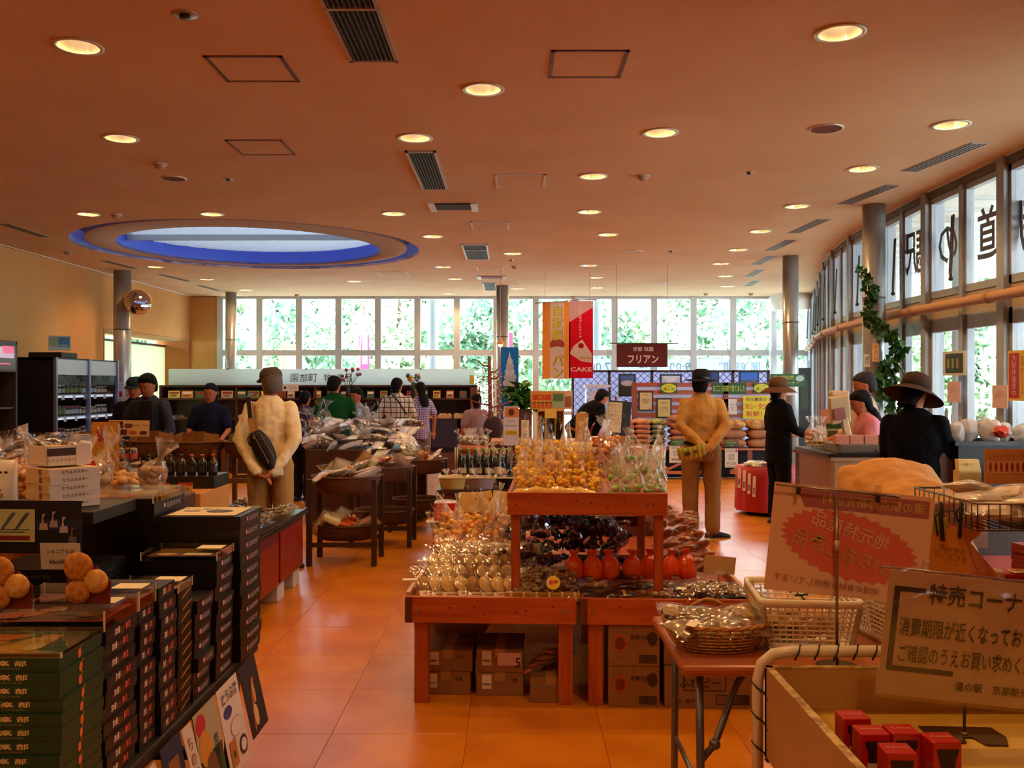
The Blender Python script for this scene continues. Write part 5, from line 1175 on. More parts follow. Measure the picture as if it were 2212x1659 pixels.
# ---- wire basket with bags and the yellow paper tag
wr = mat('4a3c30', .35, metal=.7)
wk = thing('wire_basket', 'dark wire basket on a stand piled with white wrapped goods', 'basket', (2.15, 3.75, 0))
b = MB().mi(0, True); x0, x1, y0, y1, zb, zt = -.40, .40, -.27, .27, 1.0, 1.10
part('top_rim', MB().mi(0, True).tube([(x0, y0, zt), (x1, y0, zt), (x1, y1, zt), (x0, y1, zt)], .005, 6, close=True), mat('8a7a6a', .3, metal=.8), wk)
for i in range(20):
    x = x0 + (x1 - x0) * i / 19; b.tube([(x, y0, zt), (x, y0, zb)], .0028, 4); b.tube([(x, y1, zt), (x, y1, zb)], .0028, 4); b.tube([(x, y0, zb), (x, y1, zb)], .0028, 4)
for i in range(13): y = y0 + (y1 - y0) * i / 12; b.tube([(x0, y, zt), (x0, y, zb)], .0028, 4); b.tube([(x1, y, zt), (x1, y, zb)], .0028, 4)
b.tube([(x0, y0, zb), (x1, y0, zb), (x1, y1, zb), (x0, y1, zb)], .004, 5, close=True); part('wire_grid', b, wr, wk)
part('stand_post', MB().mi(0, True).tube([(.1, 0, zb), (.1, 0, .02)], .02, 10).lathe([(.22, 0), (.22, .02)], 20, (.1, 0, 0)).box(-.1, .35, -.15, .15, zb - .04, zb), mat('1a1412', .5), wk)
pw = [solid('slab', 'd9cbb8', 'cdbfa8', 101, .3), solid('slab', 'bcc08a', 'a8b070', 102, .3)]
for k in range(10): bag('pillow', pw[1 if k % 4 == 3 else 0], (1.88 + .13 * (k % 4), 3.56 + .12 * (k // 4), 1.04 + .03 * (k % 3)), (rr(.25), rr(.2), rr(1)), 1.2, 'white paper wrapped pack heaped in the wire basket' if k % 4 != 3 else 'pale green wrapped pack heaped in the wire basket', 'wrapped packs in the wire basket', name='wrapped_pack', fm=FILM_W)
t = thing('paper_tag', 'yellow paper tag tied with black ribbons to the wire basket', 'tag', (1.70, 3.62, 1.08))
part('tag_sheet', MB().poly([(-.09, 0, -.27), (.10, 0, -.29), (.07, 0, -.10), (.02, 0, -.085), (-.04, 0, -.12), (-.06, 0, -.09)], (0, .002, 0)), mat('c9882a', .7, c2='bc7a22', ns=8), t)
q = MB(); put_text(q, 'おみやげ\nに、どうぞ', (.02, -.002, -.19), (1, 0, -.3), (.3, 0, 1), h=.05); part('lettering', q, mat('7a4a18', .6), t)
part('ribbon', MB().mi(0, True).tube([(-.03, -.01, .01), (-.028, -.012, -.06), (-.02, -.01, -.14)], .008, 6).tube([(-.03, -.01, -.02), (-.05, -.01, -.05), (-.04, -.01, -.12)], .004, 5), mat('0e0a0a', .6), t)
part('ribbon', MB().mi(0, True).tube([(.05, -.01, .01), (.048, -.012, -.06), (.045, -.01, -.13)], .007, 6).tube([(.05, -.01, 0), (.03, -.01, -.03), (.04, -.01, -.07)], .004, 5), mat('0e0a0a', .6), t)
tag(part('green_card', MB().bx((1.655, 3.64, .96), (.11, .004, .13)), mat('a8a836', .6), None), 'plain yellow green card behind the yellow paper tag', 'card')
tag(part('pink_sheet', MB().poly([(1.78, 3.72, .98), (1.80, 3.72, .74), (2.0, 3.74, .74)], (0, .003, 0)), mat('c98a6a', .7), None), 'slanting pink paper sheet next to the yellow tag', 'paper')
t = thing('red_table', 'table under a red cloth beneath the wire basket', 'table', (2.35, 4.18, 0))
part('table_body', MB().box(-.42, .5, -.12, .3, .02, .70), mat('5a1a10', .7), t); part('red_cloth', MB().box(-.43, .51, -.13, .31, .5, .72), mat('9c1410', .6), t, bevel=.01)
for i in range(9): tag(mk('book', cached('bk', lambda: MB().mi(0).box(-.09, .09, -.06, .06, 0, .012).mi(1).box(-.088, .091, -.058, .058, .002, .010).mesh([mat('8a3a24', .5), mat('cdb794', .7)], 'book')), None, (2.36 + rr(.004), 4.15, .721 + i * .0125), (0, 0, .2 + rr(.05))), 'thin booklet in the pile on the red cloth', 'book', 'pile of booklets on the red cloth')
for i, (x, y) in enumerate(((2.10, 4.12), (2.2, 4.1))): sheet('price_card', 'small cream card with red print lying on the red cloth, %s' % ('by the booklets' if i else 'by the tag'), 'card', (x, y - .05, .722 + i * .002), (1, .2, 0), (-.2, 1, .1), .08, .05, 'd0b48a', [('r', .1, .6, .8, .2, 'a0301c')], [('特価', .4, .3, .3, '3a2018')])
sheet('product_card', 'orange edged card with rows of red sausages behind the wrapped goods', 'sign', (1.98 + .05, 3.98, 1.12), (1, .1, 0), (0, 0, 1), .26, .15, 'c98a52', [('r', .05, .3, .9, .35, 'd8a878'), *[('e', .08 + .095 * i, .34, .05, .28, '9c2418') for i in range(9)]], [('いろいろソーセージ', .5, .8, .14, '8a2c1c')])

# ================================================ RIGHT: desks and till
brown_d = wood('4a2a18', '3a1f10', .4, 'x')
t = thing('desk', 'dark brown packing desk loaded with bags beside the glass doors', 'desk', (3.0, 6.1, 0))
part('desk_top', MB().box(-.62, .55, -.5, .5, .84, .87), mat('5c3420', .3), t, bevel=.004); part('desk_body', MB().box(-.58, .5, -.45, .45, .0, .84), mat('3a1c10', .6), t); part('drawer_front', MB().box(-.5, -.1, -.46, -.45, .55, .8), wood('7a4a2a', '63381c'), t)
t = thing('paper_bag', 'pale yellow paper bag with folded top on the packing desk', 'bag', (2.90, 5.9, .87)); part('bag_body', MB().box(-.07, .07, -.04, .04, 0, .13), mat('c9a052', .7), t); part('folded_top', MB().poly([(-.07, -.042, .12), (.07, -.042, .12), (.065, -.02, .20), (-.065, -.02, .20)], (0, .05, 0)), mat('d2b06a', .7), t); part('seal', MB().box(-.02, .02, -.045, -.04, .165, .18), mat('c9a02a', .4), t)
t = thing('gift_bag', 'dark blue gift bag with orange leaf pattern on the packing desk', 'bag', (3.02, 5.75, .87)); b = MB(); b.box(-.075, .075, -.04, .04, 0, .13); part('bag_body', b, mat('1c2c4a', .5, c2='6a3a24', ns=22), t)
b = MB()
for i in range(10): b.poly([(-.075 + i * .015, -.04, .13), (-.06 + i * .015, -.04, .13), (-.0675 + i * .015, -.04, .14)], (0, .08, 0))
k_ = part('pinked_edge', b, mat('1c2c4a', .5), t); k_['kind'] = 'stuff'
t = thing('black_crate', 'black plastic crate full of white carrier bags on the packing desk', 'crate', (3.25, 6.35, .87))
b = MB(); w_, d_, h_ = .30, .2, .30
for q in ((-w_, w_, -d_, -d_ + .015), (-w_, w_, d_ - .015, d_), (-w_, -w_ + .015, -d_, d_), (w_ - .015, w_, -d_, d_)): b.box(*q, 0, h_)
part('crate_wall', b, mat('0c0b10', .5), t); part('crate_rim', MB().box(-w_ - .01, w_ + .01, -d_ - .012, -d_, h_ - .03, h_), mat('14131a', .4), t); part('crate_floor', MB().box(-w_, w_, -d_, d_, 0, .01), mat('0c0b10', .5), t)
def crumple(name, label, loc, r, c, sq=1., seed=1, grp=None, cat='bag', m_=None):
    def f():
        b = MB().mi(0, True).ball((0, 0, 1), (1, .9, 1), 22, 16); out = []
        for p in b.v:
            v = Vector(p); n = mnoise.noise_vector(v * 1.7 + Vector((seed * 3, 0, 0))) * .38 + mnoise.noise_vector(v * 5 + Vector((seed, 0, 0))) * .09; out.append(tuple(v + n))
        b.v = out; return b.mesh(m_ or mat(c, .4, bump=.4, bs=3), 'bag_body')
    me = cached(('cr', seed, c, m_.name if m_ else ''), f)
    t = thing(name, label, cat, loc, group=grp); mk('bag_body', me, t, (0, 0, 0), (0, 0, rr(3)), (r, r, r * sq)); return t
thin_w = translucent('e0dbd6', .4)
t = crumple('carrier_bag', 'puffed white carrier bag on the packing desk, biggest of the row', (2.86, 6.35, .87 + .23), .11, 'e0dbd6', .95, 2, None, 'bag', thin_w)
tag(part('brown_box', MB().box(2.72, 3.0, 6.2, 6.5, .87, 1.1), mat('5a3420', .7), None), 'brown box beneath the white carrier bag', 'box')
for i, (x, y, s) in enumerate(((3.02, 6.3, .06), (3.12, 6.35, .07), (3.25, 6.3, .07), (3.36, 6.35, .06), (3.47, 6.3, .055))):
    crumple('carrier_bag', 'white carrier bag poking out of the black crate', (x, y, 1.15), s, 'd8cec8', 1.15, 3 + i % 2, 'carrier bags in the black crate', 'bag', thin_w)
crumple('snack_bag', 'orange and green snack bag lying over the black crate', (3.28, 6.2, 1.19), .055, 'c2442a', .7, 5, None, 'bag')
crumple('plastic_wrap', 'flat crumpled white sheets on the packing desk front', (2.72, 5.72, .87), .10, 'cfd0d4', .22, 6, None, 'paper')
for i, (x, y, c, l_) in enumerate(((2.58, 5.72, '24386a', 'small blue box on the packing desk'), (2.78, 5.95, 'a88c9c', 'flat pink box on the packing desk'), (2.86, 5.70, '16223c', 'dark blue folded bag lying on the packing desk'), (3.38, 5.85, '100e12', 'black shoulder bag lying on the packing desk end'))):
    tag(part('box' if i < 2 else 'folded_bag', MB().box(-.07, .07, -.05, .05, 0, (.05, .04, .025, .15)[i]), mat(c, .5), None, bevel=.012, loc=(x, y, .87), rot=(0, 0, .2 * i)), l_, 'box' if i < 2 else 'bag')
# till counter
t = thing('till_counter', 'pale wooden till counter with dark top edge', 'counter', (2.53, 7.35, 0))
lw_ = wood('b08a60', '9a7448', .5, 'z')
part('side_panel', MB().box(0, .03, 0, .8, 0, .97), wood('8a6038', '7a5028'), t); part('front_panel', MB().box(.03, .75, 0, .03, 0, .94), lw_, t); part('counter_top', MB().box(-.03, .8, -.03, .85, .97, 1.0), mat('1a1414', .3), t, bevel=.004); part('top_trim', MB().box(0, .77, -.01, .0, .94, .97), mat('b89468', .5), t)
part('back_panel', MB().box(.72, .75, .03, .8, 0, .97), lw_, t)
t = thing('cash_drawer', 'grey cash drawer under the pink boxes', 'till', (2.60, 7.36, 1.0)); part('drawer_body', MB().box(0, .44, 0, .36, 0, .07), mat('6a5a4c', .4), t, bevel=.005); part('drawer_lip', MB().box(.01, .43, -.006, 0, .01, .06), mat('5c4e42', .4), t)
for i in range(4): sheet('tissue_box', 'small pink patterned box on the cash drawer, %s' % ('nearest the side panel' if i == 0 else ordn(i) + ' from the side panel'), 'box', (2.58 + i * .115, 7.37, 1.071), (1, 0, 0), (0, 0, 1), .105, .07, 'b8745a', [('e', .1 + .2 * k, .3 + .3 * (k % 2), .08, .12, '9a4a3a') for k in range(4)], group='pink boxes on the cash drawer', thick=.08)
t = thing('register', 'beige till screen on a tilted stand, seen from behind', 'cash register', (2.78, 7.72, 1.0))
pl = mat('b59a72', .4); part('screen_housing', MB().bx((-.05, 0, .34), (.17, .05, .24), Matrix.Rotation(R(-10), 3, 'Y') @ Matrix.Rotation(R(15), 3, 'X')).bx((-.05, .02, .47), (.15, .09, .05)), pl, t, bevel=.012)
part('stand_arm', MB().bx((.02, .02, .14), (.06, .05, .32), Matrix.Rotation(R(-12), 3, 'Y')), pl, t, bevel=.01); part('stand_foot', MB().box(-.1, .2, -.08, .12, .0, .03), pl, t, bevel=.01); part('keyboard_slab', MB().bx((.17, .0, .10), (.22, .16, .025), Matrix.Rotation(R(10), 3, 'Y')), mat('9a8460', .5), t, bevel=.006)
part('screen_window', MB().bx((-.06, -.035, .30), (.09, .01, .1), Matrix.Rotation(R(-10), 3, 'Y')), mat('7a3424', .3), t)
tag(part('power_cable', MB().mi(0, True).tube([(2.86, 7.66, 1.08), (2.88, 7.4, 1.06), (2.90, 7.31, 1.0), (2.97, 7.30, .85), (3.02, 7.29, .7)], .007, 6), mat('141010', .5), None), 'black cable hanging down the counter front', 'cable')
# stall left of the till: glittering bags, leaning board
t = thing('side_stand', 'low dark stand with glittering bags beside the till', 'stand', (3.28, 9.6, 0)); part('stand_body', MB().box(-.25, .3, -.2, .3, 0, .82), mat('4a1c12', .6), t); part('stand_top', MB().box(-.27, .32, -.22, .32, .82, .85), mat('6a2a18', .5), t)
for k in range(6): bag('sack', chunks('sack', 'b86a2c', 'c8a888', 111), (3.10 + .09 * (k % 4), 9.45 + .12 * (k // 4), .85 + .10 * (k // 4)), (rr(.2), rr(.2), rr(3)), 1.25, 'glittering clear bag of brown snacks beside the till', 'glittering bags beside the till', fm=FILM_W)
for k in range(8): bag('pillow', chunks('pillow', 'a8843c', '6a4a24', 112), (2.60 + .07 * (k % 4) + .0, 7.9 + .1 * (k // 4), 1.01 + .02 * (k // 4)), (rr(.2), rr(.2), rr(2)), .7, 'small pack of golden snacks on the till counter end', 'small packs at the counter end', fm=FILM)
tag(part('leaning_board', MB().bx((3.42, 9.7, 1.08), (.30, .012, .46), Matrix.Rotation(R(-12), 3, 'Y')), mat('a8502a', .6), None), 'orange brown panel leaning behind the till', 'board')
sheet('picture_card', 'framed picture of green vegetable packs next to the till screen', 'picture', (3.02, 8.9, 1.0), (1, 0, 0), (0, 0, 1), .15, .20, 'b8c2b4', [('r', 0, .6, 1, .25, '1c5a3c'), ('r', .1, .1, .8, .4, '5a5a3c')])
# red cloth table with hanging price strips
t = thing('red_cloth_table', 'round table under a bright red cloth beside the dark dressed woman', 'table', (3.05, 11.1, 0))
def skirt(r, h, n=48, wv=.02):
    rs = []
    for k in range(6):
        q = k / 5; rs.append([((r + wv * q * math.sin(12 * 2 * PI * j / n)) * math.cos(2 * PI * j / n), (r + wv * q * math.sin(12 * 2 * PI * j / n)) * math.sin(2 * PI * j / n), h * (1 - q) + .05) for j in range(n)])
    return MB().mi(0, True).rings(rs[::-1] + [[(0.001 * math.cos(2 * PI * j / n), .001 * math.sin(2 * PI * j / n), h + .051) for j in range(n)]], cap=False)
part('red_cloth', skirt(.36, .52), mat('a80d10', .6), t); part('pedestal', MB().lathe([(.25, 0), (.05, .05), (.05, .5)], 16), mat('2a1410', .5), t)
for i in range(4): sheet('price_strip', 'white price strip hanging from the red cloth table edge', 'price card', (2.655 + .045 * i, 10.90 - .05 * i, .33 - .03 * i), (1, -.8, 0), (.06, .05, 1), .035, .24, 'd2c6c0', [('r', .2, .15, .6, .3, '6a4a4a')], group='price strips on the red table')
for k in range(6): bag('pillow', [chunks('pillow', 'c8b44a', '8a9a3a', 113), chunks('pillow', '7a2a1c', 'c0b0a8', 114)][k % 2], (2.85 + .12 * (k % 4), 10.95 + .14 * (k // 4), .58), (rr(.2), rr(.2), rr(2)), 1.1, 'snack pack lying on the red cloth table', 'packs on the red cloth table', fm=FILM_W)
# signs on column and glass
sheet('column_sign', 'orange vertical sign taped to the near steel column', 'sign', (3.37, 8.66, 1.76), (1, .1, 0), (0, 0, 1), .065, .17, 'd8922a', (), [(vert('お支払'), .5, .5, .8, '8a2a1c')])
sheet('column_sign', 'small cream note taped below the orange sign on the column', 'sign', (3.31, 8.7, 1.71), (1, -.1, 0), (0, 0, 1), .05, .12, 'd8c4a8', (), [(vert('案内'), .5, .5, .6, '5a3a2c')])
sheet('door_poster', 'tall red and yellow poster on the glass door', 'poster', (3.60, 6.72, 1.43), (.05, -1, 0), (0, 0, 1), .21, .36, 'd8b83a', [('r', .06, .05, .6, .9, 'a8161c')], [(vert('大好評発売中'), .36, .5, .84, 'd8c0b0'), (vert('お早めにどうぞ'), .83, .5, .8, '7a2018')])
sheet('door_poster', 'green picture poster in white border on the glass', 'poster', (3.62, 7.78, 1.62), (.05, -1, 0), (0, 0, 1), .36, .20, 'c9ccc4', [('r', .12, .1, .76, .8, '24342a'), ('r', .2, .3, .1, .4, '8a9a3a'), ('r', .4, .3, .1, .4, '8a9a3a'), ('r', .6, .3, .1, .4, '9a7a3a')])
for i, (y, z) in enumerate(((7.7, 1.40), (6.98, 1.37))): sheet('door_notice', 'pale pink notice on the glass door %s' % ('below the green poster' if i == 0 else 'beside the red poster'), 'notice', (3.62, y, z), (.05, -1, 0), (0, 0, 1), .20, .17, 'd0b4b4', (), [('OPEN\n自動ドア', .5, .6, .3, 'b08a94')])
# ivy climbing column 1
iv = thing('ivy_garland', 'dark green ivy garland wound down the near steel column', 'plant', (3.40, 8.66, 0))
path = []
for i in range(60):
    q = i / 59; z = 2.62 - 1.35 * q; u = 1858 + 60 * min(1, max(0, (q - .1) / .45)) + 14 * math.sin(q * 14) + 8 * q; Y = 8.64; path.append(Vector(((u - CX) / FPX * Y - 3.40, -.02 + .03 * math.cos(q * 20), z)))
part('vine_stem', MB().mi(0, True).tube(path, .006, 5), mat('2a3418', .7), iv)
def leaf():
    pts = [(0, 0), (.35, .22), (.3, .5), (.62, .55), (.35, .8), (.0, 1.1), (-.35, .8), (-.62, .55), (-.3, .5), (-.35, .22)]
    b = MB(); v = [(x, 0, 0) for x in ()]; P_ = [(x * .5, y * .8 - .4, .12 * math.sin(abs(x) * 3)) for x, y in pts]; b.add(P_ + [(0, 0, .0)], [(i, (i + 1) % 10, 10) for i in range(10)]); return b.mesh(mat('1f4a22', .5, c2='2f6a2a', ns=3), 'leaf')
lf = leaf()
for i in range(230):
    p = path[int(rnd.random() ** 1.0 * 59)]; q = (2.62 - p.z) / 1.35; s = .075 + .06 * rnd.random()
    mk('leaf', lf, iv, p + Vector((rr(.05 + .05 * q), rr(.04) - .02, rr(.04))), (R(90) + rr(.9), rr(1), rr(1.3)), s * (.8 + .6 * q))
# ================================================ MIDDLE LEFT
redc = mat('6a140e', .4, c2='5a100c', ns=6)
t = thing('red_chest', 'dark red lacquered chest on pale blocks with bagged seaweed on top', 'chest', (-2.15, 6.55, 0))
part('chest_body', MB().box(-.5, .5, -.75, .75, .14, .53), redc, t, bevel=.004); part('top_tray', MB().box(-.54, .535, -.79, .79, .53, .56), mat('120d10', .3), t, bevel=.004)
part('tray_lip', MB().box(.52, .535, -.79, .79, .56, .575).box(-.54, .535, -.79, -.775, .56, .575), mat('1a1418', .25), t)
part('side_board', MB().box(.5, .512, -.7, -.05, .14, .45).box(.5, .512, .0, .7, .14, .50), mat('7a1812', .35), t)
for y in (-.55, .1, .58): part('foam_block', MB().box(.2, .49, y - .1, y + .1, 0, .14), mat('b4bac4', .7), t, bevel=.006)
SW = [solid('slab', '34301e', '6a5a34', 121, .25), chunks('pillow', '4a4226', '7a6430', 122)]
for k in range(22):
    bag('pillow', SW[k % 2], (-2.32 + .20 * (k % 4) + rr(.02), 5.95 + .26 * (k // 4), .575 + .02 * (k % 2)), (rr(.15), rr(.15), rr(1.5)), 1.15, 'dark seaweed pack lying on red chest', 'seaweed packs on the red chest', name='seaweed_pack', fm=FILM, lab=(label_mesh('sw', .08, .05, 'd8c49a', '2a2420'), (-.03, 0, .046), (R(-90), 0, rr(.5))) if k % 3 == 0 else None)
# yellow goods table with riser
t = thing('yellow_table', 'yellow cloth covered table with a riser of jars behind the snack boxes', 'table', (-2.85, 5.5, 0))
yc = mat('b8782a', .6, c2='ac6c22', ns=3)
part('table_cloth', MB().box(-.9, .62, -.9, .0, .0, .70), yc, t, bevel=.01); part('riser', MB().box(-.9, 1.0, .0, .55, .0, .90), mat('b87c34', .6), t, bevel=.006); part('black_step', MB().box(-.9, 1.0, .25, .55, .90, .975), mat('100c0c', .4), t)
def card_at(x, y, z, c2='b83a20', w_=.085, lb='', grp='orange topped price cards on the riser'): sheet('price_card', lb, 'price card', (x, y, z), (1, 0, 0), (0, .05, 1), w_, .06, 'd9a850', [('r', 0, .72, 1, .28, c2)], [('¥380', .5, .35, .3, '6a4a2a')], group=grp)
for i, x in enumerate((-2.95, -2.78, -2.62, -2.42, -2.12, -1.98)): card_at(x, 5.49, .905, lb='yellow price card with red edge below riser jars')
for i, x in enumerate((-2.72, -2.50, -2.35, -2.16)): card_at(x, 5.485, .82 - .01 * (i % 2), 'a83020', .09, 'price card with red edge stuck on the yellow riser face', 'price cards on the riser face')
def jar_mesh(c, lid, r=.035, h=.085, lab='c9b48a', glass_=True):
    def f():
        a = MB().mi(0, True).lathe([(r * .9, 0), (r, .006), (r, h * .78), (r * .8, h * .85), (r * .8, h * .88)], 16).mesh(mat(c, .12, coat=.6), 'jar_body')
        b = MB().mi(0, True).lathe([(r * .88, h * .86), (r * .9, h * .88), (r * .9, h * .99), (r * .86, h)], 16).mesh(mat(lid, .35), 'lid')
        l_ = MB().mi(0, True).lathe([(r * 1.01, h * .2), (r * 1.01, h * .62)], 16, cap=False).mesh(mat(lab, .6), 'label'); return a, b, l_
    return cached(('jar', c, lid, r, h, lab), f)
def jar(loc, kind, label, group, name='jar', cat='jar', s=1.):
    a, b, l_ = jar_mesh(*kind); return inst(name, [('jar_body', a), ('lid', b), ('label', l_)], label, cat, loc, (0, 0, rr(3)), s, group)
JK = [('3a1c10', '8a6a2c', .038, .085, '9a2c1c'), ('1c1410', 'b8a070', .036, .08, 'c9c0a8'), ('5a3a1c', '7a1c14', .034, .075, 'd0b890')]
for i in range(9):
    for j in range(2): jar((-2.95 + .083 * i + (.04 * j), 5.82 + .09 * j, .975), JK[(i + j) % 2], 'dark jam jar in the rows on the riser', 'jam jars on the riser')
for i in range(3): jar((-2.58 + .085 * i, 5.86, .975 + .085), JK[0], 'jam jar stacked on the other jars of the riser', 'stacked jam jars on the riser')
for i in range(6): jar((-2.98 + .1 * i, 5.62, .90), JK[1], 'small pale labelled jar in the lower riser row', 'lower riser jars')
def bottle_mesh(c, cap, r=.028, h=.22, lab='c8c0b0'):
    def f():
        a = MB().mi(0, True).lathe([(r * .95, 0), (r, .008), (r, h * .58), (r * .75, h * .70), (r * .38, h * .80), (r * .36, h * .93)], 14).mesh(mat(c, .1, coat=.8), 'bottle_body')
        b = MB().mi(0, True).lathe([(r * .45, h * .90), (r * .47, h * .99), (r * .3, h)], 12).mesh(mat(cap, .35), 'cap')
        l_ = MB().mi(0, True).lathe([(r * 1.015, h * .15), (r * 1.015, h * .45)], 14, cap=False).mesh(mat(lab, .6), 'label'); return a, b, l_
    return cached(('bot', c, cap, r, h, lab), f)
def bottle(loc, kind, label, group, s=1., name='bottle'):
    a, b, l_ = bottle_mesh(*kind); return inst(name, [('bottle_body', a), ('cap', b), ('label', l_)], label, 'bottle', loc, (0, 0, rr(3)), s, group)
bottle((-3.0, 5.68, .90), ('2a3018', '1c1c10', .028, .2, 'b8b08a'), 'tall green bottle among the jars on the riser', None)
for i in range(7): bottle((-2.30 + .068 * i, 5.86, .975), ('140c0a', 'b02a18' if i > 3 else '181210', .028, .13, 'c8c0b0' if i < 2 else '2a2420'), 'small dark sauce bottle on the riser, %s cap' % ('red' if i > 3 else 'black'), 'sauce bottles on the riser')
GD = [chunks('pillow', 'c8841c', '4a5a24', 131), chunks('pillow', 'b8742a', '7a3a1c', 132), chunks('pillow', '5a6a3a', 'c09a3a', 133)]
for k in range(20): bag('pillow' if k % 3 else 'sack', GD[k % 3], (-3.1 + .19 * (k % 7) + rr(.03), 4.85 + .2 * (k // 7), .71 + .02 * (k % 2)), (rr(.3), rr(.3), rr(2)), 1.1, 'bag of golden dried goods on yellow table', 'bags on the yellow table', fm=FILM, lab=(label_mesh('yg', .05, .04, 'd8a83a', 'b8341c'), (0, -.05, .04), (R(-60), 0, 0)) if k % 3 == 0 else None)
# wooden steps with tagged trays, left of it
t = thing('wooden_tray_stand', 'orange wooden trough with price tags along its side', 'stand', (-1.93, 3.9, 0)); wl_ = wood('a8602a', '964f1e', .5, 'y')
part('trough_side', MB().bx((.14, .15, 1.00), (.015, .62, .11)), wl_, t); part('trough_end', MB().bx((-.05, -.15, 1.0), (.38, .015, .10)), wl_, t); part('lower_box', MB().box(-.3, .13, -.1, .5, .0, .95), wood('b06a28', '9c581c', .5, 'y'), t)
for i in range(5): sheet('price_card', 'white price tag on the wooden trough, %s from the rusk boxes' % ordn(i), 'price card', (-1.775, 3.86 + .11 * i, .90 + (.06 if i == 4 else 0)), (0, 1, 0), (0, 0, 1), .055, .07, 'd8c4b4', (), [('¥324', .5, .5, .25, '5a4a50')], group='price tags on the wooden trough')
sheet('hanging_card', 'pale blue and green picture card on the trough corner', 'card', (-1.80, 3.60, 1.04), (.9, .3, 0), (.1, 0, 1), .11, .14, 'a8c0c4', [('e', .4, .2, .5, .4, '5a7a3a'), ('r', .1, .7, .6, .15, 'd8e0e0')])
SN = [chunks('sack', 'b8743a', 'd0a46a', 141), chunks('sack', '8a5a34', 'b08050', 142), chunks('pillow', 'a86a3a', '7a4a2a', 143)]
for k in range(16):
    x = -2.42 + .115 * (k % 7); y = 4.15 + .2 * (k // 7)
    bag('sack' if k % 3 else 'tall', SN[k % 2], (x, y, 1.02 + .02 * (k % 3)), (rr(.35), rr(.35), rr(3)), 1.25, 'clear bag of brown snacks behind rusk boxes', 'brown snack bags behind the rusk boxes', fm=FILM_W if k % 2 else FILM, lab=(label_mesh('rs', .05, .07, 'e0d0c0', 'b8281c'), (0, -.065, .07), (0, 0, rr(.3))) if k in (4, 5) else None)
tag(part('snack_table', MB().box(-2.75, -1.62, 4.05, 4.75, 0, 1.0), mat('4a2412', .6), None, bevel=.01), 'brown table holding the gathered snack bags', 'table')
for k in range(5): bag('tall', SN[0], (-1.98 + .05 * k, 4.1 + .06 * (k % 2), 1.0), (rr(.2), rr(.2), rr(3)), .9, 'small clear bag in the wooden trough', 'small bags in the trough', fm=FILM)
sheet('snack_packet', 'large yellow packet with red heart shaped crackers', 'packet', (-2.10, 4.62, 1.03), (.9, .2, 0), (.25, .1, 1), .13, .33, 'c8882a', [('e', .1, .1, .3, .25, 'a8281c'), ('e', .4, .15, .35, .28, 'b83a20'), ('e', .2, .4, .3, .2, 'd8b040'), ('e', .5, .5, .3, .2, 'd8b040'), ('e', .15, .7, .35, .2, 'b02c1c'), ('e', .55, .75, .3, .18, 'd8a83a')])
mc = sheet('menu_card', 'food picture menu card on a thin stem over the round baskets', 'card', W(234, 942, 4.7), (1, .15, -.02), (.12, .1, 1), .197, .082, 'cdae7c', [('r', .03, .5, .32, .42, '3a1a12'), ('r', .03, .08, .2, .34, '2e2018'), ('r', .26, .08, .2, .34, '4a2a1a'), ('e', .38, .5, .2, .3, '6a2c1a'), ('e', .5, .1, .2, .25, 'a8521e'), ('e', .76, .1, .2, .25, '5a2418')], [('丹波の味くらべ', .72, .7, .16, '4a2a1c')])
part('stem', MB().tube([(.1, .02, .03), (.1, .02, 1.0 - mc.location.z)], .003, 5), mat('3a2a1c', .5), mc)
# round baskets on wooden frames behind the yellow table
fr_w = wood('8a5424', '74421a', .5, 'z')
for i, (x, y) in enumerate(((-3.10, 8.0), (-2.78 + .1, 7.9), (-2.22, 7.9), (-3.62, 8.05))):
    st = thing('basket_stand', 'wooden frame stand under the round basket, %s' % ['second from the cold cabinet', 'third from the cold cabinet', 'closest to the man with the cap', 'closest to the cold cabinet'][i], 'stand', (x, y, 0))
    for sx in (-.19, .19):
        for sy in (-.15, .15): part('leg', MB().box(sx - .018, sx + .018, sy - .018, sy + .018, 0, 1.0), fr_w, st)
    part('cross_rail', MB().box(-.2, .2, -.165, -.14, .72, .76).box(-.2, .2, .14, .165, .72, .76), fr_w, st)
    bk_ = small_basket('round_basket', 'round dark wicker basket lined with brown paper, %s' % ['second from the cold cabinet', 'third from the cold cabinet', 'closest to the man with the cap', 'closest to the cold cabinet'][i], (x, y, .92), .23, .18, .14)
    b = MB(); 
    for k in range(5):
        a = k * 1.3; b.poly([(.16 * math.cos(a), .12 * math.sin(a), .08), (.20 * math.cos(a + .8), .15 * math.sin(a + .8), .10), (.19 * math.cos(a + .9), .14 * math.sin(a + .9), .20 + .02 * (k % 2)), (.15 * math.cos(a + .1), .11 * math.sin(a + .1), .22)], (.002, .002, 0))
    part('paper_lining', b, mat('9a6a3a', .8, c2='8a5a2c', ns=9), bk_)
# two tier basket stands behind the cap man
dk_w = mat('2e1810', .5, c2='381e12', ns=8)
def tier(x, y, lb, lower=True, a=.30, b_=.22):
    t = thing('tiered_stand', 'dark wooden two tier basket stand, %s' % lb, 'stand', (x, y, 0))
    for sx in (-a * .92, a * .92):
        for sy in (-b_, b_): part('leg', MB().box(sx - .022, sx + .022, sy - .022, sy + .022, 0, .74), dk_w, t)
    part('shelf_rail', MB().box(-a, a, -b_ - .01, -b_ + .01, .16, .20).box(-a, a, b_ - .01, b_ + .01, .16, .20), dk_w, t)
    small_basket('oval_basket', 'upper oval basket of packets, %s' % lb, (x, y, .60), a, b_ + .03, .15, '5a3018')
    if lower: small_basket('oval_basket', 'lower oval basket of packets, %s' % lb, (x, y, .20), a, b_, .13, '4a2814')
tier(-1.45, 8.1, 'next to the cap man')
tier(-1.25, 9.0, 'second from the cap man'); tier(-1.0, 9.9, 'nearest the marble chest')
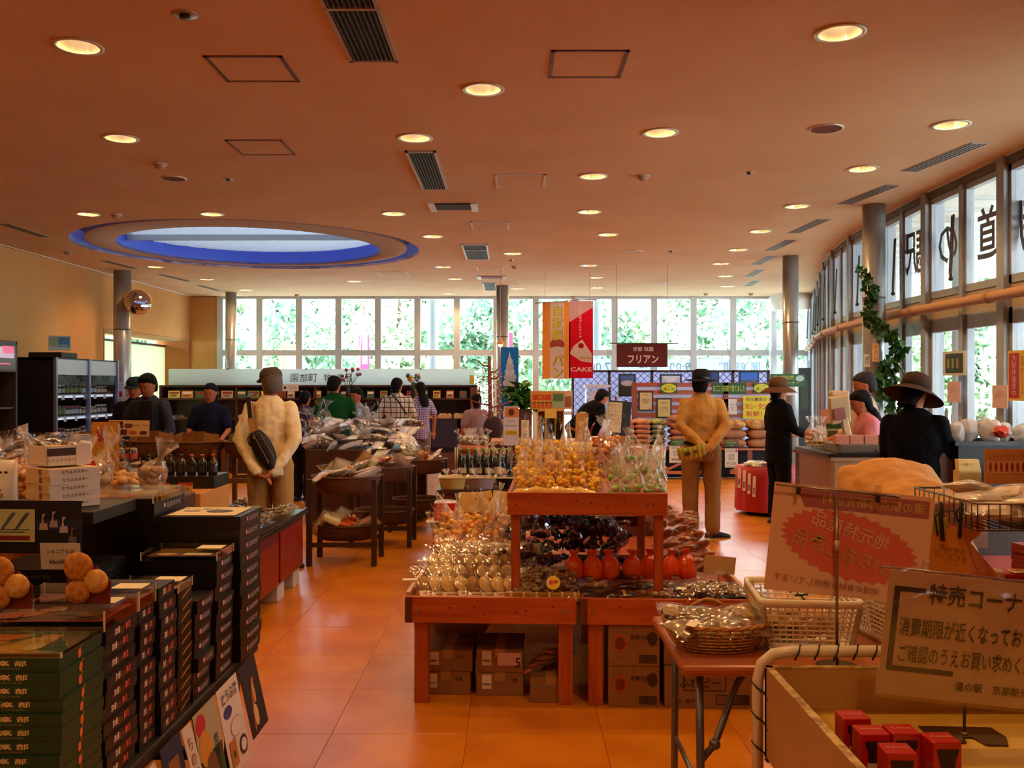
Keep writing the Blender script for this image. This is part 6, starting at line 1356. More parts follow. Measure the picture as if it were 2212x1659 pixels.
PK = [solid('slab', 'd8c49a', 'b87a3a', 151, .4), solid('slab', 'd9cfae', '8a9a5a', 152, .4), chunks('pillow', 'c23a1c', 'd8b070', 153), solid('slab', 'd0b8a8', 'c0a090', 154, .4)]
for (cx_, cy_, zz, n, s) in ((-1.45, 8.1, .74, 10, 1.25), (-1.25, 9.0, .76, 9, 1.4), (-1.0, 9.9, .74, 8, 1.1), (-1.45, 8.1, .32, 6, 1.3)):
    for k in range(n): bag('pillow', PK[k % 4], (cx_ - .17 + .115 * (k % 4) + rr(.02), cy_ - .13 + .1 * (k // 4), zz + .02 * (k % 3)), (R(-25) + rr(.3), R(-30) + rr(.5), rr(1)), s, 'snack packet standing in a tiered basket', 'packets in the tiered baskets', name='snack_packet', fm=FILM_W if k % 2 else FILM)
t = thing('carrot_pack', 'clear pack with orange carrots in the lower basket by the cap man', 'packet', (-1.5, 7.92, .36))
part('carrot', MB().mi(0, True).tube([(0, 0, .0), (.12, -.02, -.02)], [.03, .012], 8).tube([(.05, .05, .0), (.2, .03, -.02)], [.03, .012], 8), mat('c8541c', .5), t); part('wrapper', MB().bx((-.04, .0, .03), (.16, .12, .06), Matrix.Rotation(.4, 3, 'Y')), mat('c8c49a', .4), t, bevel=.02)
# heap of shiny bags behind (around u 650-800)
tag(part('goods_table', MB().box(-2.3, -1.15, 10.3, 11.3, 0, .82), mat('3a1c10', .6), None, bevel=.01), 'dark table under the heap of shiny bags', 'table')
HP = [solid('slab', '241610', '3a2418', 161, .25), chunks('pillow', '3c2418', 'c8c0c4', 162), solid('slab', 'd0ccd0', 'a89c98', 163, .25)]
for k in range(42): bag('pillow' if k % 4 else 'sack', HP[k % 3 if k % 5 else 2], (-2.28 + .155 * (k % 8) + rr(.04), 10.4 + .18 * (k // 8), .83 + .075 * min(k // 8, 3)), (R(25) + rr(.5), rr(.4), rr(3)), 1.45, 'shiny packet heaped behind the cap man', 'shiny packets in the heap', name='shiny_packet', fm=FILM_W if k % 2 else FILM)
# marble fronted chest near the two women
t = thing('marble_chest', 'chest with pale veined end panel behind the tiered baskets', 'chest', (-.95, 11.35, 0))
part('end_panel', MB().box(-.02, .0, -.95, .95, .06, .58), mat('a8785a', .35, c2='8a5a40', ns=5, nd=6), t, bevel=.004); part('chest_body', MB().box(-1.0, -.02, -.92, .92, .04, .56), mat('2a140c', .5), t); part('chest_top', MB().box(-1.02, .01, -.97, .97, .58, .60), mat('b89478', .3), t); part('drawer_front', MB().box(-.9, -.1, -.93, -.92, .35, .52), wood('6a3a1c', '5a2e14'), t); part('low_rail', MB().box(-.9, -.1, -.935, -.92, .08, .16), wood('5a2e16', '4a2410'), t)
for k in range(8): bag('sack', chunks('sack', '5a6a3a', '3a3a24', 171), (-1.5 + .13 * (k % 4), 10.9 + .3 * (k // 4), .60), (rr(.3), rr(.3), rr(3)), 1.1, 'dark green packet on the veined chest', 'packets on the veined chest', fm=FILM)
# ---- cold cabinet along the orange wall
t = thing('cold_cabinet', 'dark glass fronted cold cabinet with two framed doors and lit shelves', 'refrigerator', (-5.3, 10.7, 0))
dk = mat('0e0a10', .5)
part('cabinet_shell', MB().box(-.9, 0, 0, .03, 0, 1.86).box(-.9, 0, 1.67, 1.7, 0, 1.86).box(-.9, -.87, 0, 1.7, 0, 1.86).box(-.9, 0, 0, 1.7, 1.82, 1.86).box(-.9, 0, 0, 1.7, 0, .2), dk, t)
part('header_panel', MB().box(-.01, .012, .02, 1.68, 1.66, 1.84), mat('aab0b8', .35), t)
for i, y in enumerate((.0, .84, 1.67)): part('door_post', MB().box(-.01, .035, y - .0, y + .035, .1, 1.86), mat('7c86a4', .3, metal=.4), t)
for y0 in (.035, .875): part('door_glass', MB().box(.012, .016, y0, y0 + .80, .2, 1.66), glass_mat(), t)
shm = mat('b8c0d4', .4)
for z in (1.42, 1.16, .90, .64, .42): part('shelf', MB().box(-.5, -.03, .04, 1.66, z - .02, z), shm, t); part('shelf_light', MB().box(-.035, -.028, .04, 1.66, z - .035, z - .01), mat((.72, .8, 1), .5, emit=.7, key='shelflight'), t)
KJ = [('3a1410', 'c0b8a8', .035, .12, 'a8a0a0'), ('22281a', '1c1814', .035, .13, '6a7a3a'), ('1c1a24', 'a83a4a', .035, .12, 'b0b8c8'), ('4a1c14', 'b8a878', .035, .10, 'c0a890')]
for j, z in enumerate((1.42, 1.16, .90, .64)):
    for i in range(15): jar((-5.42, 10.84 + .104 * i, z + .001), KJ[(i // 4 + j) % 4], 'jar on a lit cold cabinet shelf', 'jars in the cold cabinet', cat='jar')
for j, z in enumerate((1.42, 1.16, .90)):
    for i in range(5): sheet('shelf_ticket', 'white shelf ticket inside the cold cabinet', 'price card', (-5.325, 10.95 + .28 * i + .05 * j, z - .06), (0, 1, 0), (0, 0, 1), .07, .055, 'c8ccd8', (), (), group='shelf tickets in the cold cabinet')
sheet('landscape_board', 'pale blue and green landscape board standing on the cold cabinet', 'picture', W(104, 757, 11.2), (1, .3, 0), (0, 0, 1), .25, .18, 'b8c8b8', [('r', .45, .25, .5, .65, '3f86a8'), ('r', .05, .3, .38, .6, '9ab08a'), ('r', .5, .3, .35, .1, 'a8c0c8')])
tag(part('black_case', MB().box(-5.75, -5.35, 11.0, 11.4, 1.862, 1.93), mat('241814', .6), None, bevel=.01), 'brown case under the landscape board', 'box')
t = thing('dark_cabinet', 'tall dark shelf cabinet with a lit pink screen at the photo border', 'cabinet', (-5.45, 8.4, 0))
part('cabinet_shell', MB().box(-.8, 0, 1.77, 1.8, 0, 2.02).box(-.8, 0, 0, .03, 0, 2.02).box(-.8, -.77, 0, 1.8, 0, 2.02).box(-.8, 0, 0, 1.8, 1.98, 2.02).box(-.03, 0, .03, 1.77, 1.68, 1.98), mat('3a2c30', .5), t)
part('screen', MB().box(0, .006, 1.0, 1.75, 1.70, 1.96), mat('4a3038', .2), t)
q = MB(); q.mi(0).box(.006, .008, 1.35, 1.72, 1.83, 1.95).mi(1).box(.006, .0085, 1.5, 1.72, 1.88, 1.96).mi(1).box(.006, .0085, 1.3, 1.65, 1.76, 1.775); part('screen_picture', q, [mat((.55, .42, .62), .4, emit=.5, key='scr1'), mat((.8, .12, .3), .4, emit=.5, key='scr2')], t)
for z in (1.30, .95, .6): part('shelf', MB().box(-.77, -.02, .03, 1.77, z - .02, z), mat('4a2c1c', .5), t)
for j, z in enumerate((1.30, .95)):
    for k in range(7): bag('sack', chunks('sack', '3a2c34', '6a5a6a', 181), (-5.6, 9.0 + .16 * k, z), (rr(.1), rr(.1), rr(3)), 1.2, 'dark bagged goods on the shelf of the dark cabinet', 'bags in the dark cabinet', fm=FILM_W)
for k in range(14): bag('pillow', HP[1 + k % 2], (-3.62 + .13 * (k % 5) + rr(.02), 6.55 + .16 * (k // 5), 1.03 + .04 * (k // 5)), (R(20) + rr(.5), rr(.4), rr(3)), 1.4, 'glittering packet in the heap before the tall dark cabinet', 'glittering heap at the photo border', name='shiny_packet', fm=FILM)
tag(part('goods_table', MB().box(-4.1, -2.95, 6.5, 7.3, 0, 1.02), mat('2a1610', .6), None, bevel=.01), 'dark table before the tall dark cabinet', 'table')
# convex mirror on the left column
t = thing('convex_mirror', 'round convex mirror bolted to the grey column near the orange wall', 'mirror', (-5.55, 13.75, 2.77))
mt = Matrix.Rotation(R(55), 4, 'Z') @ Matrix.Rotation(R(-10), 4, 'Y')
b = MB().mi(0, True).lathe([(.0, .07), (.06, .066), (.12, .05), (.16, .025), (.185, 0)], 32, cap=False); me = b.mesh(mat('c8c8d4', .03, metal=1), 'mirror_face')
mf = mk('mirror_face', me, t, rot=(R(80), 0, R(28))); me2 = MB().mi(0, True).lathe([(.185, 0), (.195, -.005), (.195, -.02), (.0, -.03)], 32, cap=False).mesh(mat('b8863a', .4), 'mirror_rim'); mk('mirror_rim', me2, t, rot=(R(80), 0, R(28)))
part('wall_bracket', MB().mi(0, True).tube([(-.28, .12, .08), (-.1, .08, .08), (0, .02, 0)], .015, 8).ball((-.12, .08, .08), .04), mat('4a3c30', .5), t)
sheet('column_notice', 'small white and red notice on the side of the cold cabinet', 'notice', W(254, 862, 12.5), (1, 0, 0), (0, 0, 1), .075, .24, 'c8c0cc', [('e', .1, .1, .8, .35, 'a82838')], [('お知らせ', .5, .8, .1, '5a3a4a')])
sheet('column_notice', 'narrow notice strip on the grey column', 'notice', W(271, 862, 13.6), (1, 0, 0), (0, 0, 1), .09, .26, 'a8a098', (), [(vert('ご案内'), .5, .5, .8, '2a2a30')])
# ================================================ CENTRE, behind the bench
dbr = mat('5a2414', .45, c2='4a1c10', ns=5)
t = thing('low_cabinet', 'dark reddish low cabinet with red sweets boxes behind the bench', 'cabinet', (0, 7.5, 0))
part('cabinet_body', MB().box(-.60, .6, -.5, .5, 0, .45), dbr, t); part('cabinet_top', MB().box(-.615, .62, -.52, .52, .465, .505), mat('3a1a12', .4), t, bevel=.004)
t = thing('white_slip', 'white paper slip sticking out under the red boxes', 'paper', (-.59, 7.02, .506)); part('sheet', MB().box(-.06, .2, -.04, .1, 0, .003), mat('d8c8b0', .6), t)
for i in range(3): 
    t = thing('sweets_box', 'bright red sweets box with silver seal, %s of the pile' % ('bottom' if i == 0 else 'middle' if i == 1 else 'top'), 'box', (-.51, 7.1, .51 + i * .045), R(2 * i), 'red sweets boxes')
    part('carton', MB().box(-.085, .085, -.06, .06, 0, .043), mat('b8100e', .3, coat=.4), t, bevel=.003); part('seal', MB().box(-.012, .012, -.0615, -.06, .012, .034), mat('c8c0c0', .3), t)
t = thing('clear_wrap', 'glossy clear wrap lying on the red boxes', 'wrap', (-.51, 7.1, .645)); mk('wrapper', film_mesh('pillow', 2, FILM_W), t, (0, 0, -.01), None, (.8, .9, .7))
bk_ = small_basket('round_basket', 'small tan basket holding cream envelopes behind the bench', (-.27, 7.15, .505), .16, .12, .07, '9a5a2a')
for i, (x, rz_, tl) in enumerate(((-.33, 0, 0), (-.22, -.3, -.18), (-.08, .0, .12))):
    t = thing('envelope', 'cream paper envelope with red seal standing in the tan basket, %s' % ['nearest the red boxes', 'tilted middle one', 'with yellow label'][i], 'envelope', (x, 7.10 + .03 * i, .54))
    m3 = Matrix.Rotation(tl, 3, 'Y'); part('envelope', MB().bx((0, 0, .09), (.15, .012, .18), m3 @ Matrix.Rotation(R(-12), 3, 'X')), mat('c9a65c', .6, c2='bd9a50', ns=8), t, bevel=.004)
    part('seal', MB().bx((.05, -.022, .13), (.02, .004, .012), m3), mat('b8401c' if i < 2 else 'c8a820', .5), t)
# clear plastic basket and bags on the level behind
t = thing('low_cabinet', 'low dark cabinet carrying plastic baskets below the soy sauce table', 'cabinet', (-.02, 8.25, 0)); part('cabinet_body', MB().box(-.62, .6, -.2, .2, 0, .60), dbr, t); part('cabinet_top', MB().box(-.64, .62, -.22, .22, .60, .63), mat('3a1a12', .4), t)
for i, x in enumerate((-.52, -.27, -.02)):
    t = thing('plastic_tray', 'yellowish clear basket of small bags, %s from the aisle' % ordn(i), 'basket', (x, 8.2, .632)); b = MB(); b.mi(0, True)
    b.rings([[(sx * (.10 + .02 * z_) , sy * (.11 + .02 * z_), .1 * z_) for sx, sy in ((-1, -1), (1, -1), (1, 1), (-1, 1))] for z_ in (0, 1)], cap=False); part('basket_wall', b, mat(('c8a860', 'a89098', '241c24')[i], .3), t); part('basket_rim', MB().box(-.125, .125, -.135, -.125, .095, .105).box(-.125, -.115, -.13, .13, .095, .105).box(.115, .125, -.13, .13, .095, .105), mat('d0b878', .3), t)
    for k in range(4): bag('sack', chunks('sack', ('c8a868', 'a88890', '2c2228')[i], ('8a6a3a', '7a6a70', '1c181c')[i], 191 + i), (x - .05 + .1 * (k % 2), 8.14 + .1 * (k // 2), .64), (rr(.3), rr(.3), rr(3)), .75, 'small clear bag in a plastic basket by the aisle', 'bags in the plastic baskets', fm=FILM_W)
# round soy sauce table
t = thing('round_table', 'round dark table with a pale edge crowded with soy sauce bottles', 'table', (-.05, 9.0, 0)); part('table_top', MB().mi(0, True).lathe([(.5, .63), (.52, .64), (.52, .665), (.5, .67)], 48), mat('5a2c1a', .4), t); part('edge_band', MB().mi(0, True).lathe([(.525, .64), (.525, .662)], 48, cap=False), mat('b8804a', .3), t); part('pedestal', MB().lathe([(.3, 0), (.08, .1), (.08, .63)], 20), dbr, t)
t = thing('white_dish', 'white cloth corner shining at the round table edge', 'cloth', (-.53, 8.85, .672)); part('cloth', MB().mi(0, True).lathe([(.0, .012), (.06, .008), (.075, 0)], 16), mat('c8d8dc', .3), t)
SOY = ('0e0a08', '5a9a1c', .027, .26, '2a2418'); SOY2 = ('140e0a', '2a7a2c', .026, .19, 'b0a078'); SOY3 = ('0e0a0a', '141014', .03, .21, 'c8b098'); SOY4 = ('1c120c', 'b8561c', .026, .22, '3a2c1c')
for i in range(7): bottle((-.50 + .075 * i, 8.95 + .01 * (i % 2), .67), SOY, 'black soy sauce bottle with bright green cap, rear row', 'green capped soy bottles, rear row')
for i in range(6): bottle((-.46 + .075 * i, 8.83, .67), SOY2, 'smaller soy sauce bottle with dark green cap, front row', 'green capped soy bottles, front row')
for i in range(8): bottle((-.42 + .075 * i, 9.15, .67), SOY4, 'soy sauce bottle with orange cap at the back', 'orange capped bottles')
bottle((-.13, 8.70, .67), SOY3, 'black soy bottle with pale label at the front of the round table', None, 1.1)
for i in range(9): bottle((-.02 + .035 * i, 8.73 + .01 * i, .67), ('120c0c', 'a8481c', .016, .15, '2a1c18'), 'slim dark dressing bottle with orange cap in the tight row', 'slim dressing bottles')
bottle((.02, 8.62, .67), ('100c0c', '1a1414', .022, .1, 'b8a890'), 'short bottle with pale label beside the slim bottles', None)
tag(part('red_ball', MB().mi(0, True).ball((-.06, 8.66, .71), .018), mat('a8201c', .4), None), 'small round red seal on a front soy bottle', 'seal')
t = thing('black_urn', 'black domed glass cover behind the soy bottles', 'jar', (.10, 8.95, .67)); part('dome', MB().mi(0, True).lathe([(.07, 0), (.07, .14), (.055, .20), (.03, .225), (.0, .23)], 20, cap=False), mat('0c0a0e', .15, coat=.6), t); part('dome_base', MB().lathe([(.085, 0), (.085, .012)], 20), mat('1a1414', .4), t)
sheet('price_card', 'cream price card leaning on the slim dressing bottles', 'price card', (.05, 8.58, .80), (1, 0, 0), (0, 0, 1), .10, .07, 'd0b880', (), [('¥540', .5, .5, .3, '5a3a20')])
# honey jars on a stand behind the raised crate
t = thing('jar_stand', 'narrow wooden stand carrying amber jars behind the raised crate', 'stand', (.78, 6.55, 0)); part('stand_top', MB().box(-.25, .3, -.16, .2, .94, .97), wood('b87a3c', '9c5c24'), t); part('stand_body', MB().box(-.2, .25, -.1, .15, 0, .94), dbr, t)
AM = ('b8460e', 'd8c8b8', .052, .07, 'c87a1c')
for i in range(3):
    for j in range(2): jar((.62 + .125 * i, 6.48 + .12 * j, .97), AM, 'wide amber preserve jar with clear lid, bottom layer', 'amber jars, bottom layer')
for i in range(3): jar((.62 + .125 * i, 6.52, 1.04), AM, 'wide amber preserve jar in the middle layer', 'amber jars, middle layer')
for i in range(2): jar((.60 + .11 * i, 6.52, 1.11), AM, 'wide amber preserve jar on top of the amber stack', 'amber jars, top layer')
# wine gift boxes, cards and packets behind (u 1090..1260)
t = thing('gift_stand', 'dark display block behind the soy table carrying gift boxes and signs', 'stand', (.35, 10.3, 0)); part('stand_body', MB().box(-.55, .55, -.3, .3, 0, .90), dbr, t, bevel=.005); part('stand_top', MB().box(-.58, .58, -.33, .33, .90, .93), wood('a8622c', '8f4c1e'), t)
t = thing('gift_box', 'open pale wood gift box with three dark bottles', 'box', (.42, 10.1, .93)); wv = mat('c8a04a', .5)
part('box_frame', MB().box(-.15, -.135, -.04, .05, 0, .34).box(.135, .15, -.04, .05, 0, .34).box(-.15, .15, -.04, .05, .325, .34).box(-.15, .15, -.04, .05, 0, .015).box(-.15, .15, .045, .05, 0, .34), wv, t)
part('divider', MB().box(-.052, -.046, -.04, .045, 0, .33).box(.046, .052, -.04, .045, 0, .33), wv, t)
for i in range(3): 
    a, b_, l_ = bottle_mesh('0c0a08', '8a3a14', .034, .28, '1a1410'); bb = mk('bottle', a, t, (-.098 + .098 * i, 0, .016)); mk('cap', b_, bb)
part('top_card', MB().box(-.065, .065, -.052, -.042, .25, .35), mat('cfae48', .5), t)
sheet('product_poster', 'orange juice picture poster standing on the gift boxes', 'poster', (.215, 10.07, 1.272), (1, 0, 0), (0, 0, 1), .36, .19, 'c8882c', [('r', .03, .55, .55, .3, 'b83a14'), ('r', .62, .1, .36, .85, '8aa07a'), *[('r', .04 + .12 * i, .08, .09, .35, 'b8521c') for i in range(5)], *[('r', .04 + .12 * i, .36, .09, .08, '2a5a1c') for i in range(5)], ('r', .65, .5, .3, .4, '4a6a4a')], [('果汁', .3, .7, .2, 'd8a020')])
sheet('product_poster', 'second orange poster angled behind the juice poster', 'poster', (.20, 10.12, 1.275), (1, 0, .0), (.05, 0, 1), .46, .20, 'c8a888', [('r', .8, .1, .18, .6, '8a5a3c'), ('r', .05, .8, .7, .15, 'a8482c')])
pb = sheet('paper_banner', 'long mustard paper bag standing tilted by the gift box', 'bag', (.68, 10.0, .88), (1, 0, -.03), (-.22, 0, 1), .135, .36, 'b8883c', [('r', .3, 1.0, .5, .03, 'd8d0c0')], m=mat('b8883c', .7, c2='a8782c', ns=6))
for i in range(3): part('stick', MB().tube([(-.04 + .018 * i, 0, .34), (-.047 + .018 * i, 0, .395)], .003, 5), mat('c8c0b8', .3), pb)
ss = sheet('stand_sign', 'tall white sign with bread picture and yellow band', 'sign', (-.085, 9.5, .92), (1, 0, 0), (0, 0, 1), .155, .40, 'cfc4cc', [('r', .1, .72, .85, .26, 'c8783c'), ('e', .3, .76, .4, .18, '5a2a14'), ('r', .08, .26, .84, .13, 'd8b83a')], [('人気の品', .5, .62, .05, '4a4450'), ('田舎の和菓子', .5, .50, .05, '4a4450'), ('名物焼', .5, .325, .08, '6a5a1c'), ('ひとつひとつ手焼', .5, .18, .045, '8a7a90', 0, .8)])
part('sign_leg', MB().box(.07, .09, .002, .02, -.92, 0), mat('8a7a70', .5), ss)
sheet('product_card', 'small green and yellow product card next to the tall white sign', 'card', (.10, 10.02, .93), (1, 0, 0), (0, 0, 1), .085, .23, 'c8b488', [('e', .2, .65, .5, .2, '9a9a20'), ('e', .2, .1, .6, .3, '4a6a24')])
t = thing('bread_box', 'open box of small wrapped cakes below the tall white sign', 'box', (-.13, 9.7, .72)); part('carton', MB().box(-.2, .24, -.1, .1, 0, .09), mat('a86838', .6), t)
for k in range(10): bag('sack', chunks('sack', 'b88a4c', 'd8c8a8', 201), (-.36 + .07 * (k % 7), 9.65 + .1 * (k // 7), .81), (rr(.4), rr(.4), rr(3)), .62, 'tiny clear bag in the open cake box', 'tiny bags in the cake box', fm=FILM_W)
t = thing('round_box', 'brown round box piled with white ribboned bags', 'box', (-.42, 9.9, .0)); part('box_body', MB().mi(0, True).lathe([(.16, 0), (.16, .88)], 24), mat('7a3c20', .6), t); part('lid_band', MB().mi(0, True).lathe([(.165, .82), (.165, .9)], 24), mat('a8603a', .5), t)
for k in range(9): bag('sack', chunks('sack', 'c8bcc0', '6a4a3c', 202), (-.52 + .07 * (k % 4), 9.82 + .09 * (k // 4), .90), (rr(.5), rr(.5), rr(3)), .85, 'white ribboned clear bag on the brown round box', 'white ribboned bags', fm=FILM_W)
for i in range(3): tag(part('clear_tube', MB().mi(0, True).tube([(-.56 + .02 * i, 9.2, .67), (-.565 + .02 * i, 9.2, .92)], .007, 6), mat('b8a8a0', .2), None), 'thin clear tube standing by the soy bottles', 'tube', 'clear tubes')
# coat-tree of hanging beads
t = thing('hanger_tree', 'rough wooden post with branches hung with bead strings and dark cloth', 'post', (-.28, 11.8, 0)); pw_ = wood('7a3a1c', '5e2a12', .6, 'z')
part('post', MB().mi(0, True).tube([(0, 0, 0), (.01, 0, 1.0), (-.01, 0, 1.90)], [.045, .035, .022], 10), pw_, t)
for i, (z, a, L) in enumerate(((1.28, -1, .26), (1.25, 1, .24), (1.62, 1, .15), (1.78, -1, .16), (1.7, 1, .13))): part('branch', MB().mi(0, True).tube([(0, 0, z), (a * L * .5, 0, z + .02 * (1 if i < 2 else 0)), (a * L, 0, z + .07)], [.016, .012, .007], 6), pw_, t)
b = MB().mi(0, True)
for s_ in range(7):
    x = -.13 + .045 * s_
    for k in range(16): b.mi((s_ + k) % 3); b.ball((x + .006 * math.sin(k), -.03, 1.68 - .035 * k), .011, 6, 4)
k_ = part('bead_string', b, [mat('a82030', .4), mat('d0c0b8', .4), mat('5a1c1c', .5)], t); k_['kind'] = 'stuff'
part('hanging_cloth', MB().mi(0, True).ball((.04, 0, .98), (.13, .05, .17), 12, 8), mat('2a1018', .8), t)
# soft-serve banner
t = thing('soft_serve_banner', 'blue banner with white soft serve swirl on a thin pole', 'banner', (-.05, 12.6, 0))
part('pole', MB().tube([(-.2, 0, 0), (-.2, 0, 2.1)], .01, 6), mat('c8c8c8', .4), t)
P0 = W(1063, 905, 12.6); wB, hB = 38 / FPX * 12.6, 155 / FPX * 12.6
base = Vector((P0.x + .05 + .0, 0, P0.z)) - Vector((-.05, 0, 0)) + Vector((.02, 0, 0))
cone = [(((.42, 0), (.58, 0), (.8, .24), (.2, .24)), .1, .22, .9, .9, 'd8a840')]
sw_ = [('e', .12, .36, .84, .12, 'd8d4dc'), ('e', .10, .43, .80, .13, 'e0dce2'), ('e', .18, .52, .70, .13, 'd2cdd6'), ('e', .22, .60, .56, .12, 'e2dee4'), ('e', .28, .68, .46, .11, 'd4d0d8'), ('e', .34, .75, .34, .10, 'e2dee4'), (((0, 0), (1, 0), (.5, 1)), .38, .80, .22, .14, 'e4e0e6')]
sheet_parts(t, base + Vector((.05, -.01, 0)), (1, 0, 0), (-.12, 0, 1), wB, hB, '2f7cc8', cone + sw_ + [('r', .1, .02, .3, .1, 'c8d8e8')], [('ソフト', .35, .12, .05, 'e0e8f0')], m=translucent('2f7cc8', .4), tl=.45)
# potted plant
t = thing('potted_plant', 'glossy green potted plant beside the soft serve banner', 'plant', (.12, 12.3, 0)); part('planter', MB().box(-.14, .14, -.14, .14, 0, 1.22), mat('4a2a1a', .6), t)
part('stem', MB().mi(0, True).tube([(0, 0, 1.2), (.02, 0, 1.45)], .012, 6).tube([(0, 0, 1.2), (-.08, 0, 1.42)], .01, 6), mat('3a4a20', .7), t)
pl_leaf = cached('pleaf', lambda: MB().mi(0, True).add([(0, 0, 0), (.045, .07, .012), (.03, .16, .0), (0, .22, -.03), (-.03, .16, .0), (-.045, .07, .012), (0, .09, -.01)], [(0, 1, 6), (1, 2, 6), (2, 3, 6), (3, 4, 6), (4, 5, 6), (5, 0, 6)]).mesh(mat('2a5a24', .35, c2='3a7a30', ns=9), 'leaf'))
for i in range(60): mk('leaf', pl_leaf, t, (rr(.1), rr(.1), 1.38 + rr(.14)), (rr(.9), rr(.7), rr(3.1)), 1.1)
# water case
t = thing('clear_case', 'clear acrylic case on white stand before the lattice', 'case', (1.30, 14.2, 0)); part('case_stand', MB().box(-.18, .18, -.15, .15, 0, 1.0), mat('b8a8a0', .6), t)
part('clear_wall', MB().box(-.17, .17, -.14, .14, 1.0, 1.5), film(base=.1, edge=.5, white=.3, bump=.1), t); part('case_top', MB().box(-.19, .19, -.16, .16, 1.5, 1.54), mat('c8c4c8', .3), t); part('notice', MB().box(-.12, .1, -.155, -.15, 1.28, 1.45), mat('b8b0c0', .5), t)
sheet('price_card', 'white card with pink print on the case stand', 'card', (1.25, 14.0, .86), (1, 0, 0), (0, 0, 1), .18, .12, 'd0c4c4', [('e', .3, .3, .4, .3, 'b85a4a')])
# hanging banners
t = thing('hanging_banner', 'orange and white bread banner lettered 自家製パン hung from a ceiling rod', 'banner', (.60, 14.0, 0))
z1 = W(0, 652, 14).z; z0 = W(0, 818, 14).z; x0 = W(1163, 0, 14).x; x1_ = W(1226, 0, 14).x
part('rod', MB().tube([(x0 - .05 - .6, 0, z1 - .02), (x1_ - .6, 0, z1 + .01)], .008, 6).tube([(x0 - .6 + .1, 0, z1), (x0 - .6 + .1, 0, HC)], .002, 4), mat('8a5a3a', .5), t)
ob = translucent('e09a48', .45)
sheet_parts(t, (x0 - .6 + .06, 0, z0), (1, 0, 0), (-.055, 0, 1), x1_ - x0 - .02, z1 - z0, 'e09a48',
            [('r', .28, 0, .50, 1, 'ded6da'), ('e', .24, .33, .58, .14, 'd8b8b0'), ('e', .26, .37, .54, .15, 'b05a44'), ('e', .26, .33, .54, .09, 'ded2d0')],
            [(vert('自家製'), .55, .72, .46, '9a7a8a', .02), (vert('パン'), .55, .16, .30, '9a7a8a', .05), (vert('自家製'), .53, .72, .45, 'e8dc3a', .016), (vert('パン'), .53, .16, .29, 'e8dc3a', .028), ('HOME MADE BREAD', .14, .66, None, '8a5a2c', 0, .28, R(90)), ('HOME MADE BREAD', .88, .30, None, '8a5a2c', 0, .28, R(90))], m=ob, tl=.45)
t = thing('hanging_banner', 'red cake banner with white cake slice lettered CAKE', 'banner', (1.10, 14.0, 0))
x0 = W(1229, 0, 14).x; x1_ = W(1281, 0, 14).x; z1 = W(0, 650, 14).z; z0 = W(0, 817, 14).z
part('rod', MB().tube([(x0 - .04 - 1.1, 0, z1 + .01), (x1_ + .05 - 1.1, 0, z1 + .02)], .008, 6).tube([(x1_ - 1.15, 0, z1), (x1_ - 1.15, 0, HC)], .002, 4), mat('8a3a3a', .5), t)
sheet_parts(t, (x0 - 1.1, 0, z0), (1, 0, 0), (0, 0, 1), x1_ - x0, z1 - z0, 'cc1f36',
            [(((0, .72), (0, 1), (1, 1), (1, .92)), 0, 0, 1, 1, 'd6b4be'), (((.03, .32), (.2, .42), (.55, .50), (.96, .31), (.94, .20), (.5, .22)), 0, 0, 1, 1, 'e2dcdc'), (((.45, .25), (.92, .245), (.92, .27), (.4, .28)), 0, 0, 1, 1, 'd8c07a'), ('e', .38, .385, .24, .07, 'b82038')],
            [('CAKE', .5, .115, .055, 'ece4e4', .02, .88), (vert('ふんわり手づくりケーキ'), .47, .74, .44, 'e8d8da', .01)], m=translucent('cc1f36', .45), tl=.45)
# pendant bulbs
for i, (u, v, Y, lb) in enumerate(((1081, 743, 13.5, 'small pendant bulb hanging by the inner grey column'), )):
    p = W(u, v, Y); t = thing('pendant_lamp', lb, 'lamp', p); part('cord', MB().tube([(0, 0, .08), (0, 0, HC - p.z)], .004, 5), mat('c8b090', .5), t)
    part('shade', MB().mi(0, True).lathe([(.015, .09), (.03, .05), (.06, .0), (.055, -.01)], 16, cap=False), mat('c88a4a', .4), t); part('bulb', MB().mi(0, True).ball((0, 0, -.01), .035, 10, 8), mat((1, .72, .4), .4, emit=9, key='pbulb'), t)
# dark red hanging cloth
t = thing('shop_curtain', 'dark red hanging cloth brushed with white characters フリアン', 'banner', (2.1, 13.2, 0)); Y = 13.2
a = W(1332, 793, Y); wn_, hn_ = 110 / FPX * Y, 50 / FPX * Y
part('rod', MB().tube([(a.x - 2.1 - .1, 0, a.z + hn_ + .01), (a.x - 2.1 + wn_ + .15, 0, a.z + hn_ + .005)], .009, 6), mat('1c1414', .5), t)
part('hanging_string', MB().tube([(a.x - 2.1, 0, a.z + hn_), (a.x - 2.1, 0, HC)], .002, 4).tube([(a.x - 2.1 + wn_, 0, a.z + hn_), (a.x - 2.1 + wn_, 0, HC)], .002, 4), mat('3a3030', .5), t)
sheet_parts(t, (a.x - 2.1, 0, a.z), (1, 0, 0), (0, 0, 1), wn_, hn_, '5c1014', (), [('京都 祇園', .52, .78, .20, 'd8ccd0', .01), ('フリアン', .52, .34, .36, 'dcd0d2', .02, .6)], m=mat('5c1014', .8))
